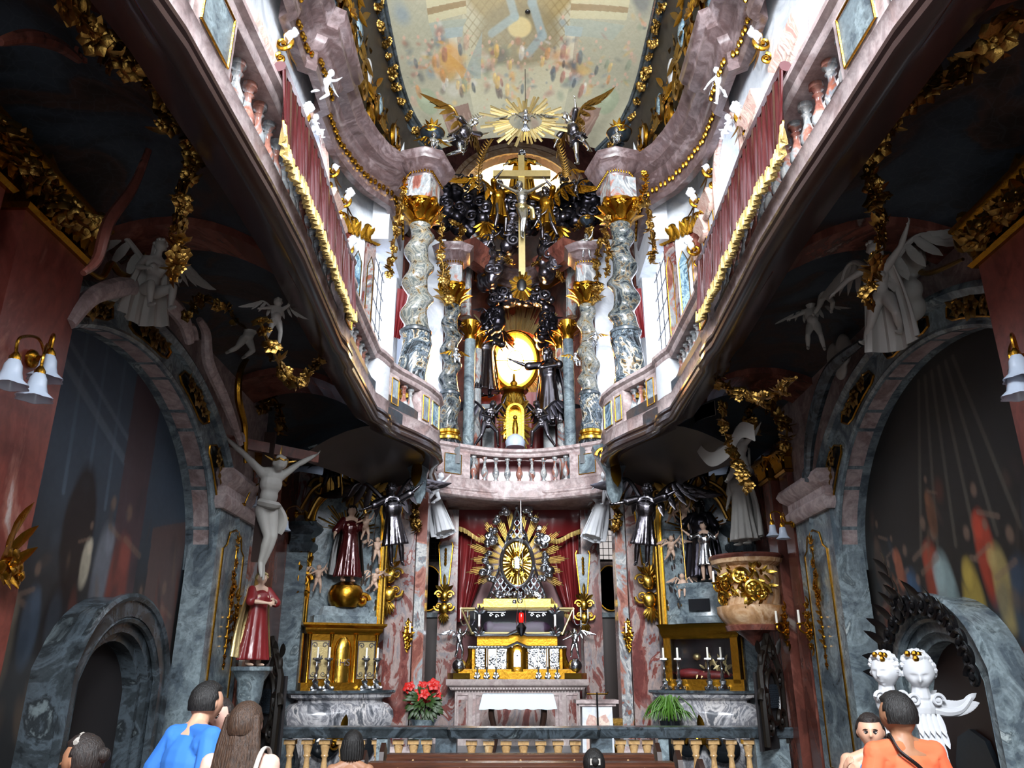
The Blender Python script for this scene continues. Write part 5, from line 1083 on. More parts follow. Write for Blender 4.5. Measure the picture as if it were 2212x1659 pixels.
for px, py, Y, lb, r in ((933, 298, 12.2, 'large dark blue urn with gilded rim under the ceiling frame on the left', .22), (1338, 298, 12.2, 'large dark blue urn with gilded rim under the ceiling frame on the right', .22), (842, 330, 11.8, 'small dark bowl on the left cornice corner', .12), (1430, 330, 11.8, 'small dark bowl on the right cornice corner', .12), (1268, 480, 13.6, 'dark blue bowl above the right inner column', .14)):
    t = thing('urn', lb, 'urn', P(px, py, Y=Y)); b = MB().lathe([(.3, -.7), (.4, -.65), (.15, -.5), (.2, -.4), (.8, -.1), (1.0, .3), (1.05, .5), (.9, .5), (.8, .2), (.1, -.1)], (0, 0, 0), 20, cap=False); b.mapv(lambda p: p * r); obj('bowl', b, M('bluemetal'), t, local=True)
    b = MB().tube([V((cos(a), sin(a), .5)) * r * 1.03 for a in [2 * pi * k / 24 for k in range(25)]], r * .07, 6); b.mapv(lambda p: V((p.x, p.y, p.z))); b.fan((0, -r * 1.0, 0), (0, 0, 1), (0, -1, 0), r * .7, 5); obj('rim', b, M('gold'), t, local=True)
    if r > .2:
        b = MB(); 
        for k in range(8): a = k * .78; b.leaf((0, 0, r * .5), (cos(a) * .4, sin(a) * .4, 1), (cos(a), sin(a), 0), r * 1.2, r * .4)
        obj('finial', b, M('gold'), t, local=True)

# garlands, capitals' flowers and crowns of the upper altar
G = garland
def gp(pts, Y): return [P(x, y, Y=Y) for x, y in pts]
G('flower_garland', 'gilded flowers trailing down the right side of the left outer column', gp([(948, 455), (955, 500), (950, 540), (958, 580), (952, 610)], 11.6), 16, .07, 'goldold', seed=2)
G('flower_garland', 'gilded flowers trailing down the left side of the right outer column', gp([(1312, 470), (1308, 510), (1314, 560), (1308, 600)], 11.6), 15, .07, 'goldold', seed=3)
G('flower_garland', 'gilded flowers left of the left outer column, falling from the cornice', gp([(872, 415), (862, 470), (852, 520), (846, 560), (838, 600)], 11.4), 20, .07, 'goldold', seed=4)
G('flower_garland', 'gilded flowers right of the right outer column, falling from the cornice', gp([(1395, 430), (1402, 480), (1410, 530), (1405, 570)], 11.4), 18, .07, 'goldold', seed=5)
G('flower_garland', 'dense gilded blossoms around the capital of the left inner column', gp([(945, 560), (965, 590), (962, 630), (975, 655)], 13.4), 18, .08, 'goldold', seed=6)
G('flower_garland', 'dense gilded blossoms around the capital of the right inner column', gp([(1300, 520), (1288, 570), (1292, 620), (1280, 660)], 13.4), 18, .08, 'goldold', seed=7)
G('flower_garland', 'gilded flower string from the left outer capital up to the entablature', gp([(880, 380), (872, 410), (890, 440), (905, 455)], 11.4), 10, .06, 'gold', seed=8)
G('flower_garland', 'gilded flower string from the right outer capital up to the entablature', gp([(1390, 370), (1395, 400), (1380, 440), (1365, 455)], 11.4), 10, .06, 'gold', seed=9)
G('flower_garland', 'gilded flowers hanging between clouds and left inner entablature', gp([(975, 480), (1000, 500), (985, 530), (1005, 545)], 13.8), 12, .07, 'goldold', seed=10)
G('flower_garland', 'gilded flowers hanging between clouds and right inner entablature', gp([(1240, 500), (1262, 480), (1275, 510), (1262, 535)], 13.8), 12, .07, 'goldold', seed=11)
G('flower_garland', 'gilded leaves under the red arch above the window, left', gp([(1045, 600), (1060, 570), (1085, 555), (1110, 575)], 14.6), 12, .07, 'goldold', seed=12)
G('flower_garland', 'gilded leaves under the red arch above the window, right', gp([(1150, 575), (1175, 560), (1200, 580), (1215, 610)], 14.6), 12, .07, 'goldold', seed=13)
# ---------------------------------------------------------------- upper storey: painted pilasters, window surrounds, busts, cove ornament
def bust_bracket():
    t = thing('gilded_bracket', 'x', 'bracket', (0, 0, 0)); b = MB().scroll((0, 0, .1), (0, 1, 0), (0, 0, 1), .12, 1.5, .03, pi / 2); b.scroll((0, .02, -.14), (0, -1, 0), (0, 0, 1), .08, 1.4, .025, pi / 2); b.leaf((0, -.05, .05), (0, -.1, -1), (0, -1, 0), .4, .14, .2)
    for k in (-1, 1): b.leaf((k * .05, -.04, .1), (k * .8, -.1, -.8), (0, -1, 0), .25, .1); b.fan((0, -.08, .12), (0, 0, 1), (0, -1, 0), .12, 5)
    obj('scroll', b, M('gold'), t, local=True); h = MB(); headmesh(h, (0, -.1, .27), .16, child=True, n=14); h.ball((0, -.06, .16), (.1, .06, .07), 10); hairblob(h, (0, -.1, .27), .16, 0, 18); obj('bust', h, M('stucco'), t, local=True); return t
br = bust_bracket(); first = True
BB = [(3.02, 5.2, 8.9), (3.02, 6.6, 9.0), (3.02, 7.9, 9.05), (3.02, 8.9, 8.7), (3.02, 10.7, 9.1), (2.92, 11.25, 8.9), (2.9, 11.6, 8.2)]
for s, sd in ((-1, 'left'), (1, 'right')):
    for k, (x, y, z) in enumerate(BB):
        o = br if first else dup(br); first = False; o.location = (s * x, y, z); o.rotation_euler = (0, 0, -s * pi / 2); o['label'] = 'gilded scroll bracket with small white bust under the %s upper cornice' % sd; o['group'] = 'scroll brackets under the %s cornice' % sd
    for k, (y, w_, m, z1, lb) in enumerate(((7.15, .62, 'pinkpanel', 8.15, 'tall white pilaster with pink veined panel above the %s gallery cloth'), (5.3, .6, 'pinkpanel', 8.15, 'white pilaster with pink panel over the %s gallery cut by the top of the photo'), (8.55, .42, 'bluepanel', 8.4, 'white pilaster with blue veined panel beside the arched window on the %s'), (10.98, .3, 'bluepanel', 8.6, 'slim pilaster with blue panel beyond the arched window on the %s'), (11.42, .22, 'redgrey', 8.4, 'slim reddish strip pilaster near the outer twisted column on the %s'))):
        t = thing('painted_pilaster', lb % sd, 'pilaster', (s * 3.05, y, 5.3)); b = MB().box((s * 3.07, y, (5.3 + z1) / 2), (.05, w_, z1 - 5.3)); obj('shaft', b, M('whitewall' if k < 4 else 'red'), t)
        hw = w_ * .27; pts = [(-hw, 5.6), (hw, 5.6), (hw, z1 - .4), (hw * .55, z1 - .32), (0, z1 - .2), (-hw * .55, z1 - .32), (-hw, z1 - .4)]
        b = MB().plate(pts, (s * 3.042, y, 0), (0, 1, 0), (0, 0, 1), (s * .02, 0, 0)); pn = obj('panel', b, M(m), t); b = MB().tube([(s * 3.04, y + p, q) for p, q in pts + pts[:1]], .009, 5); obj('panel_rim', b, M('greydark' if k < 2 else 'gold'), pn)
        b = MB().sweep([(0, z1 - .02), (.04, z1), (.07, z1 + .05), (.03, z1 + .1), (.07, z1 + .2), (.12, z1 + .26), (.12, z1 + .32), (0, z1 + .32)], [(s * 3.09, y - w_ / 2), (s * 3.03, y - w_ / 2), (s * 3.03, y + w_ / 2), (s * 3.09, y + w_ / 2)][::(1 if s < 0 else -1)]); obj('capital', b, M('pinkpanel'), t)
        b = MB()
        for q in (-1, 1): b.tube([(s * 3.04, y + q * w_ * .48, 5.35), (s * 3.04, y + q * w_ * .48, z1)], .012, 5)
        obj('edge_rim', b, M('gold' if k > 1 else 'bluepanel'), t)
    # window surround
    b = MB(); a_ = [(9.9 - .74 * cos(pi * k / 16), 8.6 + .88 * sin(pi * k / 16)) for k in range(17)]; a_ = [(9.16, 7.1)] + a_ + [(10.64, 7.1)]; b.tube([(s * 3.06, *p) for p in a_], .055, 7); b.tube([(s * 3.08, p[0] + (p[0] - 9.9) * .14, p[1] + .08) for p in a_], .03, 6); tr = struct('trim_%d' % (30 if s < 0 else 31), b, M('pinkpanel'))
    b = MB(); b.fan((s * 3.02, 9.9, 9.52), (0, 0, 1), (-s, 0, 0), .22, 7); b.scroll((s * 3.0, 9.7, 9.5), (0, 1, 0), (0, 0, 1), .12, 1.5, .03); b.scroll((s * 3.0, 10.1, 9.5), (0, -1, 0), (0, 0, 1), .12, 1.5, .03); struct('keystone', b, M('stucco'), tr)
    putto('putto', 'white stucco putto seated on the %s window surround' % sd, .5, (s * 2.95, 9.3, 8.75), -s * 1.2, SIT, M('stucco'), cat='putto')
    putto('putto', 'white stucco putto clinging under the %s cornice beside a gold scroll' % sd, .55, (s * 2.78, 9.0, 9.15), -s * 1.0, FLY, M('stucco'), cat='putto')
    for k, (f, w_, m, m2, lb) in enumerate(((.2, .2, 'red', 'pinkpanel', 'red strip pilaster on the slanting wall beyond the %s gallery'), (.5, .3, 'whitewall', 'bluepanel', 'grey-blue panelled pilaster on the slanting wall before the chancel window, %s side'), (.85, .22, 'pinkpatch', 'redgrey', 'pink marble corner pilaster at the edge of the %s chancel window'))):
        A2, B2 = V((s * 3.1, 11.72, 0)), V((s * 2.55, 12.32, 0)); U2 = (B2 - A2).normalized(); N2 = V((-s * abs(U2.y), -abs(U2.x), 0)); c = A2.lerp(B2, f) + N2 * .03; t = thing('chancel_pilaster', lb % sd, 'pilaster', (c.x, c.y, 5.0))
        b = MB().plate([(-w_ / 2, 5.0), (w_ / 2, 5.0), (w_ / 2, 8.9), (-w_ / 2, 8.9)], c, U2, (0, 0, 1), -N2 * .05); obj('shaft', b, M(m), t); h2 = w_ * .3; pts = [(-h2, 5.5), (h2, 5.5), (h2, 8.3), (0, 8.5), (-h2, 8.3)]; b = MB().plate(pts, c + N2 * .02, U2, (0, 0, 1), -N2 * .02); pn = obj('panel', b, M(m2), t); b = MB().tube([c + N2 * .03 + U2 * p + V((0, 0, q)) for p, q in pts + pts[:1]], .009, 5); obj('panel_rim', b, M('gold'), pn)
        b = MB(); z = 8.75; [b.leaf(c + N2 * .04 + U2 * q * w_ + V((0, 0, z)), V((0, 0, 1)) + U2 * q, N2, .25, .12, .5) for q in (-.4, -.15, .15, .4)]; [b.scroll(c + N2 * .05 + U2 * q * w_ * .5 + V((0, 0, z + .25)), U2 * q, (0, 0, 1), .08, 1.4, .02) for q in (-1, 1)]; obj('capital', b, M('gold'), t)
    # gilded trellis panels
    for y in (8.95, 11.18):
        b = MB(); 
        for k in range(14):
            z = 6.0 + .16 * k
            for q in (-1, 1): b.leaf((s * 3.03, y, z), (0, q, .8), (-s, 0, 0), .13, .05)
            if k % 4 == 0: b.flower((s * 3.02, y, z), (-s, 0, 0), .07)
        tag(obj('gilded_festoon', b, M('gold')), 'gilded leaf drop %s the arched window on the %s upper wall' % ('before' if y < 10 else 'beyond', sd), 'ornament')
    # cove: cartouches and scrolls
    rr = random.Random(21)
    for k, y in enumerate((8.6, 9.6, 10.6, 11.5, 12.4, 13.2)):
        h = halfw(y); f = lambda t: V((s * (2.88 + (h + .2 - 2.88) * t - (max(0, y - 12) * .3 * (1 - t))), y, 10.3 + (zc(y) - 10.6) * t)); nn = V((-s, -.4, -.3)); t = thing('cove_cartouche', '%s gilded cartouche in the dark %s cove, number %d from the front' % (('scrolled', 'shell-shaped')[k % 2], sd, k + 1), 'ornament', f(.5))
        t['label'] = 'gilded %s cartouche with scrolls and leaves in the dark %s ceiling cove' % (('scroll', 'shell')[k % 2], sd); t['group'] = '%s cartouches of the %s cove' % (('scroll', 'shell')[k % 2], sd)
        b = MB(); c = f(.5); b.scroll(c + V((-s * .05, -.25, .3)), (0, 1, 0), (0, 0, 1), .28, 1.6, .045, rr.random() * 6); b.scroll(c + V((-s * .08, .2, -.2)), (0, 1, 0), (0, 0, 1), .3, 1.6, .05, rr.random() * 6, -1); b.scroll(c + V((-s * .05, .1, .65)), (0, 1, 0), (0, 0, 1), .22, 1.4, .04, rr.random() * 6)
        for q in range(14): p = f(.15 + .7 * rr.random()) + V((-s * .06, rr.uniform(-.4, .4), 0)); b.leaf(p, (0, rr.uniform(-1, 1), rr.uniform(-1, 1)), nn, .3, .12)
        b.fan(c + V((-s * .1, 0, .1)), (0, .2, 1), nn, .28, 7); obj('scrollwork', b, M('gold' if k % 2 else 'goldold'), t)
        b = MB(); p = f(.35); b.ball(p + V((-s * .03, .25, 0)), (.06, .22, .28), 12); p = f(.7); b.ball(p + V((-s * .03, -.3, 0)), (.06, .2, .25), 12); obj('boss', b, M('stucco' if k % 2 else 'bluepanel'), t)
    # gilded flower bunches along the picture frame
    for k in range(15):
        y = 8.6 + k * .385; p = V((s * halfw(y), y, zc(y) - .1)); t = thing('frame_blossom', 'gilded flower bunch fixed to the %s moulding of the ceiling painting' % sd, 'ornament', p, group='gilded flower bunches on the %s ceiling frame' % sd)
        for j in range(4): o = bpy.data.objects.new('flower' if j < 3 else 'leaf', GF('goldold', j % 3) if j < 3 else GL('goldold', 1)); C.objects.link(o); o.parent = t; o.location = (rr.uniform(-.05, .05), rr.uniform(-.1, .1), rr.uniform(-.05, .0)); o.rotation_euler = V((rr.uniform(-1, 1), -.8, -.6)).to_track_quat('Z', 'Y').to_euler(); o.scale = (rr.uniform(.05, .09),) * 3
# small round hole rosettes in the ceiling picture
for px, py, lb in ((1140, 42, 'small dark hanging hole in the upper middle of the painted ceiling'),):
    y = 11.05; b = MB().ball((P(px, py, Y=y).x, y, 12.83), (.05, .05, .03), 10); tag(obj('ceiling_hook', b, M('black')), lb, 'hook')
# red curtains and white statues glimpsed behind the outer columns
for s, sd in ((-1, 'left'), (1, 'right')):
    b = MB(); cloth(b, [(s * 2.0, 13.5, 8.5), (s * 2.3, 13.4, 8.5)], [(s * 2.22, 13.5, 7.5), (s * 2.32, 13.4, 7.5)], .03, 4, .01, 8, 24); tag(obj('window_curtain', b, M('crimson')), 'gathered red curtain at the chancel window behind the %s twisted column' % sd, 'curtain')
    putto('stucco_angel', 'small white seated angel behind the base of the %s outer twisted column' % sd, .62, (s * 2.05, 12.4, 6.0), -s * .6, SIT, M('stucco'), cat='angel')
    b = MB().box((s * 2.05, 12.5, 5.5), (.4, .5, 1.0)); tag(obj('white_plinth', b, M('whitewall')), 'plain white plinth under the seated angel on the %s' % sd, 'plinth')
# ---------------------------------------------------------------- high altar
HY = 14.35
t = thing('altar_table', 'broad pale pink marble high altar table with beaded cornice and red inlays', 'altar', (-.05, HY, .56))
b = MB(); b.box((-.05, HY + .35, 1.0), (2.1, .8, 1.0)); b.box((-.05, HY + .35, .66), (2.3, .9, .22)); obj('block', b, M('lowcream'), t)
b = MB().sweep([(0, 1.4), (.03, 1.42), (.05, 1.46), (.08, 1.47), (.1, 1.5), (.1, 1.58), (-.3, 1.58), (-.3, 1.4)], [(-1.15, HY + .6), (-1.15, HY - .06), (1.05, HY - .06), (1.05, HY + .6)]); b.box((-.05, HY + .3, 1.56), (2.3, .9, .04)); obj('cornice', b, M('lowcream'), t)
b = MB(); 
for k in range(44): b.ball((-1.13 + 2.16 * k / 43, HY - .14, 1.43), (.02, .02, .022), 6)
obj('bead_moulding', b, M('lowcream'), t)
for x, w in ((-.97, .2), (-.05, 1.5), (.87, .2)):
    b = MB().box((x, HY - .06, 1.05), (w, .04, .62)); p = obj('front_panel', b, M('pink'), t); b = MB().box((x, HY - .085, 1.05), (w * .62 if w < .5 else w * .84, .02, .42)); obj('red_inlay', b, M('pinkpatch'), p)
    b = MB().tube([(x + a * w * .46, HY - .09, 1.05 + c * .28) for a, c in ((-1, -1), (1, -1), (1, 1), (-1, 1), (-1, -1))], .012, 6); obj('panel_rim', b, M('lowcream'), p)
# silver and gold retable
t = thing('altar_retable', 'glittering silver and gold altar retable with relief panels and arched tabernacle door', 'retable', (-.05, HY + .1, 1.58)); F = HY + .02
b = MB(); b.box((-.05, HY + .2, 1.66), (2.0, .4, .16)); b.box((-.05, HY + .26, 1.88), (1.56, .32, .46)); b.box((-.05, HY + .3, 2.2), (1.4, .26, .2))
for s in (-1, 1): b.tube(bez([(-.05 + s * .98, HY + .2, 1.74), (-.05 + s * .86, HY + .2, 1.78), (-.05 + s * .79, HY + .2, 1.95), (-.05 + s * .8, HY + .2, 2.1)], 6), .07, 8)
obj('core', b, M('gold'), t)
b = MB(); 
for z, w, r in ((2.1, 1.68, .028), (2.3, 1.46, .028), (1.73, 1.9, .018)): b.tube([(-.05 - w / 2, HY + .06, z), (-.22, HY + .04, z), (-.05, HY + .0, z + .07 * (z > 2)), (.12, HY + .04, z), (-.05 + w / 2, HY + .06, z)], r, 8)
for k in range(30): b.ball((-.05 - .84 + 1.68 * k / 29, HY + .03, 2.1), .018, 6)
obj('cornice', b, M('silver'), t)
for x, w in ((-.69, .16), (-.39, .32), (.29, .32), (.59, .16)):
    b = MB().box((x, HY + .09, 1.9), (w, .02, .34)); rr = random.Random(int(x * 100) + 200)
    for k in range(46): b.ball((x + rr.uniform(-.45, .45) * w, HY + .075, 1.9 + rr.uniform(-.15, .15)), (.012 + .015 * rr.random(), .015, .02 + .02 * rr.random()), 6)
    pn = obj('relief_panel', b, M('silver'), t); b = MB().tube([(x + a * w * .54, HY + .07, 1.9 + c * .19) for a, c in ((-1, -1), (1, -1), (1, 1), (-1, 1), (-1, -1))], .012, 6); obj('panel_rim', b, M('goldbright'), pn)
for x in (-.58, -.2, .1, .48): b = MB().lathe([(.03, 1.73), (.022, 1.77), (.02, 2.0), (.03, 2.06), (.03, 2.08)], (x, HY + .08, 0), 10); obj('column', b, M('gold'), t)
b = MB(); b.box((-.05, HY + .05, 1.63), (.34, .3, .12)); n = 14; b.lathe([(.19, 1.7), (.19, 2.02), (.16, 2.1), (.08, 2.15), (.0, 2.16)], (-.05, HY + .08, 0), 20, sy=.5); dr = obj('tabernacle_door', b, M('gold'), t)
b = MB(); b.plate([(-.06, 1.78), (.06, 1.78), (.06, 2.0), (.03, 2.05), (-.03, 2.05), (-.06, 2.0)], (-.05, HY - .03, 0), (1, 0, 0), (0, 0, 1), (0, .02, 0)); b.box((-.05, HY - .035, 1.92), (.02, .02, .18)); b.box((-.05, HY - .035, 1.96), (.07, .02, .02)); obj('silver_relief', b, M('silver'), dr)
for k in range(8):
    x = -.05 + (-.68, -.52, -.36, -.22, .22, .36, .52, .68)[k]; 
    if k in (3, 4): continue
    c = thing('altar_candlestick', 'short silver candlestick with thin white candle before the silver reliefs', 'candlestick', (x, HY - .06, 1.58), group='thin candles before the silver retable')
    b = MB(); 
    for a in range(6): b.ball((.035 * cos(a), .03 * sin(a), .05 + .04 * sin(a * 2)), .025, 6)
    b.lathe([(.04, 0), (.03, .02), (.012, .06), (.02, .1), (.01, .16), (.025, .2)], n=10); obj('stem', b, M('silver'), c, local=True); b = MB().lathe([(.009, .2), (.008, .5)], n=6); obj('candle', b, M('wax'), c, local=True)
for s, sd in ((-1, 'left'), (1, 'right')):
    t = thing('candelabrum_angel', 'silver winged angel on a ball lifting a candelabrum at the %s end of the retable' % sd, 'candelabrum', (-.05 + s * 1.0, HY + .05, 1.58), s * -.4)
    b = MB().box((0, 0, .05), (.3, .3, .1)); obj('base', b, M('goldbright'), t, local=True); b = MB().ball((0, 0, .22), .12, 16); obj('ball', b, M('silver'), t, local=True)
    me, p, hh = body(.5, dict(REACH) if s > 0 else {k: (V((-v[0], v[1], v[2])) if 0 else v) for k, v in REACH.items()}, 0, .2, 0, True, .006, M('silver'), extra=lambda mb, p, g: hairblob(mb, p['hd'], .1)); o = obj('body', me, None, t); o.location = (0, 0, .32)
    w = MB(); 
    for q in (-1, 1): wing(w, p['ch'] + V((q * .02, .03, .35)), (q, .3, .2), (0, 0, 1), .24, n=6)
    obj('wing', w, M('silver'), t, local=True)
    b = MB(); h = p['hl'] + V((0, 0, .32)); b.tube([h, h + V((0, 0, .12))], .014, 7); 
    for a in (-1, 0, 1): b.tube(bez([h + V((0, 0, .06)), h + V((a * .08, 0, .04)), h + V((a * .13, 0, .12))], 5), .009, 6); b.lathe([(.012, .12), (.03, .14), (.01, .15)], h + V((a * .13, 0, .03 * (a == 0))), 8)
    br = obj('branches', b, M('silver'), t, local=True); b = MB()
    for a in (-1, 0, 1): b.lathe([(.011, .15), (.01, .3)], h + V((a * .13, 0, .03 * (a == 0))), 8)
    obj('candle', b, M('wax'), br, local=True)
# glazed shrine
t = thing('glass_shrine', 'flared glass shrine with silver struts and purple robed relic inside above the retable', 'shrine', (-.05, HY + .3, 2.3)); Z0, Z1 = 2.31, 2.74
fr = MB(); 
for z, w, r in ((Z0 + .02, .78, .02), (Z1, .98, .026)): fr.tube([(-.05 - w, HY + .05, z), (-.05 + w, HY + .05, z)], r, 8); fr.tube([(-.05 - w, HY + .55, z), (-.05 + w, HY + .55, z)], r, 8); [fr.tube([(-.05 + s * w, HY + .05, z), (-.05 + s * w, HY + .55, z)], r, 8) for s in (-1, 1)]
for s in (-1, 1): fr.tube([(-.05 + s * .78, HY + .05, Z0), (-.05 + s * .98, HY + .05, Z1)], .018, 7)
obj('frame', fr, M('goldpale'), t)
for x in (-.66, .66): b = MB(); b.tube([(-.05 + x, HY + .02, Z0 - .02), (-.05 + x, HY + .02, Z1 - .1)], .03, 6); b.fan((-.05 + x, HY - .0, Z1 - .08), (0, 0, 1), (0, -1, 0), .16, 5); b.fan((-.05 + x, HY - .02, Z0), (0, 0, 1), (0, -1, 0), .15, 5); obj('strut', b, M('silver'), t)
b = MB().add([(-.83, HY + .06, Z0), (.73, HY + .06, Z0), (.93, HY + .06, Z1), (-1.03, HY + .06, Z1), (-.83, HY + .052, Z0), (.73, HY + .052, Z0), (.93, HY + .052, Z1), (-1.03, HY + .052, Z1)], [(0, 1, 2, 3), (7, 6, 5, 4), (0, 4, 5, 1), (2, 6, 7, 3), (1, 5, 6, 2), (0, 3, 7, 4)]); obj('pane', b, M('clearglass'), t)
b = MB().box((-.05, HY + .52, 2.52), (1.7, .03, .44)); obj('back', b, M('velvetdark'), t); b = MB(); b.ball((-.2, HY + .35, 2.42), (.45, .12, .1), 16); b.ball((.3, HY + .35, 2.44), (.25, .12, .12), 12); b.ball((-.55, HY + .3, 2.46), (.1, .08, .09), 10); obj('robed_relic', b, M('purple'), t)
for s in (-1, 1):
    b = MB(); 
    for a in (-.1, 0, .1): b.scroll((-.05 + s * .36 + a, HY + .04, 2.63 - .02 * (a == 0)), (1, 0, 0), (0, 0, 1), .035, 1.0, .008)
    b.tube([(-.05 + s * .36 - .16, HY + .04, 2.68), (-.05 + s * .36 + .16, HY + .04, 2.68)], .007, 5); obj('silver_tracery', b, M('silver'), t)
t = thing('altar_lamp', 'small hanging red glass sanctuary lamp in front of the shrine', 'lamp', P(1126, 1375, Y=13.9)); c = P(1126, 1353, Y=13.9)
b = MB().lathe([(.02, -.16), (.06, -.1), (.09, -.02), (.05, .03), (.03, .06)], c, 14); obj('bowl', b, M('darksilver'), t); b = MB().lathe([(.03, .06), (.04, .1), (.04, .2), (.03, .22)], c, 12); obj('red_glass', b, M('redlamp'), t)
b = MB(); [b.tube([c + V((x, 0, .02)), c + V((x * .3, .0, 1.2)), V((c.x, 13.9, 4.58))], .004, 4) for x in (-.08, .08)]; obj('chain', b, M('silver'), t)
# lattice reliquary with medallion
rc_ = P(1117, 1217, Y=14.6); t = thing('silver_reliquary', 'silver lattice pyramid with clouds and golden ray medallion, centrepiece of the high altar', 'reliquary', (rc_.x, 14.6, 2.76))
b = MB(); b.box((rc_.x, 14.6, 2.86), (1.18, .4, .1)); b.box((rc_.x, 14.6, 2.79), (1.4, .5, .06)); obj('gold_step', b, M('goldbright'), t)
top = P(1117, 1098, Y=14.6).z; zb = 2.92; b = MB(); hw = lambda z: .12 * (1 - (z - 4.1) / .5) if z > 4.1 else .16 + .36 * max(0, (4.1 - z) / 1.18) ** 1.3
N = 26
for k in range(-9, 16):
    for sg in (-1, 1):
        seg = []
        for i in range(60):
            z = zb + (top - .15 - zb) * i / 59; x = sg * ((z - zb) * .75 - k * .12)
            if abs(x) < hw(z) and ((x / .30) ** 2 + ((z - rc_.z) / .42) ** 2) > 1: seg.append((rc_.x + x, 14.55, z))
            else:
                if len(seg) > 1: b.tube(seg, .014, 4)
                seg = []
        if len(seg) > 1: b.tube(seg, .014, 4)
for s in (-1, 1): b.tube([(rc_.x + s * hw(zb + (top - zb) * i / 20), 14.53, zb + (top - zb) * i / 20) for i in range(20)] + [(rc_.x, 14.53, top)], .024, 6)
b.tube([rc_ + V((.29 * cos(a), -.07, .42 * sin(a))) for a in [2 * pi * k / 40 for k in range(41)]], .035, 8); b.lathe([(.02, top - .05), (.04, top), (.015, top + .05), (.01, top + .14)], (rc_.x, 14.53, 0), 8); obj('lattice', b, M('silver'), t)
b = MB().rows([[rc_ + V((.27 * q * cos(2 * pi * k / 36), .02 * (1 - q), .4 * q * sin(2 * pi * k / 36))) for k in range(36)] for q in (1, .5, .02)], True, True); b.rays(rc_ + V((0, -.03, 0)), (1, 0, 0), (0, 0, 1), (0, -1, 0), .09, .27, 34, .03, .08, 0, 2 * pi, .012, random.Random(1), 1.45); md = obj('medallion', b, M('goldbright'), t)
b = MB(); b.rays(rc_ + V((0, -.07, .0)), (1, 0, 0), (0, 0, 1), (0, -1, 0), .03, .1, 18, .02, .3, 0, 2 * pi, .01, random.Random(2), 1.4); b.plate([(-.04, -.1), (.04, -.1), (.04, .06), (0, .1), (-.04, .06)], rc_ + V((0, -.1, 0)), (1, 0, 0), (0, 0, 1), (0, .03, 0)); obj('central_image', b, M('silver'), md)
for k in range(5):
    a = pi / 2 + 2 * pi * k / 5; b = MB(); c = rc_ + V((.16 * cos(a), -.07, .24 * sin(a))); pts = [(.055 * (1 if j % 2 == 0 else .42) * sin(pi * j / 5), .055 * (1 if j % 2 == 0 else .42) * cos(pi * j / 5)) for j in range(10)]; b.plate(pts, c, (1, 0, 0), (0, 0, 1), (0, .02, 0)); obj('star', b, M('gold'), md)
rr = random.Random(9)
for k in range(16):
    a = radians(-25 + 230 * k / 15); b = MB(); e = V((cos(a), 0, sin(a))); e2 = V((-sin(a), 0, cos(a))); L = (.84 if k % 2 else .92) * (1.0 + .1 * max(0, sin(a)))
    for j in range(-2, 3): p0 = rc_ + V((0, .03, 0)) + e * .34 + e2 * j * .013; p1 = rc_ + V((0, .03, 0)) + e * (L - abs(j) * .07 * 1.0 + .03 * rr.random()) + e2 * j * .032; b.tube([p0, p1], [.005, .009], 4)
    obj('ray_bundle', b, M('goldpale'), t)
for k, (px, py, r) in enumerate(((1090, 1106, .12), (1075, 1122, .1), (1065, 1143, .09), (1062, 1162, .14), (1058, 1178, .13), (1056, 1198, .1), (1052, 1212, .1), (1050, 1235, .13), (1060, 1248, .1), (1140, 1106, .12), (1156, 1122, .1), (1164, 1143, .09), (1170, 1162, .15), (1176, 1178, .13), (1180, 1198, .1), (1178, 1212, .1), (1180, 1235, .14), (1172, 1248, .1), (1075, 1285, .12), (1095, 1280, .1), (1118, 1290, .12), (1140, 1280, .1), (1160, 1285, .12), (1105, 1305, .1), (1125, 1318, .09))):
    c = P(px, py, Y=14.45); b = cloud(MB(), c, (r, .08, r), 4, r * .55, rr); obj('cloud', b, M('silver'), t)
# red curtain canopy
t = thing('altar_curtain', 'deep red curtain canopy with gold fringe gathered behind the high altar', 'curtain', (0, 15.1, 4.6)); c2 = lambda px, py, Y=15.1: P(px, py, Y=Y)
b = MB(); cloth(b, bez([c2(985, 1075), c2(1120, 1072), c2(1255, 1075)], 6), bez([c2(968, 1135), c2(1050, 1165), c2(1118, 1150), c2(1190, 1165), c2(1268, 1135)], 6), .02, 5, .01, 8, 60, bulge=-.12, nrm=(0, 1, 0)); obj('canopy', b, M('crimson'), t)
b = MB(); cloth(b, bez([c2(985, 1068, 14.9), c2(1120, 1064, 14.9), c2(1255, 1070, 14.9)], 6), bez([c2(985, 1076, 14.9), c2(1040, 1084, 14.9), c2(1090, 1076, 14.9), c2(1140, 1086, 14.9), c2(1200, 1077, 14.9), c2(1255, 1082, 14.9)], 6), .012, 40, .015, 3, 200); obj('top_fringe', b, M('fringe'), t)
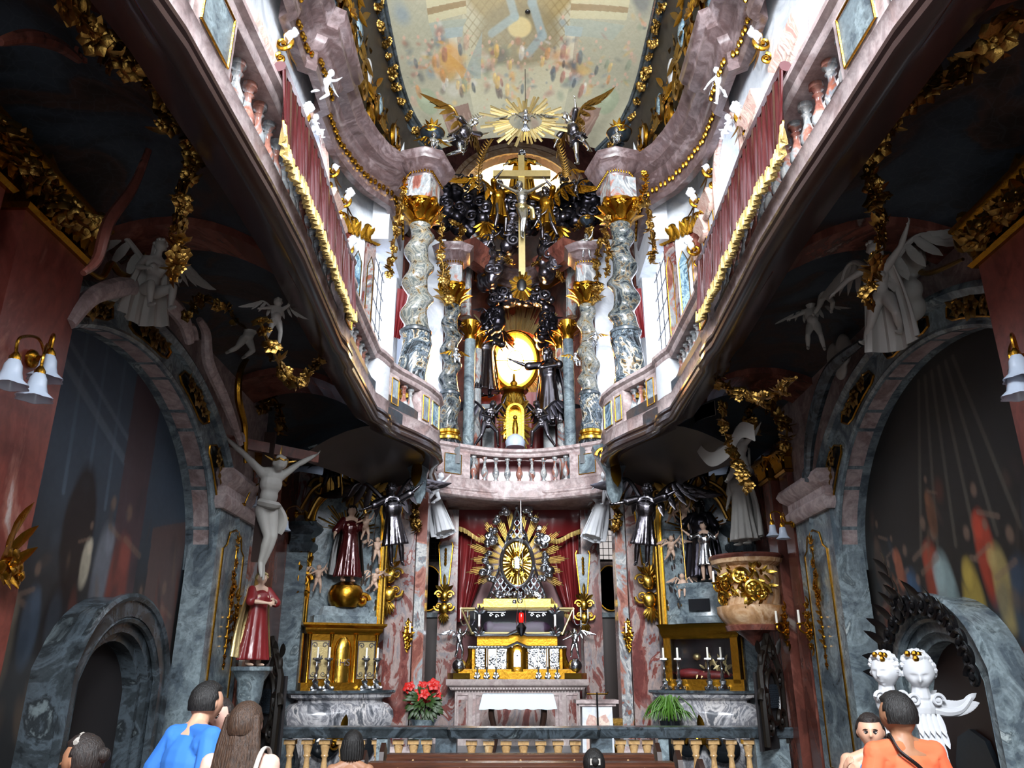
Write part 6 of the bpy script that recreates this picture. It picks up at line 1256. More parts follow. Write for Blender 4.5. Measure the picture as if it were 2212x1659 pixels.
for s, pts1, pts2, fr_ in ((-1, [(985, 1130), (1030, 1150), (1075, 1160)], [(985, 1345), (1000, 1340), (1012, 1325)], [(968, 1136), (1000, 1140), (1035, 1162), (1050, 1158)]), (1, [(1160, 1160), (1205, 1150), (1250, 1130)], [(1225, 1330), (1238, 1345), (1252, 1350)], [(1180, 1160), (1205, 1165), (1235, 1150), (1265, 1140)])):
    b = MB(); A_ = bez([c2(*p, 15.25) for p in pts1], 6); B_ = bez([c2(*p, 15.25) for p in pts2], 6); mid = [a.lerp(q, .5) + V((-s * .0, 0, 0)) for a, q in zip(A_, B_)]; cloth(b, A_, B_, .06, 4, .012, 26, 60, bulge=.1, taper=.3); obj('drape', b, M('crimson'), t)
    b = MB(); q = bez([c2(*p, 15.0) for p in fr_], 8); cloth(b, q, [p + V((0, -.02, -.09)) for p in q], .015, 14, .015, 3, 90); obj('fringe', b, M('fringe'), t)
    q = bez([c2(*p, 15.0) for p in ([(1050, 1290), (1035, 1310), (1012, 1330)] if s < 0 else [(1190, 1290), (1208, 1312), (1232, 1330)])], 8); b = MB(); cloth(b, q, [p + V((0, -.02, -.1)) for p in q], .015, 14, .015, 3, 90); obj('fringe', b, M('fringe'), t)
b = MB(); b.plate([(-1.2, .6), (1.2, .6), (1.2, 4.62), (-1.2, 4.62)], (-.05, 15.6, 0), (1, 0, 0), (0, 0, 1), (0, .03, 0)); obj('backcloth', b, M('crimson'), t)
# white angels gathering the curtain
for s, sd, a1, a2 in ((-1, 'left', (938, 1100), (965, 1165)), (1, 'right', (1312, 1100), (1275, 1175))):
    putto('white_cherub', 'small white winged cherub perched at the %s corner under the altar balustrade' % sd, .62, P(*a1, Y=13.0), -s * .9, FLY, M('stucco'), cat='cherub')
    t, p = saint('white_angel', 'white robed stucco angel pulling back the red curtain on the %s' % sd, 'angel', 1.0, P(*a2, Y=13.9), s * -.5, dict(el=(.2, -.06, .86), hl=(.3, -.1, .98), er=(-.2, -.06, .84), hr=(-.3, -.08, .96), kl=(.08, .02, .3), fl=(.1, .12, .12), kr=(-.06, 0, .3), fr=(-.05, .1, .1)), 'stucco', 'stucco', 'stucco', cape='stucco', rx=(-.2, s * .25)); t.scale = (-s, 1, 1)
# gilded consoles hanging on the altar flanking pilasters
for px, Y, py, sd, k in ((960, 14.6, 1300, 'left of the red curtain', 1), (1262, 14.6, 1320, 'right of the red curtain', 1), (840, 12.38, 1262, 'on the left side-altar pilaster', 1.25), (1402, 12.38, 1275, 'on the right side-altar pilaster', 1.25)):
    c = P(px, py, Y=Y); t = thing('gilded_cartouche', 'gilded mask cartouche with leaf drop %s' % sd, 'ornament', c); f = c + V((0, -.04, 0)); q = .17 * k
    b = MB(); b.ball(f + V((0, 0, .1 * k)), (.09 * k, .06, .1 * k), 12); b.ball(f + V((0, -.02, -.12 * k)), (.1 * k, .06, .1 * k), 12); b.fan(f + V((0, -.03, -.2 * k)), (0, 0, -1), (0, -1, 0), q * 1.1, 7, 1.6); b.fan(f + V((0, -.03, .16 * k)), (0, 0, 1), (0, -1, 0), q * 1.1, 5, 1.4)
    for s in (-1, 1): b.scroll(f + V((s * .1 * k, -.02, .12 * k)), (s, 0, 0), (0, 0, 1), .07 * k, 1.4, .018, 0); b.scroll(f + V((s * .1 * k, -.02, -.08 * k)), (s, 0, 0), (0, 0, -1), .08 * k, 1.4, .02, 0); b.leaf(f + V((s * .05, 0, .2 * k)), (s, -.2, .7), (0, -1, 0), .14 * k, .06)
    b.leaf(f + V((0, -.02, .28 * k)), (0, 0, 1), (0, -1, 0), .2 * k, .06); obj('mask', b, M('goldbright'), t)
    b = MB(); w = .13 * k; b.plate([(-w * .5, .3 * k), (w * .5, .3 * k), (w, 1.0 * k), (-w, 1.0 * k)], c + V((0, .0, 0)), (1, 0, 0), (0, 0, 1), (0, .02, 0)); pn = obj('tapered_panel', b, M('grey'), t); b = MB()
    for s in (-1, 1): b.tube([c + V((s * w * .5, -.01, .3 * k)), c + V((s * w, -.01, 1.0 * k)), c + V((s * w * .8, -.01, 1.06 * k))], .014, 6)
    for j in range(5): b.leaf(c + V((0, -.02, (.95 - .06 * j) * k)), (0, -.1, -1), (0, -1, 0), .09, .05)
    obj('panel_rim', b, M('gold'), pn)

# ---------------------------------------------------------------- side altars (local frames facing the nave)
def candlestick(): 
    t = thing('silver_candlestick', 'x', 'candlestick'); b = MB().lathe([(.075, 0), (.08, .02), (.05, .05), (.03, .08), (.045, .12), (.02, .15), (.028, .2), (.016, .24), (.026, .28), (.015, .33), (.02, .37), (.06, .4), (.055, .42), (.015, .42)], n=12, fn=lambda a, r, z: r * (1 + .18 * cos(3 * a + z * 20)))
    for k in range(3): a = 2.1 * k; b.ball((.07 * cos(a), .07 * sin(a), .03), .03, 7)
    obj('stem', b, M('silver'), t, local=True); b = MB().lathe([(.014, .42), (.013, .56)], n=8); obj('candle', b, M('wax'), t, local=True); return t
ck = candlestick(); ckn = [0]
def put_ck(loc, lb, grp=None):
    o = ck if ckn[0] == 0 else dup(ck); ckn[0] += 1; o.location = loc; o['label'] = lb
    if grp: o['group'] = grp
for s, sd in ((-1, 'left'), (1, 'right')):
    L_ = V((s * 2.5, 11.72, 0)); rz = -s * .42; R3 = Matrix.Rotation(rz, 3, 'Z'); w2 = lambda p: L_ + R3 @ V(p)
    t = thing('side_altar_table', 'bulging grey striped marble altar table of the %s side altar' % sd, 'altar', L_ + V((0, 0, .1)), rz); loc = lambda b: b.mapv(lambda p: p - V((0, 0, .1)))
    pth = [(-.62, .3), (-.62, -.05), (-.45, -.16), (.45, -.16), (.62, -.05), (.62, .3)]
    b = MB().sweep([(-.25, .1), (-.02, .1), (-.02, .3), (-.08, .36), (-.14, .55), (-.06, .8), (.08, 1.0), (.11, 1.12), (.1, 1.2), (.04, 1.28), (-.04, 1.31), (-.04, 1.34), (.06, 1.37), (.08, 1.42), (-.25, 1.42)], pth); b.box((0, .1, .75), (1.0, .4, 1.1)); obj('body', loc(b), M('stripegrey'), t, local=True)
    b = MB().sweep([(-.3, 1.415), (.09, 1.415), (.12, 1.43), (.12, 1.46), (-.3, 1.46)], pth); b.box((0, .12, 1.44), (1.2, .44, .03)); obj('top_slab', loc(b), M('greydark'), t, local=True)
    b = MB(); b.fan((0, -.3, .8), (0, 0, 1), (0, -1, 0), .2, 7); b.leaf((0, -.28, .9), (0, -.1, 1), (0, -1, 0), .28, .1); b.scroll((-.12, -.28, .8), (-1, 0, 0), (0, 0, 1), .1, 1.4, .022); b.scroll((.12, -.28, .8), (1, 0, 0), (0, 0, 1), .1, 1.4, .022); obj('gilt_ornament', loc(b), M('gold'), t, local=True)
    b = MB(); b.ball((-.22, -.19, .78), (.2, .06, .16), 14); b.ball((.25, -.19, .75), (.22, .06, .18), 14); obj('shadow_inlay', loc(b), M('marbleblack'), t, local=True)  # black lumps stand in for shade under the table's bulge
    # niche
    t = thing('altar_niche', '%s side altar niche: arched gilded frame over mottled silvery back wall' % sd, 'niche', L_ + V((0, 0, 2.34)), rz); lz = lambda b, z=2.34: b.mapv(lambda p: p - V((0, 0, z)))
    ar_ = [(-.56, 2.36), (-.56, 3.85)] + [(-.56 * cos(pi * k / 14), 3.85 + .5 * sin(pi * k / 14)) for k in range(1, 14)] + [(.56, 3.85), (.56, 2.36)]
    b = MB().plate(ar_, (0, .34, 0), (1, 0, 0), (0, 0, 1), (0, .05, 0)); obj('back_panel', lz(b), M('grey'), t, local=True)
    b = MB(); 
    for q, r in ((1, .045), (1.09, .03), (.92, .02)): b.tube([(x * q, .26 + .02 * q, z if abs(x) == .56 else 3.85 + (z - 3.85) * q) for x, z in ar_], r, 8)
    obj('gilded_frame', lz(b), M('goldbright'), t, local=True)
    b = MB(); x = s * .6
    for k in range(7): b.leaf((x, .24, 3.0 + .13 * k), (s * .6 * (-1) ** k, -.3, 1), (0, -1, 0), .2, .08)
    b.scroll((x, .22, 2.95), (1, 0, 0), (0, 0, 1), .11, 1.5, .03); b.scroll((x, .22, 3.15), (-1, 0, 0), (0, 0, 1), .09, 1.5, .025); b.fan((x, .2, 2.8), (0, 0, -1), (0, -1, 0), .14, 5); obj('side_scroll', lz(b), M('gold'), t, local=True)
    b = MB(); 
    for k in range(-4, 5): b.leaf((k * .1, .2, 4.42 - abs(k) * .03), (k * .2, -.4, 1), (0, -1, 0), .3 - abs(k) * .02, .1)
    b.fan((0, .15, 4.3), (0, 0, -1), (0, -1, 0), .3, 9, 2.6); b.scroll((-.5, .2, 4.3), (-1, 0, 0), (0, 0, 1), .15, 1.5, .035); b.scroll((.5, .2, 4.3), (1, 0, 0), (0, 0, 1), .15, 1.5, .035); obj('crest', lz(b), M('goldold'), t, local=True)
    b = MB().rays((0, .33, 3.7), (1, 0, 0), (0, 0, 1), (0, -1, 0), .12, .5, 22, .025, .4, 0, pi, .01, random.Random(3)); obj('halo_rays', lz(b), M('goldold' if s < 0 else 'gold'), t, local=True)
    b = MB(); rr = random.Random(7)
    for k in range(46): x = rr.uniform(0, .5) * -s; z = rr.uniform(2.5, 3.6); b.leaf((x, .33, z), (0, -.05, 1), (0, -1, 0), .09, .04)
    obj('silver_flames', lz(b), M('silver'), t, local=True)
    # pedestal pieces and statue groups
    if s < 0:
        t = thing('gilded_tabernacle', 'gilded tabernacle with silver panels and IHS door on the left side altar', 'tabernacle', L_ + V((0, 0, 1.46)), rz); lz2 = lambda b: b.mapv(lambda p: p - V((0, 0, 1.46)))
        b = MB(); b.box((0, .2, 1.88), (1.0, .26, .72)); b.sweep([(-.2, 2.2), (.0, 2.2), (.03, 2.24), (.03, 2.28), (.08, 2.32), (.08, 2.35), (-.2, 2.35)], [(-.52, .3), (-.52, .06), (.52, .06), (.52, .3)]); b.box((0, .18, 1.51), (1.12, .34, .1)); obj('case', lz2(b), M('gold'), t, local=True)
        for x in (-.33, .33):
            b = MB().box((x, .06, 1.86), (.24, .02, .5)); pn = obj('side_panel', lz2(b), M('goldpale'), t, local=True); b = MB().tube([(x + a * .12, .04, 1.86 + c * .25) for a, c in ((-1, -1), (1, -1), (1, 1), (-1, 1), (-1, -1))], .012, 5); b.fan((x, .04, 1.86), (0, 0, 1), (0, -1, 0), .08, 5); b.ball((x, .04, 1.84), (.03, .02, .03), 8)
            for a in (-1, 1):
                for c in (-1, 1): b.scroll((x + a * .07, .045, 1.86 + c * .19), (a, 0, 0), (0, 0, c), .04, 1.3, .008)
            obj('silver_relief', lz2(b), M('silver'), pn, local=True)
        for x in (-.48, -.17, .17, .48): b = MB().lathe([(.03, 1.56), (.02, 1.6), (.02, 2.1), (.035, 2.2)], (x, .05, 0), 10); obj('column', lz2(b), M('gold'), t, local=True)
        b = MB().lathe([(.13, 1.56), (.13, 2.0), (.1, 2.1), (.05, 2.16), (0, 2.17)], (0, .08, 0), 18, sy=.6); dr = obj('door', lz2(b), M('goldbright'), t, local=True)
        cu = bpy.data.curves.new('monogram', 'FONT'); cu.body = 'IHS'; cu.size = .13; cu.extrude = .008; cu.align_x = 'CENTER'; o = bpy.data.objects.new('tmp', cu); C.objects.link(o); me = bpy.data.meshes.new_from_object(o.evaluated_get(bpy.context.evaluated_depsgraph_get())); bpy.data.objects.remove(o); me.materials.clear(); me.materials.append(M('silver')); o = bpy.data.objects.new('monogram', me); C.objects.link(o); o.parent = dr; o.location = (0, -.012, 1.78 - 1.46); o.rotation_euler = (pi / 2, 0, 0)
        t = thing('globe_plinth', 'grey marble plinth with gold globe under the Madonna', 'plinth', L_ + V((0, 0, 2.35)), rz); b = MB().box((0, .17, .05), (.9, .3, .1)); b.box((0, .17, .16), (.7, .26, .14), 0, .9); obj('plinth', b, M('grey'), t, local=True); b = MB().lathe([(.18, .22), (.24, .3), (.26, .42), (.22, .52), (.1, .58)], (0, .15, 0), 18); b.scroll((.22, .02, .32), (1, 0, 0), (0, 0, 1), .1, 1.5, .03); obj('globe', b, M('gold'), t, local=True)
        p0 = w2((0, .12, 2.92)); t_, p = saint('madonna_statue', 'Madonna in red robe and dark mantle holding the child in the left niche', 'statue', 1.15, p0, rz + .1, dict(el=(.18, -.06, .66), hl=(.12, -.18, .68), er=(-.2, -.02, .64), hr=(-.24, -.1, .56)), 'skinwood', 'redgloss', None, 'blackwood', 'blackwood', pitch=.1)
        putto('child_statue', 'bare child with cross staff on the arm of the red-robed Madonna', .42, w2((.2, .0, 3.5)), rz, REACH, M('skinwood'), wings=False, cat='statue', pitch=.1)
        for k, (x, z, lb) in enumerate(((.42, 3.2, 'flesh-coloured putto right of the Madonna at waist height'), (.4, 2.75, 'flesh-coloured putto right of the gold globe'), (-.42, 2.75, 'flesh-coloured putto at the lower left of the Madonna'))): putto('putto', lb, .4, w2((x, .12, z)), rz, FLY if k % 2 else REACH, M('skinwood'), cat='putto')
        b = MB().tube([w2((.32, 0, 2.9)), w2((.34, -.02, 4.2))], .008, 5); q = w2((.34, -.02, 4.14)); b.box(q, (.12, .01, .015)); tag(obj('cross_staff', b, M('silver')), 'thin silver cross staff standing by the Madonna', 'staff')
    else:
        t = thing('relic_case', 'gilded frame with glass case holding a draped relic on the right side altar', 'reliquary', L_ + V((0, 0, 1.46)), rz); lz2 = lambda b: b.mapv(lambda p: p - V((0, 0, 1.46))); b = MB()
        b.sweep([(-.1, 2.14), (.02, 2.14), (.05, 2.2), (.06, 2.28), (.1, 2.34), (-.1, 2.34)], [(-.5, .3), (-.5, .06), (.5, .06), (.5, .3)]); b.box((0, .18, 2.24), (1.0, .26, .18)); b.box((0, .18, 1.53), (1.12, .3, .14))
        for x in (-.47, .47): b.box((x, .16, 1.85), (.1, .26, .6))
        obj('frame', lz2(b), M('gold'), t, local=True); b = MB().box((0, .3, 1.86), (.86, .02, .56)); obj('back', lz2(b), M('velvetdark'), t, local=True); b = MB().box((0, .06, 1.86), (.86, .008, .56)); obj('pane', lz2(b), M('clearglass'), t, local=True)
        b = MB(); b.ball((-.2, .2, 1.68), (.22, .08, .07), 10); b.ball((.1, .2, 1.66), (.3, .08, .06), 10); obj('red_cushion', lz2(b), M('crimson'), t, local=True); b = MB(); rr = random.Random(2); b.ball((-.08, .15, 1.9), (.06, .05, .05), 10)
        for k in range(24): b.leaf((rr.uniform(-.1, .35), .15, rr.uniform(1.7, 1.88)), (rr.uniform(-1, 1), 0, rr.uniform(-1, 1)), (0, -1, 0), .1, .03)
        obj('relic', lz2(b), M('goldpale'), t, local=True)
        t = thing('statue_pedestal', 'stepped grey marble pedestal in the right niche', 'pedestal', L_ + V((0, 0, 2.35)), rz); b = MB().lathe([(.42, 0), (.42, .08), (.36, .1), (.3, .26), (.38, .42), (.36, .46), (.4, .5), (.4, .56)], (.05, .14, 0), 8, sy=.4, a0=pi / 8); obj('block', b, M('grey'), t, local=True); b = MB().box((.05, -.03, .25), (.3, .04, .16)); obj('tablet', b, M('marbleblack'), t, local=True)
        saint('saint_statue', 'bearded dark silver saint with staff in the right niche', 'statue', 1.25, w2((.12, .16, 2.92)), rz, dict(er=(-.2, -.05, .68), hr=(-.24, -.16, .74), el=(.18, -.04, .64), hl=(.16, -.16, .56)), 'blacksilver', 'blacksilver', None, 'blackwood', 'blacksilver', beard=True, female=False)
        saint('boy_statue', 'silver boy in knee-length tunic standing before the bearded saint', 'statue', .86, w2((.2, -.05, 2.92)), rz - .2, dict(er=(-.2, -.08, .74), hr=(-.3, -.14, .84), el=(.2, -.02, .7), hl=(.28, -.1, .74)), 'skinwood', 'silver', None, 'blackwood', leglen=False, sk=(.1, .16))
        for k, (x, z, lb) in enumerate(((-.28, 3.75, 'flesh-coloured putto left of the bearded saint, uppermost'), (-.1, 3.68, 'flesh-coloured putto between the topmost putto and the bearded saint'), (-.34, 3.2, 'flesh-coloured putto left of the silver boy'), (-.2, 2.7, 'flesh-coloured putto sitting with gold cloth beside the grey pedestal'))): putto('putto', lb, .42, w2((x, .12, z)), rz, (FLY, REACH, FLY, SIT)[k], M('skinwood'), cat='putto', sash='gold' if k == 3 else None)
        b = MB().tube([w2((-.12, -.0, 2.95)), w2((-.14, -.0, 4.3))], .01, 5); tag(obj('staff', b, M('goldold')), 'thin staff held upright by the bearded saint', 'staff')
    for k, x in enumerate((-.38, -.22, .3, .46) if s < 0 else (-.5, -.3, .12, .3)): put_ck(w2((x, -.1, 1.46)), 'twisted silver candlestick, %s of four on the %s side altar' % (('first', 'second', 'third', 'fourth')[k], sd), None)
    # red tasselled pelmet and herm figures over the side altars
    c = P(832 if s < 0 else 1422, 935, Y=11.9); t = thing('tasselled_pelmet', 'red lambrequin with gold tassels hanging under the %s gallery corner' % sd, 'pelmet', c); b = MB(); wq = .42
    for k in range(3):
        x = -wq + wq * k * 1.0; pts = [(x - .02, .1), (x + .26, .1), (x + .26, -.05), (x + .12, -.2), (x - .02, -.05)]; b.plate(pts, c, (1, 0, 0), (0, 0, 1), (0, .02, 0))
    b.box(c + V((.1 - wq * .3 + .1, .02, .14)), (1.3, .06, .08)); obj('cloth', b, M('crimson'), t); b = MB()
    for k in range(3): x = -wq + wq * k + .12; b.lathe([(.015, 0), (.03, -.04), (.035, -.1), (.02, -.12)], c + V((x, 0, -.2)), 8); b.scroll(c + V((x - .04, -.01, 0)), (1, 0, 0), (0, 0, 1), .05, 1.2, .01); b.tube([c + V((x - .14, -.01, -.05)), c + V((x, -.01, -.2)), c + V((x + .14, -.01, -.05))], .01, 5)
    obj('tassels', b, M('goldpale'), t)
    saint('herm_angel', 'large polished silver angel torso with spread wings beneath the %s gallery corner' % sd, 'angel', 1.2, P(858 if s < 0 else 1385, 1225, Y=11.35), -s * .3, dict(el=(.22, -.04, .84), hl=(.34, -.04, .92), er=(-.22, -.04, .74), hr=(-.36, -.1, .7)), 'darksilver', 'darksilver', 'darksilver', 'darksilver', None, leglen=False, sk=(.09, .15), rx=(.1, s * .15))
    saint('bronze_angel', 'blackened angel with gold drapery crowning the %s side altar' % sd, 'angel', .8, P(715 if s < 0 else 1508, 1080, Y=11.4), s * .2, FLY, 'blacksilver', 'blacksilver', 'blacksilver', 'blacksilver', 'goldold', leglen=False, rx=(.2, 0))
    for k, (px, py) in enumerate(((690, 960), (775, 1040), (640, 1010)) if s < 0 else ((1530, 960), (1450, 1040), (1580, 1030))): putto('bronze_putto', 'blackened putto %s over the %s side altar' % (('at the top', 'beside the niche crest', 'at the outer edge')[k], sd), .5, P(px, py, Y=11.6), (k - 1) * .6, (FLY, SIT, REACH)[k], M('blacksilver'), cat='putto')
    q = lambda pts: [P(x if s < 0 else 2236 - x, y, Y=11.5) for x, y in pts]; b = MB(); b.tube(bez(q([(650, 1100), (680, 1055), (730, 1035), (780, 1060), (800, 1100)]), 8), .05, 8, True, .6); b.tube(bez(q([(665, 1120), (690, 1075), (730, 1058), (775, 1080), (790, 1110)]), 8), .03, 8); tag(obj('gilded_arch', b, M('goldold')), 'bent gilded moulding arching over the %s side altar niche' % sd, 'ornament')
    for k, (pts, n, lb) in enumerate((([(708, 770), (690, 820), (720, 870), (760, 900)], 18, 'bronze-gold flower garland hanging from the %s gallery corner'), ([(735, 860), (760, 900), (790, 930), (800, 960)], 12, 'shorter gilded garland beside the tasselled pelmet on the %s'), ([(890, 1060), (900, 1090), (895, 1120), (905, 1150)], 12, 'gilded fruit cluster drop beside the white cherub on the %s'), ([(560, 890), (590, 860), (610, 900), (600, 940)], 12, 'gilded blossoms over the capital beside the %s crossing pilaster'))):
        garland('flower_garland', lb % sd, q(pts) if k < 2 else [P(x if s < 0 else 2230 - x, y, Y=(12.4 if k == 2 else 9.4)) for x, y in pts], n, .08, 'goldold', seed=30 + k)

# ---------------------------------------------------------------- liturgical furniture in the chancel
t = thing('altar_cloth_table', 'small table with curved brown legs before the high altar', 'table', (-.05, 13.0, .49)); b = MB().box((-.05, 13.0, 1.34), (1.0, .5, .06)); obj('tabletop', b, M('doorwood'), t)
for x in (-.42, .32):
    for y in (-.18, .18): b = MB().tube(bez([(-.0 + x, 13 + y, 1.32), (x * 1.08, 13 + y * 1.1, 1.1), (x * .92, 13 + y, .8), (x * 1.0, 13 + y * 1.1, .56), (x * 1.08, 13 + y * 1.2, .49)], 6), [.045 - .02 * k / 24 for k in range(25)], 8); obj('leg', b, M('doorwood'), t)
b = MB(); W_, D_ = .53, .28; R = []
for j in range(9):
    z = 1.385 if j == 0 else 1.385 - .2 * (j - 1) / 7; e = (0 if j < 2 else .05 * (j - 1) / 7); n = 80; row = []
    for k in range(n):
        a = 2 * pi * k / n; c_, s_ = cos(a), sin(a); m = max(abs(c_), abs(s_)); x, y = c_ / m * (W_ + e), s_ / m * (D_ + e); 
        if j == 0: x, y = x * .98, y * .98
        row.append(V((-.05 + x, 13.0 + y - .008 * sin(k * 1.3) * (j / 8), z - (.015 * abs(sin(k * .9)) if j == 8 else 0))))
    R.append(row)
b.rows(R, True); b.f.append(tuple(range(79, -1, -1))); tag(obj('lace_cloth', b, M('lace')), 'white lace-edged cloth draped over the small altar table', 'tablecloth')
t = thing('ambo', 'low white marble lectern block with pink inlay right of the altar', 'lectern', (1.1, 12.6, .49)); b = MB(); b.box((1.1, 12.6, .88), (.46, .36, .78), 0, .94); obj('block', b, M('whitewall'), t); b = MB().box((1.1, 12.6, 1.29), (.62, .46, .05)); b.box((1.1, 12.6, 1.25), (.54, .4, .04)); obj('top', b, M('pink'), t)
b = MB().plate([(-.17, .6), (.17, .6), (.17, 1.02), (.12, 1.12), (.05, 1.1), (0, 1.06), (-.05, 1.1), (-.12, 1.12), (-.17, 1.02)], (1.1, 12.4, 0), (1, 0, 0), (0, 0, 1), (0, .03, 0)); obj('pink_inlay', b, M('pinkpanel'), t)
t = thing('lamp_stand', 'tall thin black stand with small brass crossbar before the marble lectern', 'stand', (1.08, 12.2, .49)); b = MB().tube([(1.08, 12.2, .5), (1.08, 12.2, 1.42)], .013, 7); b.lathe([(.14, .48), (.12, .51), (.02, .53)], (1.08, 12.2, 0), 14); obj('pole', b, M('black'), t); b = MB().tube([(.93, 12.2, 1.43), (.94, 12.2, 1.40), (1.23, 12.2, 1.40), (1.24, 12.2, 1.43)], .011, 6); obj('crossbar', b, M('gold'), t)
t = thing('gilded_stool', 'small gilded stool behind the lectern at the right door', 'stool', (1.5, 12.75, .48)); b = MB().box((1.5, 12.75, 1.02), (.32, .3, .07)); b.box((1.5, 12.75, .95), (.28, .26, .06)); obj('seat', b, M('goldold'), t)
for a in (-1, 1):
    for c in (-1, 1): b = MB().tube(bez([(1.5 + a * .12, 12.75 + c * .1, .95), (1.5 + a * .18, 12.75 + c * .12, .82), (1.5 + a * .1, 12.75 + c * .1, .62), (1.5 + a * .15, 12.75 + c * .12, .48)], 5), .025, 7); obj('leg', b, M('gold'), t)
rr = random.Random(12)
t = thing('flower_pot', 'grey marble pot of red flowers and drooping foliage left of the high altar', 'plant', (-1.42, 12.35, .49)); c = V((-1.42, 12.35, 1.15)); b = MB().lathe([(.13, .49), (.15, .55), (.12, .7), (.17, 1.0), (.2, 1.05), (.17, 1.06), (.0, 1.0)], (-1.42, 12.35, 0), 20); obj('pot', b, M('grey'), t)
plain('leafgreen', '2f4a1c', .5, 0, noise=.5, nscale=20); plain('leafbright', '4f7a2a', .45, 0, noise=.4, nscale=20); plain('petalred', 'c01a12', .5, 0, noise=.2)
b = MB()
for k in range(190): d = V((rr.gauss(0, 1), rr.gauss(0, 1), rr.gauss(.2, .8))).normalized(); p = c + V((0, 0, .1)) + V((d.x * .18, d.y * .16, d.z * .17)); b.leaf(p, d + V((0, 0, -.3)), (0, -1, .3), rr.uniform(.08, .15), .045, -.5)
obj('foliage', b, M('leafgreen'), t)
for k in range(14): p = c + V((rr.uniform(-.28, .22), rr.uniform(-.2, 0), rr.uniform(.15, .38))); b = MB().flower(p, (rr.uniform(-.4, .4), -1, .4), rr.uniform(.06, .085), 5, rr); obj('bloom', b, M('petalred'), t)
t = thing('potted_grass', 'bright green spidery plant on the rail end before the right side altar', 'plant', (1.93, 11.25, .49)); c = V((1.93, 11.25, 1.12)); b = MB().lathe([(.12, .49), (.1, .8), (.15, 1.1), (.12, 1.12), (0, 1.08)], (1.93, 11.25, 0), 16); obj('pot', b, M('marbleblack'), t); b = MB()
for k in range(90): a = rr.uniform(0, 6.28); r = rr.uniform(.12, .3); h = rr.uniform(.08, .3); b.tube([c, c + V((cos(a) * r * .5, sin(a) * r * .5, h)), c + V((cos(a) * r, sin(a) * r, h * .55)), c + V((cos(a) * r * 1.25, sin(a) * r * 1.25, -.02 * rr.random()))], [.006, .009, .008, .002], 4)
obj('leaves', b, M('leafbright'), t)
# altar rail
def rail_bal(): 
    b = MB().box((0, 0, .03), (.14, .14, .06)); b.lathe([(a * .075, .06 + z * .62) for a, z in [(.7, 0), (.75, .05), (.45, .1), (.7, .18), (.98, .3), (.9, .42), (.55, .55), (.42, .7), (.4, .76), (.62, .8), (.5, .84), (.75, .96), (.8, 1)]], n=16); b.box((0, 0, .71), (.13, .13, .05)); return b.mesh('baluster', M('balu'), 50)
RB = rail_bal(); YR = lambda x: 10.42 - .0 * x
t = thing('communion_rail', 'long dark marble communion rail on honey-coloured balusters across the chancel', 'rail', (0, 10.4, 0))
segs = [(-3.15, -1.32, 10.4), (-1.32, -.82, 10.42), (-.82, .72, 10.2), (.72, 1.25, 10.42), (1.25, 3.15, 10.4)]
pth = [(-3.2, 10.4), (-.8, 10.4), (-.75, 10.28), (.75, 10.28), (.8, 10.4), (3.2, 10.4)]
b = MB().sweep([(-.14, .96), (.14, .96), (.16, .99), (.16, 1.03), (.18, 1.06), (.16, 1.08), (-.16, 1.08), (-.18, 1.05), (-.16, .99)], pth); obj('top_rail', b, M('greydark'), t); b = MB().sweep([(-.15, .0), (.15, .0), (.15, .2), (-.15, .2)], pth); obj('foot_rail', b, M('greydark'), t)
for x0, x1, y in ((-3.15, -2.95, 10.4), (-1.05, -.8, 10.38), (.8, 1.05, 10.38), (2.75, 3.15, 10.4), (1.6, 1.72, 10.4), (-1.75, -1.62, 10.4)): b = MB().box(((x0 + x1) / 2, y, .58), (x1 - x0, .22, .77)); obj('pier', b, M('grey'), t)
for x in [-2.8 + .21 * k for k in range(6)] + [-1.5, -1.32, -1.16] + [-.62 + .205 * k for k in range(7)] + [1.16, 1.32, 1.48] + [1.85 + .21 * k for k in range(5)]:
    o = bpy.data.objects.new('baluster', RB); C.objects.link(o); o.parent = t; o.location = (x, (10.4 if abs(x) > .8 else 10.28) - 10.4, .2)
# pews
for k, (y, z, xw, lb) in enumerate(((9.35, .88, 1.42, 'front brown wooden pew nearest the communion rail'), (8.75, .86, 1.52, 'second brown wooden pew from the rail'), (8.1, .84, 1.6, 'third brown wooden pew from the rail'), (7.3, .82, 1.66, 'nearest brown wooden pew at the bottom of the photo'))):
    t = thing('church_pew', lb, 'pew', (-.05, y, 0), group=None); b = MB().box((-.05, y, z - .03), (2 * xw, .2, .045)); b.box((-.05, y - .12, z - .08), (2 * xw, .035, .08)); obj('book_ledge', b, M('pew'), t); b = MB().box((-.05, y - .02, z / 2 + .02), (2 * xw, .05, z - .1)); obj('back_board', b, M('pew'), t); b = MB().box((-.05, y - .4, .45), (2 * xw, .38, .05)); obj('seat', b, M('pew'), t)
    for s in (-1, 1):
        b = MB().plate([(-.62, 0), (.12, 0), (.16, .5), (.12, z + .02), (.0, z + .1), (-.12, z + .02), (-.2, .6), (-.55, .5)], (-.05 + s * (xw + .03), y, 0), (0, 1, 0), (0, 0, 1), (s * .05, 0, 0)); obj('end_panel', b, M('doorwood'), t)
    [obj('peg', MB().ball((-.05 - xw + 2 * xw * (j + .5) / 5, y - .145, z - .06), .012, 7), M('balu'), t) for j in range(5)]
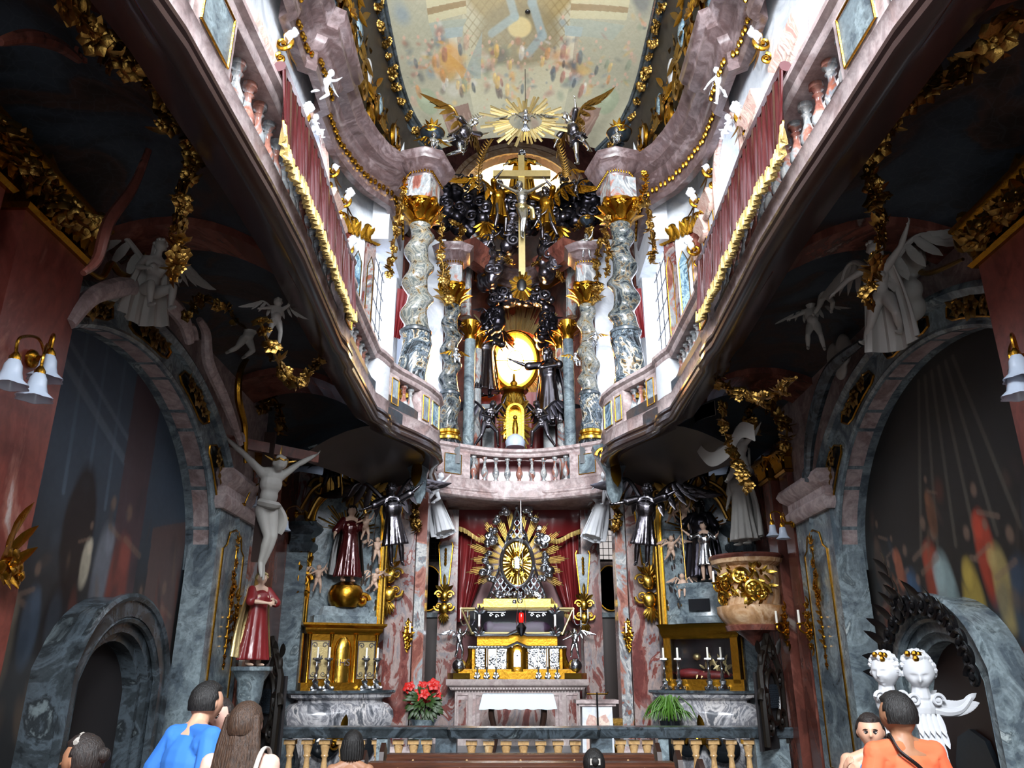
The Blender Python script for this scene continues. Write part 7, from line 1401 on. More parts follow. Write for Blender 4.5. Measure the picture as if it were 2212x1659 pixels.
# ---------------------------------------------------------------- nave walls: lamps, sconces, crucifix, saints, pulpit, stucco
def bell_lamp(lb, base, bells, nrm, r=.085):
    t = thing('wall_lamp', lb, 'lamp', base); b = MB().ball(base, (.035, .06, .06), 10); b.tube([base, V(base) + V(nrm) * .1], .02, 6); obj('wall_plate', b, M('gold'), t)
    for p in bells:
        p = V(p); q0 = V(base) + V(nrm) * .08; b = MB().tube(bez([q0, q0.lerp(p, .4) + V((0, 0, .14)), p + V((0, 0, .15)), p + V((0, 0, .05))], 7), .009, 6); b.lathe([(.01, .07), (.03, .04), (.032, .0)], p, 10); a = obj('arm', b, M('gold'), t)
        b = MB().lathe([(.03, .02), (.045, -.01), (.05, -.05), (.062, -.09), (.1, -.13), (.092, -.13), (.05, -.08), (.03, .0)], p, 24, cap=False, fn=lambda a_, q, z: q * (r / .085) * (1 + (.1 * cos(6 * a_) if z < -.1 else 0))); obj('glass_shade', b, M('glassbell'), a)
X = lambda px, py, x: P(px, py, X=x)
bell_lamp('brass wall lamp with three frosted bell shades on the left red pilaster', X(70, 775, -3.1), [X(30, 785, -2.86), X(106, 775, -2.9), X(84, 815, -2.84)], (1, 0, 0))
bell_lamp('brass wall lamp with frosted bell shades at the right edge of the photo', X(2230, 770, 3.1), [X(2196, 775, 2.86), X(2192, 812, 2.84)], (-1, 0, 0))
bell_lamp('small brass lamp with one bell shade beside the wooden crucifix', X(512, 1090, -3.24), [X(560, 1072, -3.1)], (1, 0, 0), .06)
bell_lamp('small bell-shaded lamp between crucifix legs and Madonna niche', X(640, 1110, -3.14), [X(618, 1125, -3.0)], (1, 0, 0), .06)
bell_lamp('brass lamp with two small bell shades above the pulpit', X(1712, 1130, 3.2), [X(1668, 1135, 3.0), X(1690, 1140, 3.02)], (-1, 0, 0), .07)
def sconce(lb, p, nrm, h=.5, arm=.16, off=(0, 0, 0)):
    p, n_ = V(p), V(nrm); t = thing('candle_sconce', lb, 'sconce', p); b = MB(); u = V((n_.y, -n_.x, 0))
    for k in range(5): z = h * (k - 2) / 5; w = .07 * (1 - abs(k - 2) * .22); b.flower(p + n_ * .03 + V((0, 0, z)), n_, w, 5); [b.leaf(p + n_ * .02 + V((0, 0, z)), u * s + V((0, 0, .4)), n_, w * 1.6, w * .6) for s in (-1, 1)]
    b.leaf(p + V((0, 0, h * .4)), (0, 0, 1), n_, h * .2, .04); b.leaf(p - V((0, 0, h * .4)), (0, 0, -1), n_, h * .2, .04); obj('back_plate', b, M('gold'), t)
    e = p + n_ * arm + V(off); b = MB().tube(bez([p, p + n_ * arm * .5 - V((0, 0, .08)), e - V((0, 0, .04)), e], 6), .012, 6); b.lathe([(.01, 0), (.035, .02), (.03, .03)], e, 10); a = obj('arm', b, M('gold'), t); b = MB().lathe([(.014, .02), (.013, .17)], e, 8); obj('candle', b, M('wax'), a)
sconce('gilded sconce with white candle beside the painted Madonna with gold mantle', X(505, 1335, -3.24), (.9, -.3, 0), .55, .3)
sconce('gilded candle sconce on the brown marble right of the pulpit, nearer the pulpit', X(1702, 1352, 3.18), (-.9, -.3, 0), .5, .16)
sconce('gilded candle sconce on the brown marble right of the pulpit, nearer the grey pier', X(1752, 1352, 3.22), (-.9, -.3, 0), .55, .16)
sconce('small gilded sconce with leaning candle by the left chancel door', P(880, 1372, Y=12.45), (.4, -.9, 0), .42, .12)
sconce('small gilded sconce by the right chancel door', P(1358, 1372, Y=12.45), (-.4, -.9, 0), .42, .12)
b = MB(); c = X(10, 1200, -3.08); [b.leaf(c + V((.02, 0, z)), (.1, y, 1), (1, 0, 0), .22, .08) for z, y in ((.1, 0), (0, .5), (0, -.5), (-.1, .8), (-.1, -.8))]; b.flower(c + V((.03, 0, -.05)), (1, 0, 0), .1); b.flower(c + V((.03, .1, -.1)), (1, 0, 0), .07); [b.leaf(c, (.1, y, -1), (1, 0, 0), .2, .07) for y in (-.4, 0, .4)]; tag(obj('gilded_leaf_ornament', b, M('gold')), 'gilded leaf ornament on the red pilaster at the left edge', 'ornament')
# wooden crucifix on the left
t = thing('wooden_crucifix', 'life-size pale crucified figure on a dark cross left of the Madonna niche', 'crucifix', X(575, 1300, -2.98)); H = 1.35; f = X(562, 1232, -2.86); R3 = Matrix.Rotation(.75, 3, 'Z'); tp = f + V((0, 0, H * 1.12))
b = MB(); beam(b, f + R3 @ V((0, .1, .1)), f + R3 @ V((0, .1, H * 1.16)), .12, .07); obj('upright_beam', b, M('doorwood'), t); b = MB(); z = H * 1.02; beam(b, f + R3 @ V((-.62, .1, z)), f + R3 @ V((.62, .1, z)), .12, .07); obj('cross_beam', b, M('brownred'), t)
me, pp, hh = corpus(H, 'stuccogrey', {**XP, 'hd': (.02, -.12, .86), 'el': (.24, -.0, .91), 'hl': (.4, .02, 1.02), 'er': (-.24, 0, .91), 'hr': (-.4, .02, 1.02)}); o = obj('corpus', me, None, t); o.location = f - V(t.location); o.rotation_euler = (0, 0, .75)
b = MB(); b.tube(bez([pp['pel'] + V((-.11, -.03, .05)), pp['pel'] + V((0, -.12, .02)), pp['pel'] + V((.12, -.02, .03)), pp['pel'] + V((.2, 0, -.1)), pp['pel'] + V((.17, .04, -.25))], 6), lambda x: .06 + .015 * sin(9 * x), 8, True, .7); obj('loincloth', b, M('stuccogrey'), o, local=True)
b = MB(); c = pp['hd']; b.tube([c + V((cos(a) * .075, sin(a) * .08, .03 + .01 * sin(5 * a))) for a in [6.283 * k / 20 for k in range(21)]], .014, 5); [b.leaf(c, (cos(a), .3, sin(a)), (0, -1, 0), .2, .025) for a in (.3, 1.57, 2.84)]; obj('thorn_crown', b, M('goldold'), o, local=True)
# painted Madonna on a console
c = X(545, 1440, -2.95); saint('painted_madonna', 'painted standing Madonna in red dress and gold mantle on a console below the crucifix', 'statue', 1.02, c, .9, dict(el=(.16, -.08, .66), hl=(.04, -.2, .68), er=(-.16, -.08, .66), hr=(-.02, -.2, .64)), 'skinwood', 'redpaint' if 'redpaint' in MT else 'crimson', None, 'goldpale', 'goldpale', nf=8)
b = MB().lathe([(.05, -.5), (.1, -.42), (.13, -.3), (.14, -.15), (.2, -.05), (.22, -.04), (.22, 0), (0, 0)], c, 14); tag(obj('statue_console', b, M('grey')), 'small grey stone console under the painted Madonna', 'console')
# dark carved openwork panels
for s, px, py, sd in ((-1, 578, 1500, 'left end of the rail behind the visitors'), (1, 1668, 1490, 'right wall under the pulpit')):
    c = X(px, py, s * 2.95); t = thing('carved_screen', 'blackened carved scroll screen, oval grille, %s' % sd, 'screen', c); b = MB(); U = V((-s * -.5, .86, 0)) if 0 else V((s * .45, -.9, 0)); U = V((s * .6, .8, 0))
    for k, (a, z, r, q) in enumerate(((-.2, .3, .14, 1), (.12, .42, .11, -1), (-.28, -.1, .14, -1), (.26, .1, .13, 1), (.2, -.35, .14, 1), (-.2, -.4, .13, -1))): b.scroll(c + U * a + V((0, 0, z)), U * q, (0, 0, 1), r, 1.5, .03)
    b.tube([c + U * .2 * cos(a) + V((0, 0, .3 * sin(a) - .08)) for a in [6.283 * k / 28 for k in range(29)]], .03, 6); b.tube([c + U * (-.32) + V((0, 0, -.6)), c + U * (-.34) + V((0, 0, .2)), c + V((0, 0, .62))], .04, 6); b.tube([c + U * .32 + V((0, 0, -.6)), c + U * .34 + V((0, 0, .2)), c + V((0, 0, .62))], .04, 6); [b.leaf(c + U * a + V((0, 0, .4)), U * a * 2 + V((0, 0, 1)), (0, -1, 0), .2, .07) for a in (-.3, -.1, .1, .3)]; obj('scroll_frame', b, M('blackwood'), t)
    b = MB(); nn = V((U.y, -U.x, 0)) * s; b.plate([(.2 * cos(a), .3 * sin(a) - .08) for a in [6.283 * k / 24 for k in range(24)]], c + nn * -.02, U, (0, 0, 1), nn * -.03); b.plate([(-.34, -.65), (.34, -.65), (.34, .2), (-.34, .2)], c - nn * .06, U, (0, 0, 1), nn * -.03); g = obj('grille_back', b, M('velvetdark'), t); b = MB()
    for k in range(-6, 7):
        for q in (-1, 1): b.tube([c + U * (.03 * k - q * .08) + V((0, 0, -.2)) + nn * .01, c + U * (.03 * k + q * .08) + V((0, 0, .06)) + nn * .01], .004, 4)
    obj('grille', b, M('bluemetal'), g)
# pulpit
c = X(1625, 1340, 2.86); t = thing('pulpit', 'orange marble barrel pulpit with gilded relief projecting from the right wall', 'pulpit', c); r = .4
pr = [(.02, -.08), (.3, -.07), (.37, .0), (.42, .08), (.42, .16), (.36, .18), (.37, .24), (.38, .6), (.36, .64), (.44, .68), (.46, .74), (.44, .78), (.4, .79), (.0, .76)]
b = MB().lathe(pr, c, 32); obj('barrel', b, M('orange'), t); b = MB().lathe([(.46, .73), (.475, .76), (.46, .785), (.42, .79)], c, 32); b.lathe([(.32, -.13), (.34, -.07), (.3, -.05), (.02, -.3)], c, 24); obj('rim', b, M('brownred'), t)
b = MB(); rr = random.Random(3)
for k in range(95): a = radians(rr.uniform(-165, -70)); z = rr.uniform(.2, .62); d = V((cos(a), sin(a), 0)); b.leaf(c + d * .37 + V((0, 0, z)), V((-d.y, d.x, 0)) * rr.uniform(-1, 1) + V((0, 0, rr.uniform(-1, 1))), d, rr.uniform(.07, .15), .045, .5)
for a, z in ((-150, .42), (-120, .5), (-100, .35), (-85, .3), (-160, .25)): d = V((cos(radians(a)), sin(radians(a)), 0)); b.scroll(c + d * .4 + V((0, 0, z)), (-d.y, d.x, 0), (0, 0, 1), .11, 1.5, .022); b.flower(c + d * .4 + V((0, 0, z)), d, .07)
obj('gilded_relief', b, M('goldbright'), t); sconce('gilded candle arm curling out of the pulpit front', c + V((-.38, -.1, .42)), (-.9, -.2, 0), .2, .1)
saint('stucco_saint', 'tall grey stucco draped figure in the dark recess behind the pulpit', 'statue', 1.2, X(1610, 1180, 3.0), -1.0, dict(el=(.2, -.05, .84), hl=(.26, -.08, 1.0)), 'stuccogrey', 'stuccogrey', None, 'stuccogrey', 'stuccogrey', female=False)
b = MB(); q = bez([X(1545, 880, 2.3), X(1500, 900, 2.3), X(1495, 940, 2.3), X(1530, 990, 2.35), X(1570, 975, 2.4), X(1600, 930, 2.45), X(1630, 935, 2.5)], 8); b.rows([[p + V((0, 0, w * .09)) for p in q] for w in (-1, 0, 1)] ); b.rows([[p + V((.0, .02, w * .09)) for p in q] for w in (1, 0, -1)]); tag(obj('stucco_banner', b, M('stuccogrey')), 'curling pale stucco banner ribbon below the right gallery', 'banner')
# stucco angels and shell cartouches over the arches
ang = [('grey stucco angel seated on the left arch crown, back to the wall', 315, 690, -2.95, .62, .9, SIT, True), ('grey stucco putto leaning from the scroll left of the rock-shaped cartouche', 345, 655, -3.1, .62, 1.2, REACH, False), ('pale stucco putto climbing over the left arch shoulder toward the gallery', 590, 745, -2.1, .42, .5, REACH, True), ('stucco putto leg-swinging beside the pale leaf scroll on the left', 525, 790, -2.9, .6, .8, FLY, False),
       ('large grey stucco angel with billowing drapery on the right arch crown', 1925, 760, 2.75, .92, -.9, FLY, True), ('grey stucco putto head and wings on the right vault, upper one', 1790, 690, 2.8, .5, -.5, FLY, True), ('grey stucco putto on the right vault, lower one by the heart-shaped drapery', 1765, 760, 2.75, .55, -.5, REACH, True), ('grey stucco putto dangling beneath the right gallery by the ribbon', 1605, 1060, 2.7, .8, -.5, FLY, False)]
for k_, (lb, px, py, x, H, rz, ps, dr) in enumerate(ang):
    if H > .9 or k_ == 0: saint('stucco_angel', lb, 'angel', H * (1.35 if k_ == 0 else 1), X(px, py, x), rz, ps, 'stuccogrey', None, 'stuccogrey', 'stuccogrey', 'stuccogrey')
    else: putto('stucco_putto', lb, H, X(px, py, x), rz, ps, M('stuccogrey'), cat='putto', wings=dr)
b = MB(); c = X(1945, 640, 3.1); rr = random.Random(4); [b.ball(c + V((rr.uniform(-.1, .1), rr.uniform(-.3, .3), rr.uniform(-.25, .2))), (.1, rr.uniform(.12, .2), rr.uniform(.1, .18)), 12) for k in range(9)]; o = obj('stucco_drapery', remesh(b, 'stucco_drapery', .02, M('stuccogrey'), 4), None); tag(o, 'billowing pale stucco drapery above the right arch', 'drapery')
b = MB(); c = X(1812, 765, 3.2); b.ball(c + V((0, .12, 0)), (.06, .14, .17), 12); b.ball(c + V((0, -.12, 0)), (.06, .14, .17), 12); b.ball(c + V((0, 0, -.16)), (.05, .12, .12), 10); o = obj('stucco_heart', remesh(b, 'stucco_heart', .015, M('stuccogrey'), 3), None); tag(o, 'heart-shaped stucco drapery beside the right arch band', 'drapery')
for px, py, x, sd in ((505, 605, -2.95, 'left'), (1720, 640, 2.95, 'right')):
    s = -1 if x < 0 else 1; c = X(px, py, x); t = thing('shell_cartouche', 'broad rose-coloured cartouche rimmed with gilded rocaille on the %s vault' % sd, 'cartouche', c); b = MB().ball(c, (.1, .48, .3), 20); obj('field', b, M('pinkpanel' if s < 0 else 'brownred'), t); b = MB(); rr = random.Random(5)
    for k in range(30): a = 6.283 * k / 30; p = c + V((-s * .02, .5 * cos(a), .33 * sin(a))); b.leaf(p, (0, cos(a + .5), sin(a + .5)), (-s, 0, 0), .16, .07, .5)
    for a in (.4, 1.4, 2.4, 3.6, 4.7, 5.6): b.scroll(c + V((-s * .04, .52 * cos(a), .35 * sin(a))), (0, 1, 0), (0, 0, 1), .12, 1.5, .025, a)
    obj('gilded_rim', b, M('goldold'), t)
# pale scrolls running over the spandrels
for k, (pts, r, m, lb) in enumerate((([(150, 700), (200, 640), (280, 620), (350, 640), (395, 690), (410, 740)], .07, 'pink', 'grey-pink moulded scroll riding on the crown of the left arch'), ([(430, 690), (445, 720), (450, 780), (480, 850), (500, 900), (520, 960)], .05, 'pink', 'rose-coloured leaf scroll descending right of the left arch'), ([(530, 1000), (528, 920), (515, 860), (520, 800), (545, 760)], .035, 'gold', 'thin gilded moulding curving beside the rose-coloured leaf scroll'),
        ([(1860, 740), (1800, 790), (1770, 860), (1750, 950), (1745, 1040)], .06, 'greydark', 'dark moulded rib running outside the right arch'), ([(0, 90), (60, 80), (120, 95), (170, 130)], .035, 'brownred', 'dark curved rib at the top left corner of the vault'), ([(180, 590), (210, 560), (235, 480), (290, 400), (330, 300)], .03, 'brownred', 'thin dark rib bounding the starry vault field on the left'), ([(190, 585), (220, 600), (240, 570), (260, 590), (300, 600), (310, 560)], .022, 'gold', 'wavy gilded edging at the foot of the left starry field'), ([(2080, 560), (2000, 590), (1950, 560), (1900, 560)], .022, 'goldold', 'wavy gilded edging at the foot of the right starry field'))):
    x = -3.12 if pts[0][0] < 1100 else 3.12
    if k in (4, 5): x = -2.6
    b = MB().tube(bez([X(px, py, x) for px, py in pts], 8), lambda q: r * (.6 + .6 * sin(pi * q)), 8); e = X(*pts[-1], x); b.scroll(e + V((0, 0, r)), (0, 1, 0), (0, 0, 1), r * 1.6, 1.4, r * .35); tag(obj('stucco_scroll', b, M(m)), lb, 'moulding')
# garlands under the galleries
for k, (pts, x, n, sz, lb) in enumerate((([(150, 15), (190, 50), (225, 110), (300, 145), (340, 200), (370, 290)], -2.2, 30, .07, 'brownish gilded garland at the top left, arching down below the gallery edge'), ([(405, 300), (415, 360), (395, 420), (385, 520), (380, 610)], -2.2, 26, .06, 'long dark gilded garland hanging in the middle of the left vault'), ([(0, 270), (50, 350), (110, 430), (160, 470), (220, 500)], -2.98, 26, .075, 'dense gilded blossoms piled on the left pilaster capitals'),
        ([(560, 690), (590, 760), (640, 830), (700, 770)], -2.05, 22, .06, 'gilded garland swag below the middle of the left gallery'), ([(400, 690), (430, 650), (480, 660), (540, 640)], -2.9, 16, .06, 'gilded leaves beneath the rose-coloured cartouche on the left'), ([(2195, 40), (2130, 110), (2060, 165), (1985, 200), (1945, 240)], 2.2, 24, .07, 'pale gilded garland swag at the top right below the gallery'), ([(1940, 250), (1900, 310), (1882, 380), (1900, 470), (1895, 540)], 2.2, 24, .06, 'pale gilded garland hanging in the upper middle of the right vault'),
        ([(1895, 550), (1880, 600), (1870, 660)], 2.2, 10, .06, 'dark gilded flower tail at the wing of the right arch angel'), ([(1570, 775), (1555, 830), (1600, 850), (1660, 860), (1720, 815)], 2.05, 24, .06, 'gilded garland swag below the middle of the right gallery'), ([(1560, 870), (1565, 930), (1590, 1000), (1620, 1060)], 2.3, 20, .06, 'gilded garland dropping past the stucco ribbon on the right'), ([(2200, 430), (2150, 470), (2100, 520)], 2.98, 14, .075, 'gilded blossoms piled on the right pilaster capital'), ([(1660, 870), (1680, 900), (1700, 930), (1690, 980)], 3.0, 14, .07, 'dark gilded blossoms around the capital above the pulpit'))):
    garland('flower_garland', lb, [X(px, py, x) for px, py in pts], n, sz, 'goldold', seed=60 + k)
# two white carved cherub herms by the right door
for k, (px, py, lb, sc) in enumerate(((1985, 1452, 'white carved cherub herm with gilded forelock stretching a wing to the right', 1.0), (1912, 1450, 'white carved cherub herm partly hidden behind the man in orange', .92))):
    c = P(px, py, Y=6.15 + .1 * k); t = thing('cherub_herm', lb, 'sculpture', c); b = MB(); headmesh(b, (0, 0, .0), .25, -.45 - .5 * k, .35 if k == 0 else .1, 0, True, 30); limb(b, [(0, .02, -.08), (0, .03, -.17)], [.055, .07]); b.ball((0, .03, -.24), (.1, .07, .1), 14)
    for j, z in enumerate((-.3, -.36, -.42, -.48)): b.ball((0, .03, z), (.085 - .012 * j, .06 - .006 * j, .06), 12)
    for q in (-1, 1): b.ball((q * .085, .0, -.19), (.04, .04, .045), 10)
    o = obj('body', remesh(b, 'body', .0055, M('white'), 1), None, t); b = MB(); hairblob(b, (0, .01, .015), .262, -.45 - .5 * k, 120, .085, -.35, random.Random(6)); obj('hair', b, M('white'), t, local=True)
    b = MB(); hd = random.Random(2); [b.ball((.0 + hd.uniform(-.09, .02), -.06 + hd.uniform(-.03, .03), .12 + hd.uniform(-.03, .02)), .024, 7) for j in range(7)]; obj('gilded_forelock', b, M('gold'), t, local=True)
    b = MB(); 
    for row in range(4):
        for j in range(5 - row // 2): x = (j - 2 + row * .25) * .035; b.leaf((x, -.035, -.28 - .08 * row), (x * 1.2, -.1, -1), (0, -1, 0), .15, .05, .2)
    b.leaf((-.02, -.02, -.5), (-.05, 0, -1), (0, -1, 0), .16, .05); b.leaf((.025, -.02, -.5), (.1, 0, -1), (0, -1, 0), .16, .05); [b.scroll((q * .085, -.045, -.19), (q, 0, 0), (0, 0, 1), .045, 1.4, .012) for q in (-1, 1)]; obj('feathered_tail', b, M('white'), t, local=True)
    b = MB(); pts = bez([(.06, .02, -.25), (.16, .0, -.27), (.26, 0, -.25), (.34, 0, -.17)], 5); b.tube(pts, lambda q: .04 - .02 * q, 8)
    for j in range(11): p = pts[min(len(pts) - 1, 1 + j)]; b.leaf(p + V((0, 0, .02)), (1, 0, .3 + .04 * j), (0, -1, 0), .13, .05, .1); b.leaf(p, (1, 0, -.25 + .05 * j), (0, -1, 0), .12, .05, .1)
    obj('wing', b, M('white'), t, local=True); b = MB().tube([(0, .07, -.2), (.3, .3, -.25), (3.3 - c.x, .55, -.25)], .02, 7); obj('bracket', b, M('black'), t, local=True); t.scale = (sc,) * 3
# black carved crest of the right door
b = MB(); rr = random.Random(8)
for k in range(15): a = pi * (k + .5) / 15; p = V((3.22, 6.86 - .72 * cos(a), 1.6 + .62 * sin(a))); b.leaf(p, (0, -cos(a) + rr.uniform(-.5, .5), sin(a)), (-1, 0, 0), .22, .09, .5); b.scroll(p, (0, 1, 0), (0, 0, 1), .09, 1.4, .022, a)
for k in range(8): b.leaf((3.2, 7.0 + .03 * k, 2.15 + .06 * k), (0, (-1) ** k * .6, 1), (-1, 0, 0), .18, .08, .4)
b.flower((3.2, 7.1, 2.25), (-1, 0, 0), .12); tag(obj('door_crest', b, M('black')), 'black carved leaf crest over the right side door', 'ornament')
# ---------------------------------------------------------------- visitors
for k, c, r in (('skin', 'c99a80', .5), ('skinpale', 'ddb3a2', .5), ('skintan', '9a6e52', .5), ('hairblack', '14100f', .35), ('hairbrown', '4a3424', .4), ('hairdark', '2a1c16', .4), ('tshirtblue', '2f6fc0', .8), ('tshirtorange', 'e2663f', .8), ('topred', 'e03a14', .8), ('tankblack', '15151c', .8), ('jeans', '27324a', .8), ('trousers', '3a3632', .8), ('strap', 'b5b0a8', .6), ('eyewhite', 'd8d4d0', .3), ('eyedark', '1c1210', .2), ('lip', 'a8584e', .4)): plain(k, c, r + .25 * (k[:4] == 'hair'), 0, noise=.1 if 'shirt' in k or 'skin' in k else .3, nscale=12, bump=0)
for k in ('hairblack', 'hairbrown', 'hairdark'):
    t_ = NT(k); p_ = t_.pos((1, 1, .1)); q_ = t_.noise(p_, 150, 3); c_ = {'hairblack': '050404', 'hairbrown': '20150e', 'hairdark': '0e0908'}[k]; t_.l(t_.ramp(q_, [(.3, c_), (.7, {'hairblack': '12100f', 'hairbrown': '493221', 'hairdark': '251a15'}[k])]), t_.b.inputs['Base Color']); t_.bump(q_, .7, .01); t_.set(Roughness=.6); MT[k] = t_.m
t_ = NT('topblue'); p_ = t_.pos(1); vo = t_.n('TexVoronoi'); t_.l(p_, vo.inputs['Vector']); vo.inputs['Scale'].default_value = 22; t_.l(t_.ramp(vo.outputs['Color'], [(.2, '1f6fa8'), (.45, '58b6d6'), (.6, '2a4a8a'), (.8, 'bfe0e8')], 'CONSTANT'), t_.b.inputs['Base Color']); t_.set(Roughness=.8); MT['topblue'] = t_.m
def person(lb, H, loc, rz, pose, skin, hair, top, bottom, female=False, yaw=0, pitch=0, sleeve=1, hairkind='short', face=True, sit=False, extra=None, curl=.5):
    t = thing('person', lb, 'person', loc, rz)
    me, p, hh = body(H, pose, yaw, pitch, 0, False, .0085, M(skin), female=female, msmooth=1, curl=curl); obj('body', me, None, t)
    R = Euler((pitch, 0, yaw)).to_matrix(); hd = p['hd']; g = H; fem = .93 if female else 1
    s_ = MB(); pel, ch, nk = p['pel'], p['ch'], p['nk']; ax = (p['sl'] - p['sr']).normalized(); up = (nk - pel).normalized(); fw = ax.cross(up); m3 = Matrix((ax, -fw, up)).transposed()
    limb(s_, [pel + up * .0, pel.lerp(ch, .5)], [.05 * g, .05 * g]); s_.ball(pel + up * .01 * g, (g * .098, g * .074, g * .08), 14, m3); s_.ball(pel.lerp(ch, .5), (g * .092 * fem, g * .066, g * .1), 14, m3); s_.ball(ch, (g * .108 * fem, g * .074, g * .105), 14, m3); s_.ball(ch.lerp(nk, .45), (g * .1 * fem, g * .062, g * .06), 14, m3)
    if female: [s_.ball(ch + ax * g * .045 * q + fw * g * .055 + up * g * .01, g * .04, 10) for q in (-1, 1)]
    if sleeve:
        for a in 'lr': S_, E_ = p['s' + a], p['e' + a]; limb(s_, [S_.lerp(ch, .3), S_, S_.lerp(E_, .4), S_.lerp(E_, .72)], [g * .048, g * .043, g * .04, g * .042]); limb(s_, [nk - up * .005 * g, S_], [g * .036, g * .04])
    rm = remesh(s_, 'shirt', .009, M(top), 2); obj('shirt', rm, None, t)
    l_ = MB(); l_.ball(pel - up * .02 * g, (g * .096, g * .072, g * .075), 14, m3)
    for a in 'lr': limb(l_, [p['t' + a], p['t' + a].lerp(p['k' + a], .5), p['k' + a]], [g * .068, g * .06, g * .045]); limb(l_, [p['k' + a], p['k' + a].lerp(p['f' + a], .4), p['f' + a]], [g * .045, g * .042, g * .036])
    obj('trousers', remesh(l_, 'trousers', .014, M(bottom), 2), None, t)
    b = MB(); 
    for a in 'lr': F_ = p['f' + a]; b.ball(F_ + V((0, -.045, -.012)) * g, (.03 * g, .075 * g, .024 * g), 12)
    obj('shoes', b, M('black'), t, local=True)
    h = MB(); n = 30; R_ = []
    for i in range(17):
        a = -.35 + (pi / 2 + .35) * i / 16; row = []
        for k in range(n):
            q = 2 * pi * k / n; x, y, z = cos(a) * sin(q), -cos(a) * cos(q), sin(a); cut = (y < -.2 and z < .62) or (abs(x) > .75 and y < .05 and z < .2)
            e = .90 if cut else 1.09 + .03 * NZ.noise(V((x * 5, y * 5, z * 2.5))) + .012 * sin(23 * q + 2 * i); row.append(hd + R @ (V((x * .41 * e, y * .47 * e + .01, z * .52 * e + .02)) * hh))
        R_.append(row)
    h.rows(R_, True, True)
    if hairkind == 'long':
        bk = lambda x, y, z: hd + R @ (V((x, y, z)) * hh); 
        for k in range(15): q = (k - 7) / 7; w = random.Random(k); limb(h, [bk(q * .36, .30 - .1 * abs(q), .2), bk(q * .46, .42 - .14 * abs(q), -.4), bk(q * .52 + .04 * w.random(), .55 - .16 * abs(q), -1.1), bk(q * .46 + .08 * w.uniform(-1, 1), .66 - .16 * abs(q), -1.75), bk(q * .36 + .1 * w.uniform(-1, 1), .62, -2.35 - .25 * w.random())], [.1 * hh, .11 * hh, .1 * hh, .085 * hh, .03 * hh], 7)
    elif hairkind == 'bob':
        for k in range(17): q = -2.1 + 4.2 * k / 16; limb(h, [hd + R @ (V((sin(q) * .36, .05 + cos(q) * .38, .15)) * hh), hd + R @ (V((sin(q) * .43, .05 + cos(q) * .43, -.2)) * hh), hd + R @ (V((sin(q) * .42, .05 + cos(q) * .42, -.55)) * hh)], [.09 * hh, .09 * hh, .06 * hh], 7)
    elif hairkind == 'tied': h.ball(hd + R @ (V((0, .5, .12)) * hh), .17 * hh, 12); limb(h, [hd + R @ (V((0, .42, -.1)) * hh), hd + R @ (V((0, .5, .1)) * hh)], [.08 * hh, .12 * hh])
    elif hairkind == 'pony': limb(h, [hd + R @ (V((0, .46, .2)) * hh), hd + R @ (V((.05, .62, -.1)) * hh), hd + R @ (V((.0, .6, -.6)) * hh)], [.12 * hh, .13 * hh, .05 * hh])
    obj('hair', h, M(hair), t, local=True, smooth=60)
    if face:
        e = MB(); d = MB(); l = MB(); f = lambda x, y, z: hd + R @ (V((x, y, z)) * hh)
        for q in (-1, 1): e.ball(f(q * .135, -.352, .022), (.05 * hh, .03 * hh, .026 * hh), 10, R); d.ball(f(q * .132, -.374, .022), (.022 * hh, .012 * hh, .024 * hh), 8, R); d.tube([f(q * .07, -.40, .095), f(q * .14, -.395, .115), f(q * .21, -.35, .085)], .014 * hh, 5); d.tube([f(q * .09, -.375, .035), f(q * .135, -.383, .05), f(q * .185, -.35, .035)], .008 * hh, 4)
        l.tube([f(-.075, -.385, -.262), f(0, -.432, -.25), f(.075, -.385, -.262)], [.008 * hh, .024 * hh, .008 * hh], 6); l.tube([f(-.06, -.385, -.275), f(0, -.425, -.287), f(.06, -.385, -.275)], [.008 * hh, .024 * hh, .008 * hh], 6)
        obj('eyes', e, M('eyewhite'), t, local=True); obj('brows_and_lashes', d, M('eyedark'), t, local=True); obj('lips', l, M('lip'), t, local=True)
    if extra: extra(t, p, hh, g)
    return t
LEAN = dict(pel=(0, .0, .52), ch=(.03, -.03, .70), nk=(.06, -.07, .81), hd=(.08, -.12, .9), sl=(.14, -.03, .785), sr=(-.075, -.05, .79), el=(.17, .03, .64), er=(-.13, .0, .63), hl=(.15, .0, .5), hr=(-.15, -.06, .49))
f0 = lambda px, Y: V((P(px, 1500, Y=Y).x, Y, 0))
person('man in blue T-shirt with short black hair leaning towards two women', 1.68, f0(415, 5.15), 2.5, {**LEAN, 'sl': (.12, -.03, .79)}, 'skin', 'hairblack', 'tshirtblue', 'jeans', face=False)
person('young woman in black tank top facing the man in blue', 1.56, f0(484, 5.75), -.75, dict(el=(.14, -.04, .62), hl=(.08, -.16, .56), er=(-.15, -.02, .62), hr=(-.12, -.12, .5)), 'skinpale', 'hairdark', 'tankblack', 'trousers', True, yaw=.55, sleeve=0, hairkind='pony')
def bagstrap(t, p, hh, g):
    b = MB(); S_ = p['sl']; q = [S_ + V((-.02, -.075, -.2)) * g, S_ + V((-.03, -.05, .0)) * g, S_ + V((-.03, 0, .055)) * g, S_ + V((-.03, .06, .0)) * g, S_ + V((-.01, .085, -.2)) * g, S_ + V((.03, .08, -.32)) * g]; b.tube(bez(q, 6), .014, 5, True, .4); b.ball(S_ + V((.04, .06, -.38)) * g, (.05 * g, .09 * g, .08 * g), 12); obj('shoulder_bag', b, M('strap'), t, local=True)
def bagstrap_r(t, p, hh, g): 
    p = dict(p); p['sl'] = p['sr'] + V((.05, 0, 0)) * g; bagstrap(t, p, hh, g)
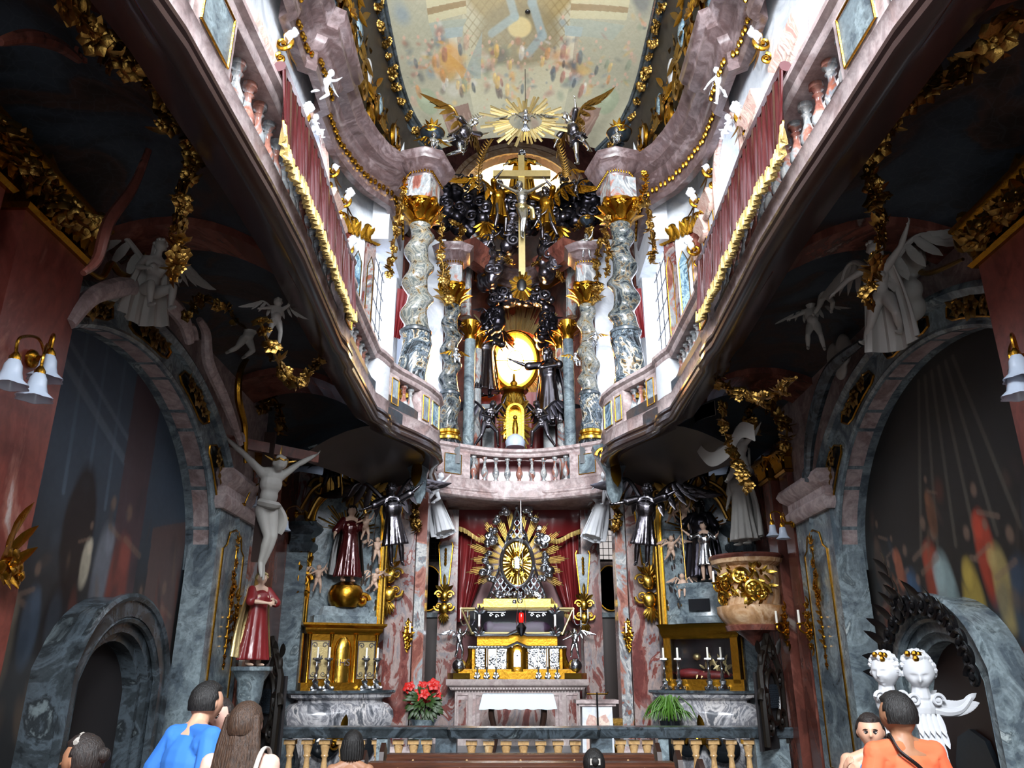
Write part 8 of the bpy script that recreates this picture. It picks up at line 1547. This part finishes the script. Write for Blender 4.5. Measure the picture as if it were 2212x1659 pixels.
person('woman seen from behind with very long wavy brown hair and patterned blue top', 1.57, f0(535, 4.6), pi - .15, dict(el=(.15, .02, .63), hl=(.12, -.1, .52)), 'skinpale', 'hairbrown', 'topblue', 'trousers', True, sleeve=0, hairkind='long', face=False, extra=bagstrap_r)
def clip(t, p, hh, g): b = MB(); c = p['hd'] + V((.02, .02, .5)) * hh; b.tube([c + V((-.07, 0, -.02)), c + V((0, -.02, .01)), c + V((.07, .0, -.02))], .012, 5); obj('hair_clip', b, M('strap'), t, local=True)
person('dark-haired person in bright orange-red top at the bottom left, turned to the left', 1.45, f0(208, 4.0), -1.7, dict(), 'skintan', 'hairdark', 'topred', 'trousers', True, hairkind='tied', extra=clip)
PSIT = dict(pel=(0, 0, .33), ch=(0, -.01, .51), nk=(0, -.02, .625), hd=(0, -.04, .73), sl=(.105, 0, .595), sr=(-.105, 0, .595), el=(.14, -.03, .43), er=(-.14, -.03, .43), hl=(.08, -.18, .38), hr=(-.08, -.18, .38), tl=(.05, 0, .33), tr=(-.05, 0, .33), kl=(.07, -.27, .33), kr=(-.07, -.27, .33), fl=(.07, -.26, .04), fr=(-.07, -.26, .04))
person('seated woman with smooth black bob seen from behind in a pew', 1.5, V((P(757, 1600, Y=7.55).x, 7.62, 0)), pi, PSIT, 'skintan', 'hairblack', 'tankblack', 'trousers', True, sleeve=0, hairkind='bob', face=False)
def hclip(t, p, hh, g): b = MB().box(p['hd'] + V((0, .53, .12)) * hh, (.08, .012, .045)); obj('hair_clip', b, M('strap'), t, local=True)
person('seated dark-haired person with pale hair clip at the bottom centre', 1.42, V((P(1283, 1640, Y=6.9).x, 6.85, -.02)), pi, PSIT, 'skintan', 'hairblack', 'tankblack', 'trousers', True, hairkind='tied', face=False, extra=hclip)
person('woman with dark tied-back hair and blue top facing the viewer beside the man in orange', 1.47, f0(1868, 5.55), -.25, dict(el=(.15, -.02, .62), er=(-.17, -.03, .64), hr=(-.14, -.12, .76)), 'skin', 'hairdark', 'topblue', 'jeans', True, yaw=-.15, sleeve=0, hairkind='tied')
def xstrap(t, p, hh, g):
    b = MB(); a_, c_ = p['sl'], p['sr']; q = [p['pel'] + V((-.12, .03, .03)) * g, p['ch'] + V((-.055, .078, -.03)) * g, p['ch'] + V((.0, .08, .05)) * g, p['sl'].lerp(p['nk'], .5) + V((0, .055, .0)) * g, p['sl'].lerp(p['nk'], .5) + V((0, 0, .045)) * g, p['ch'] + V((.02, -.08, .03)) * g]; b.tube(bez(q, 6), .013, 6, True, .5); obj('bag_strap', b, M('black'), t, local=True)
person('man in orange T-shirt with black cross strap seen from behind on the right', 1.62, f0(1935, 4.75), pi + .15, dict(el=(.16, .0, .63), er=(-.16, .0, .63)), 'skintan', 'hairblack', 'tshirtorange', 'jeans', yaw=.3, face=False, extra=xstrap)
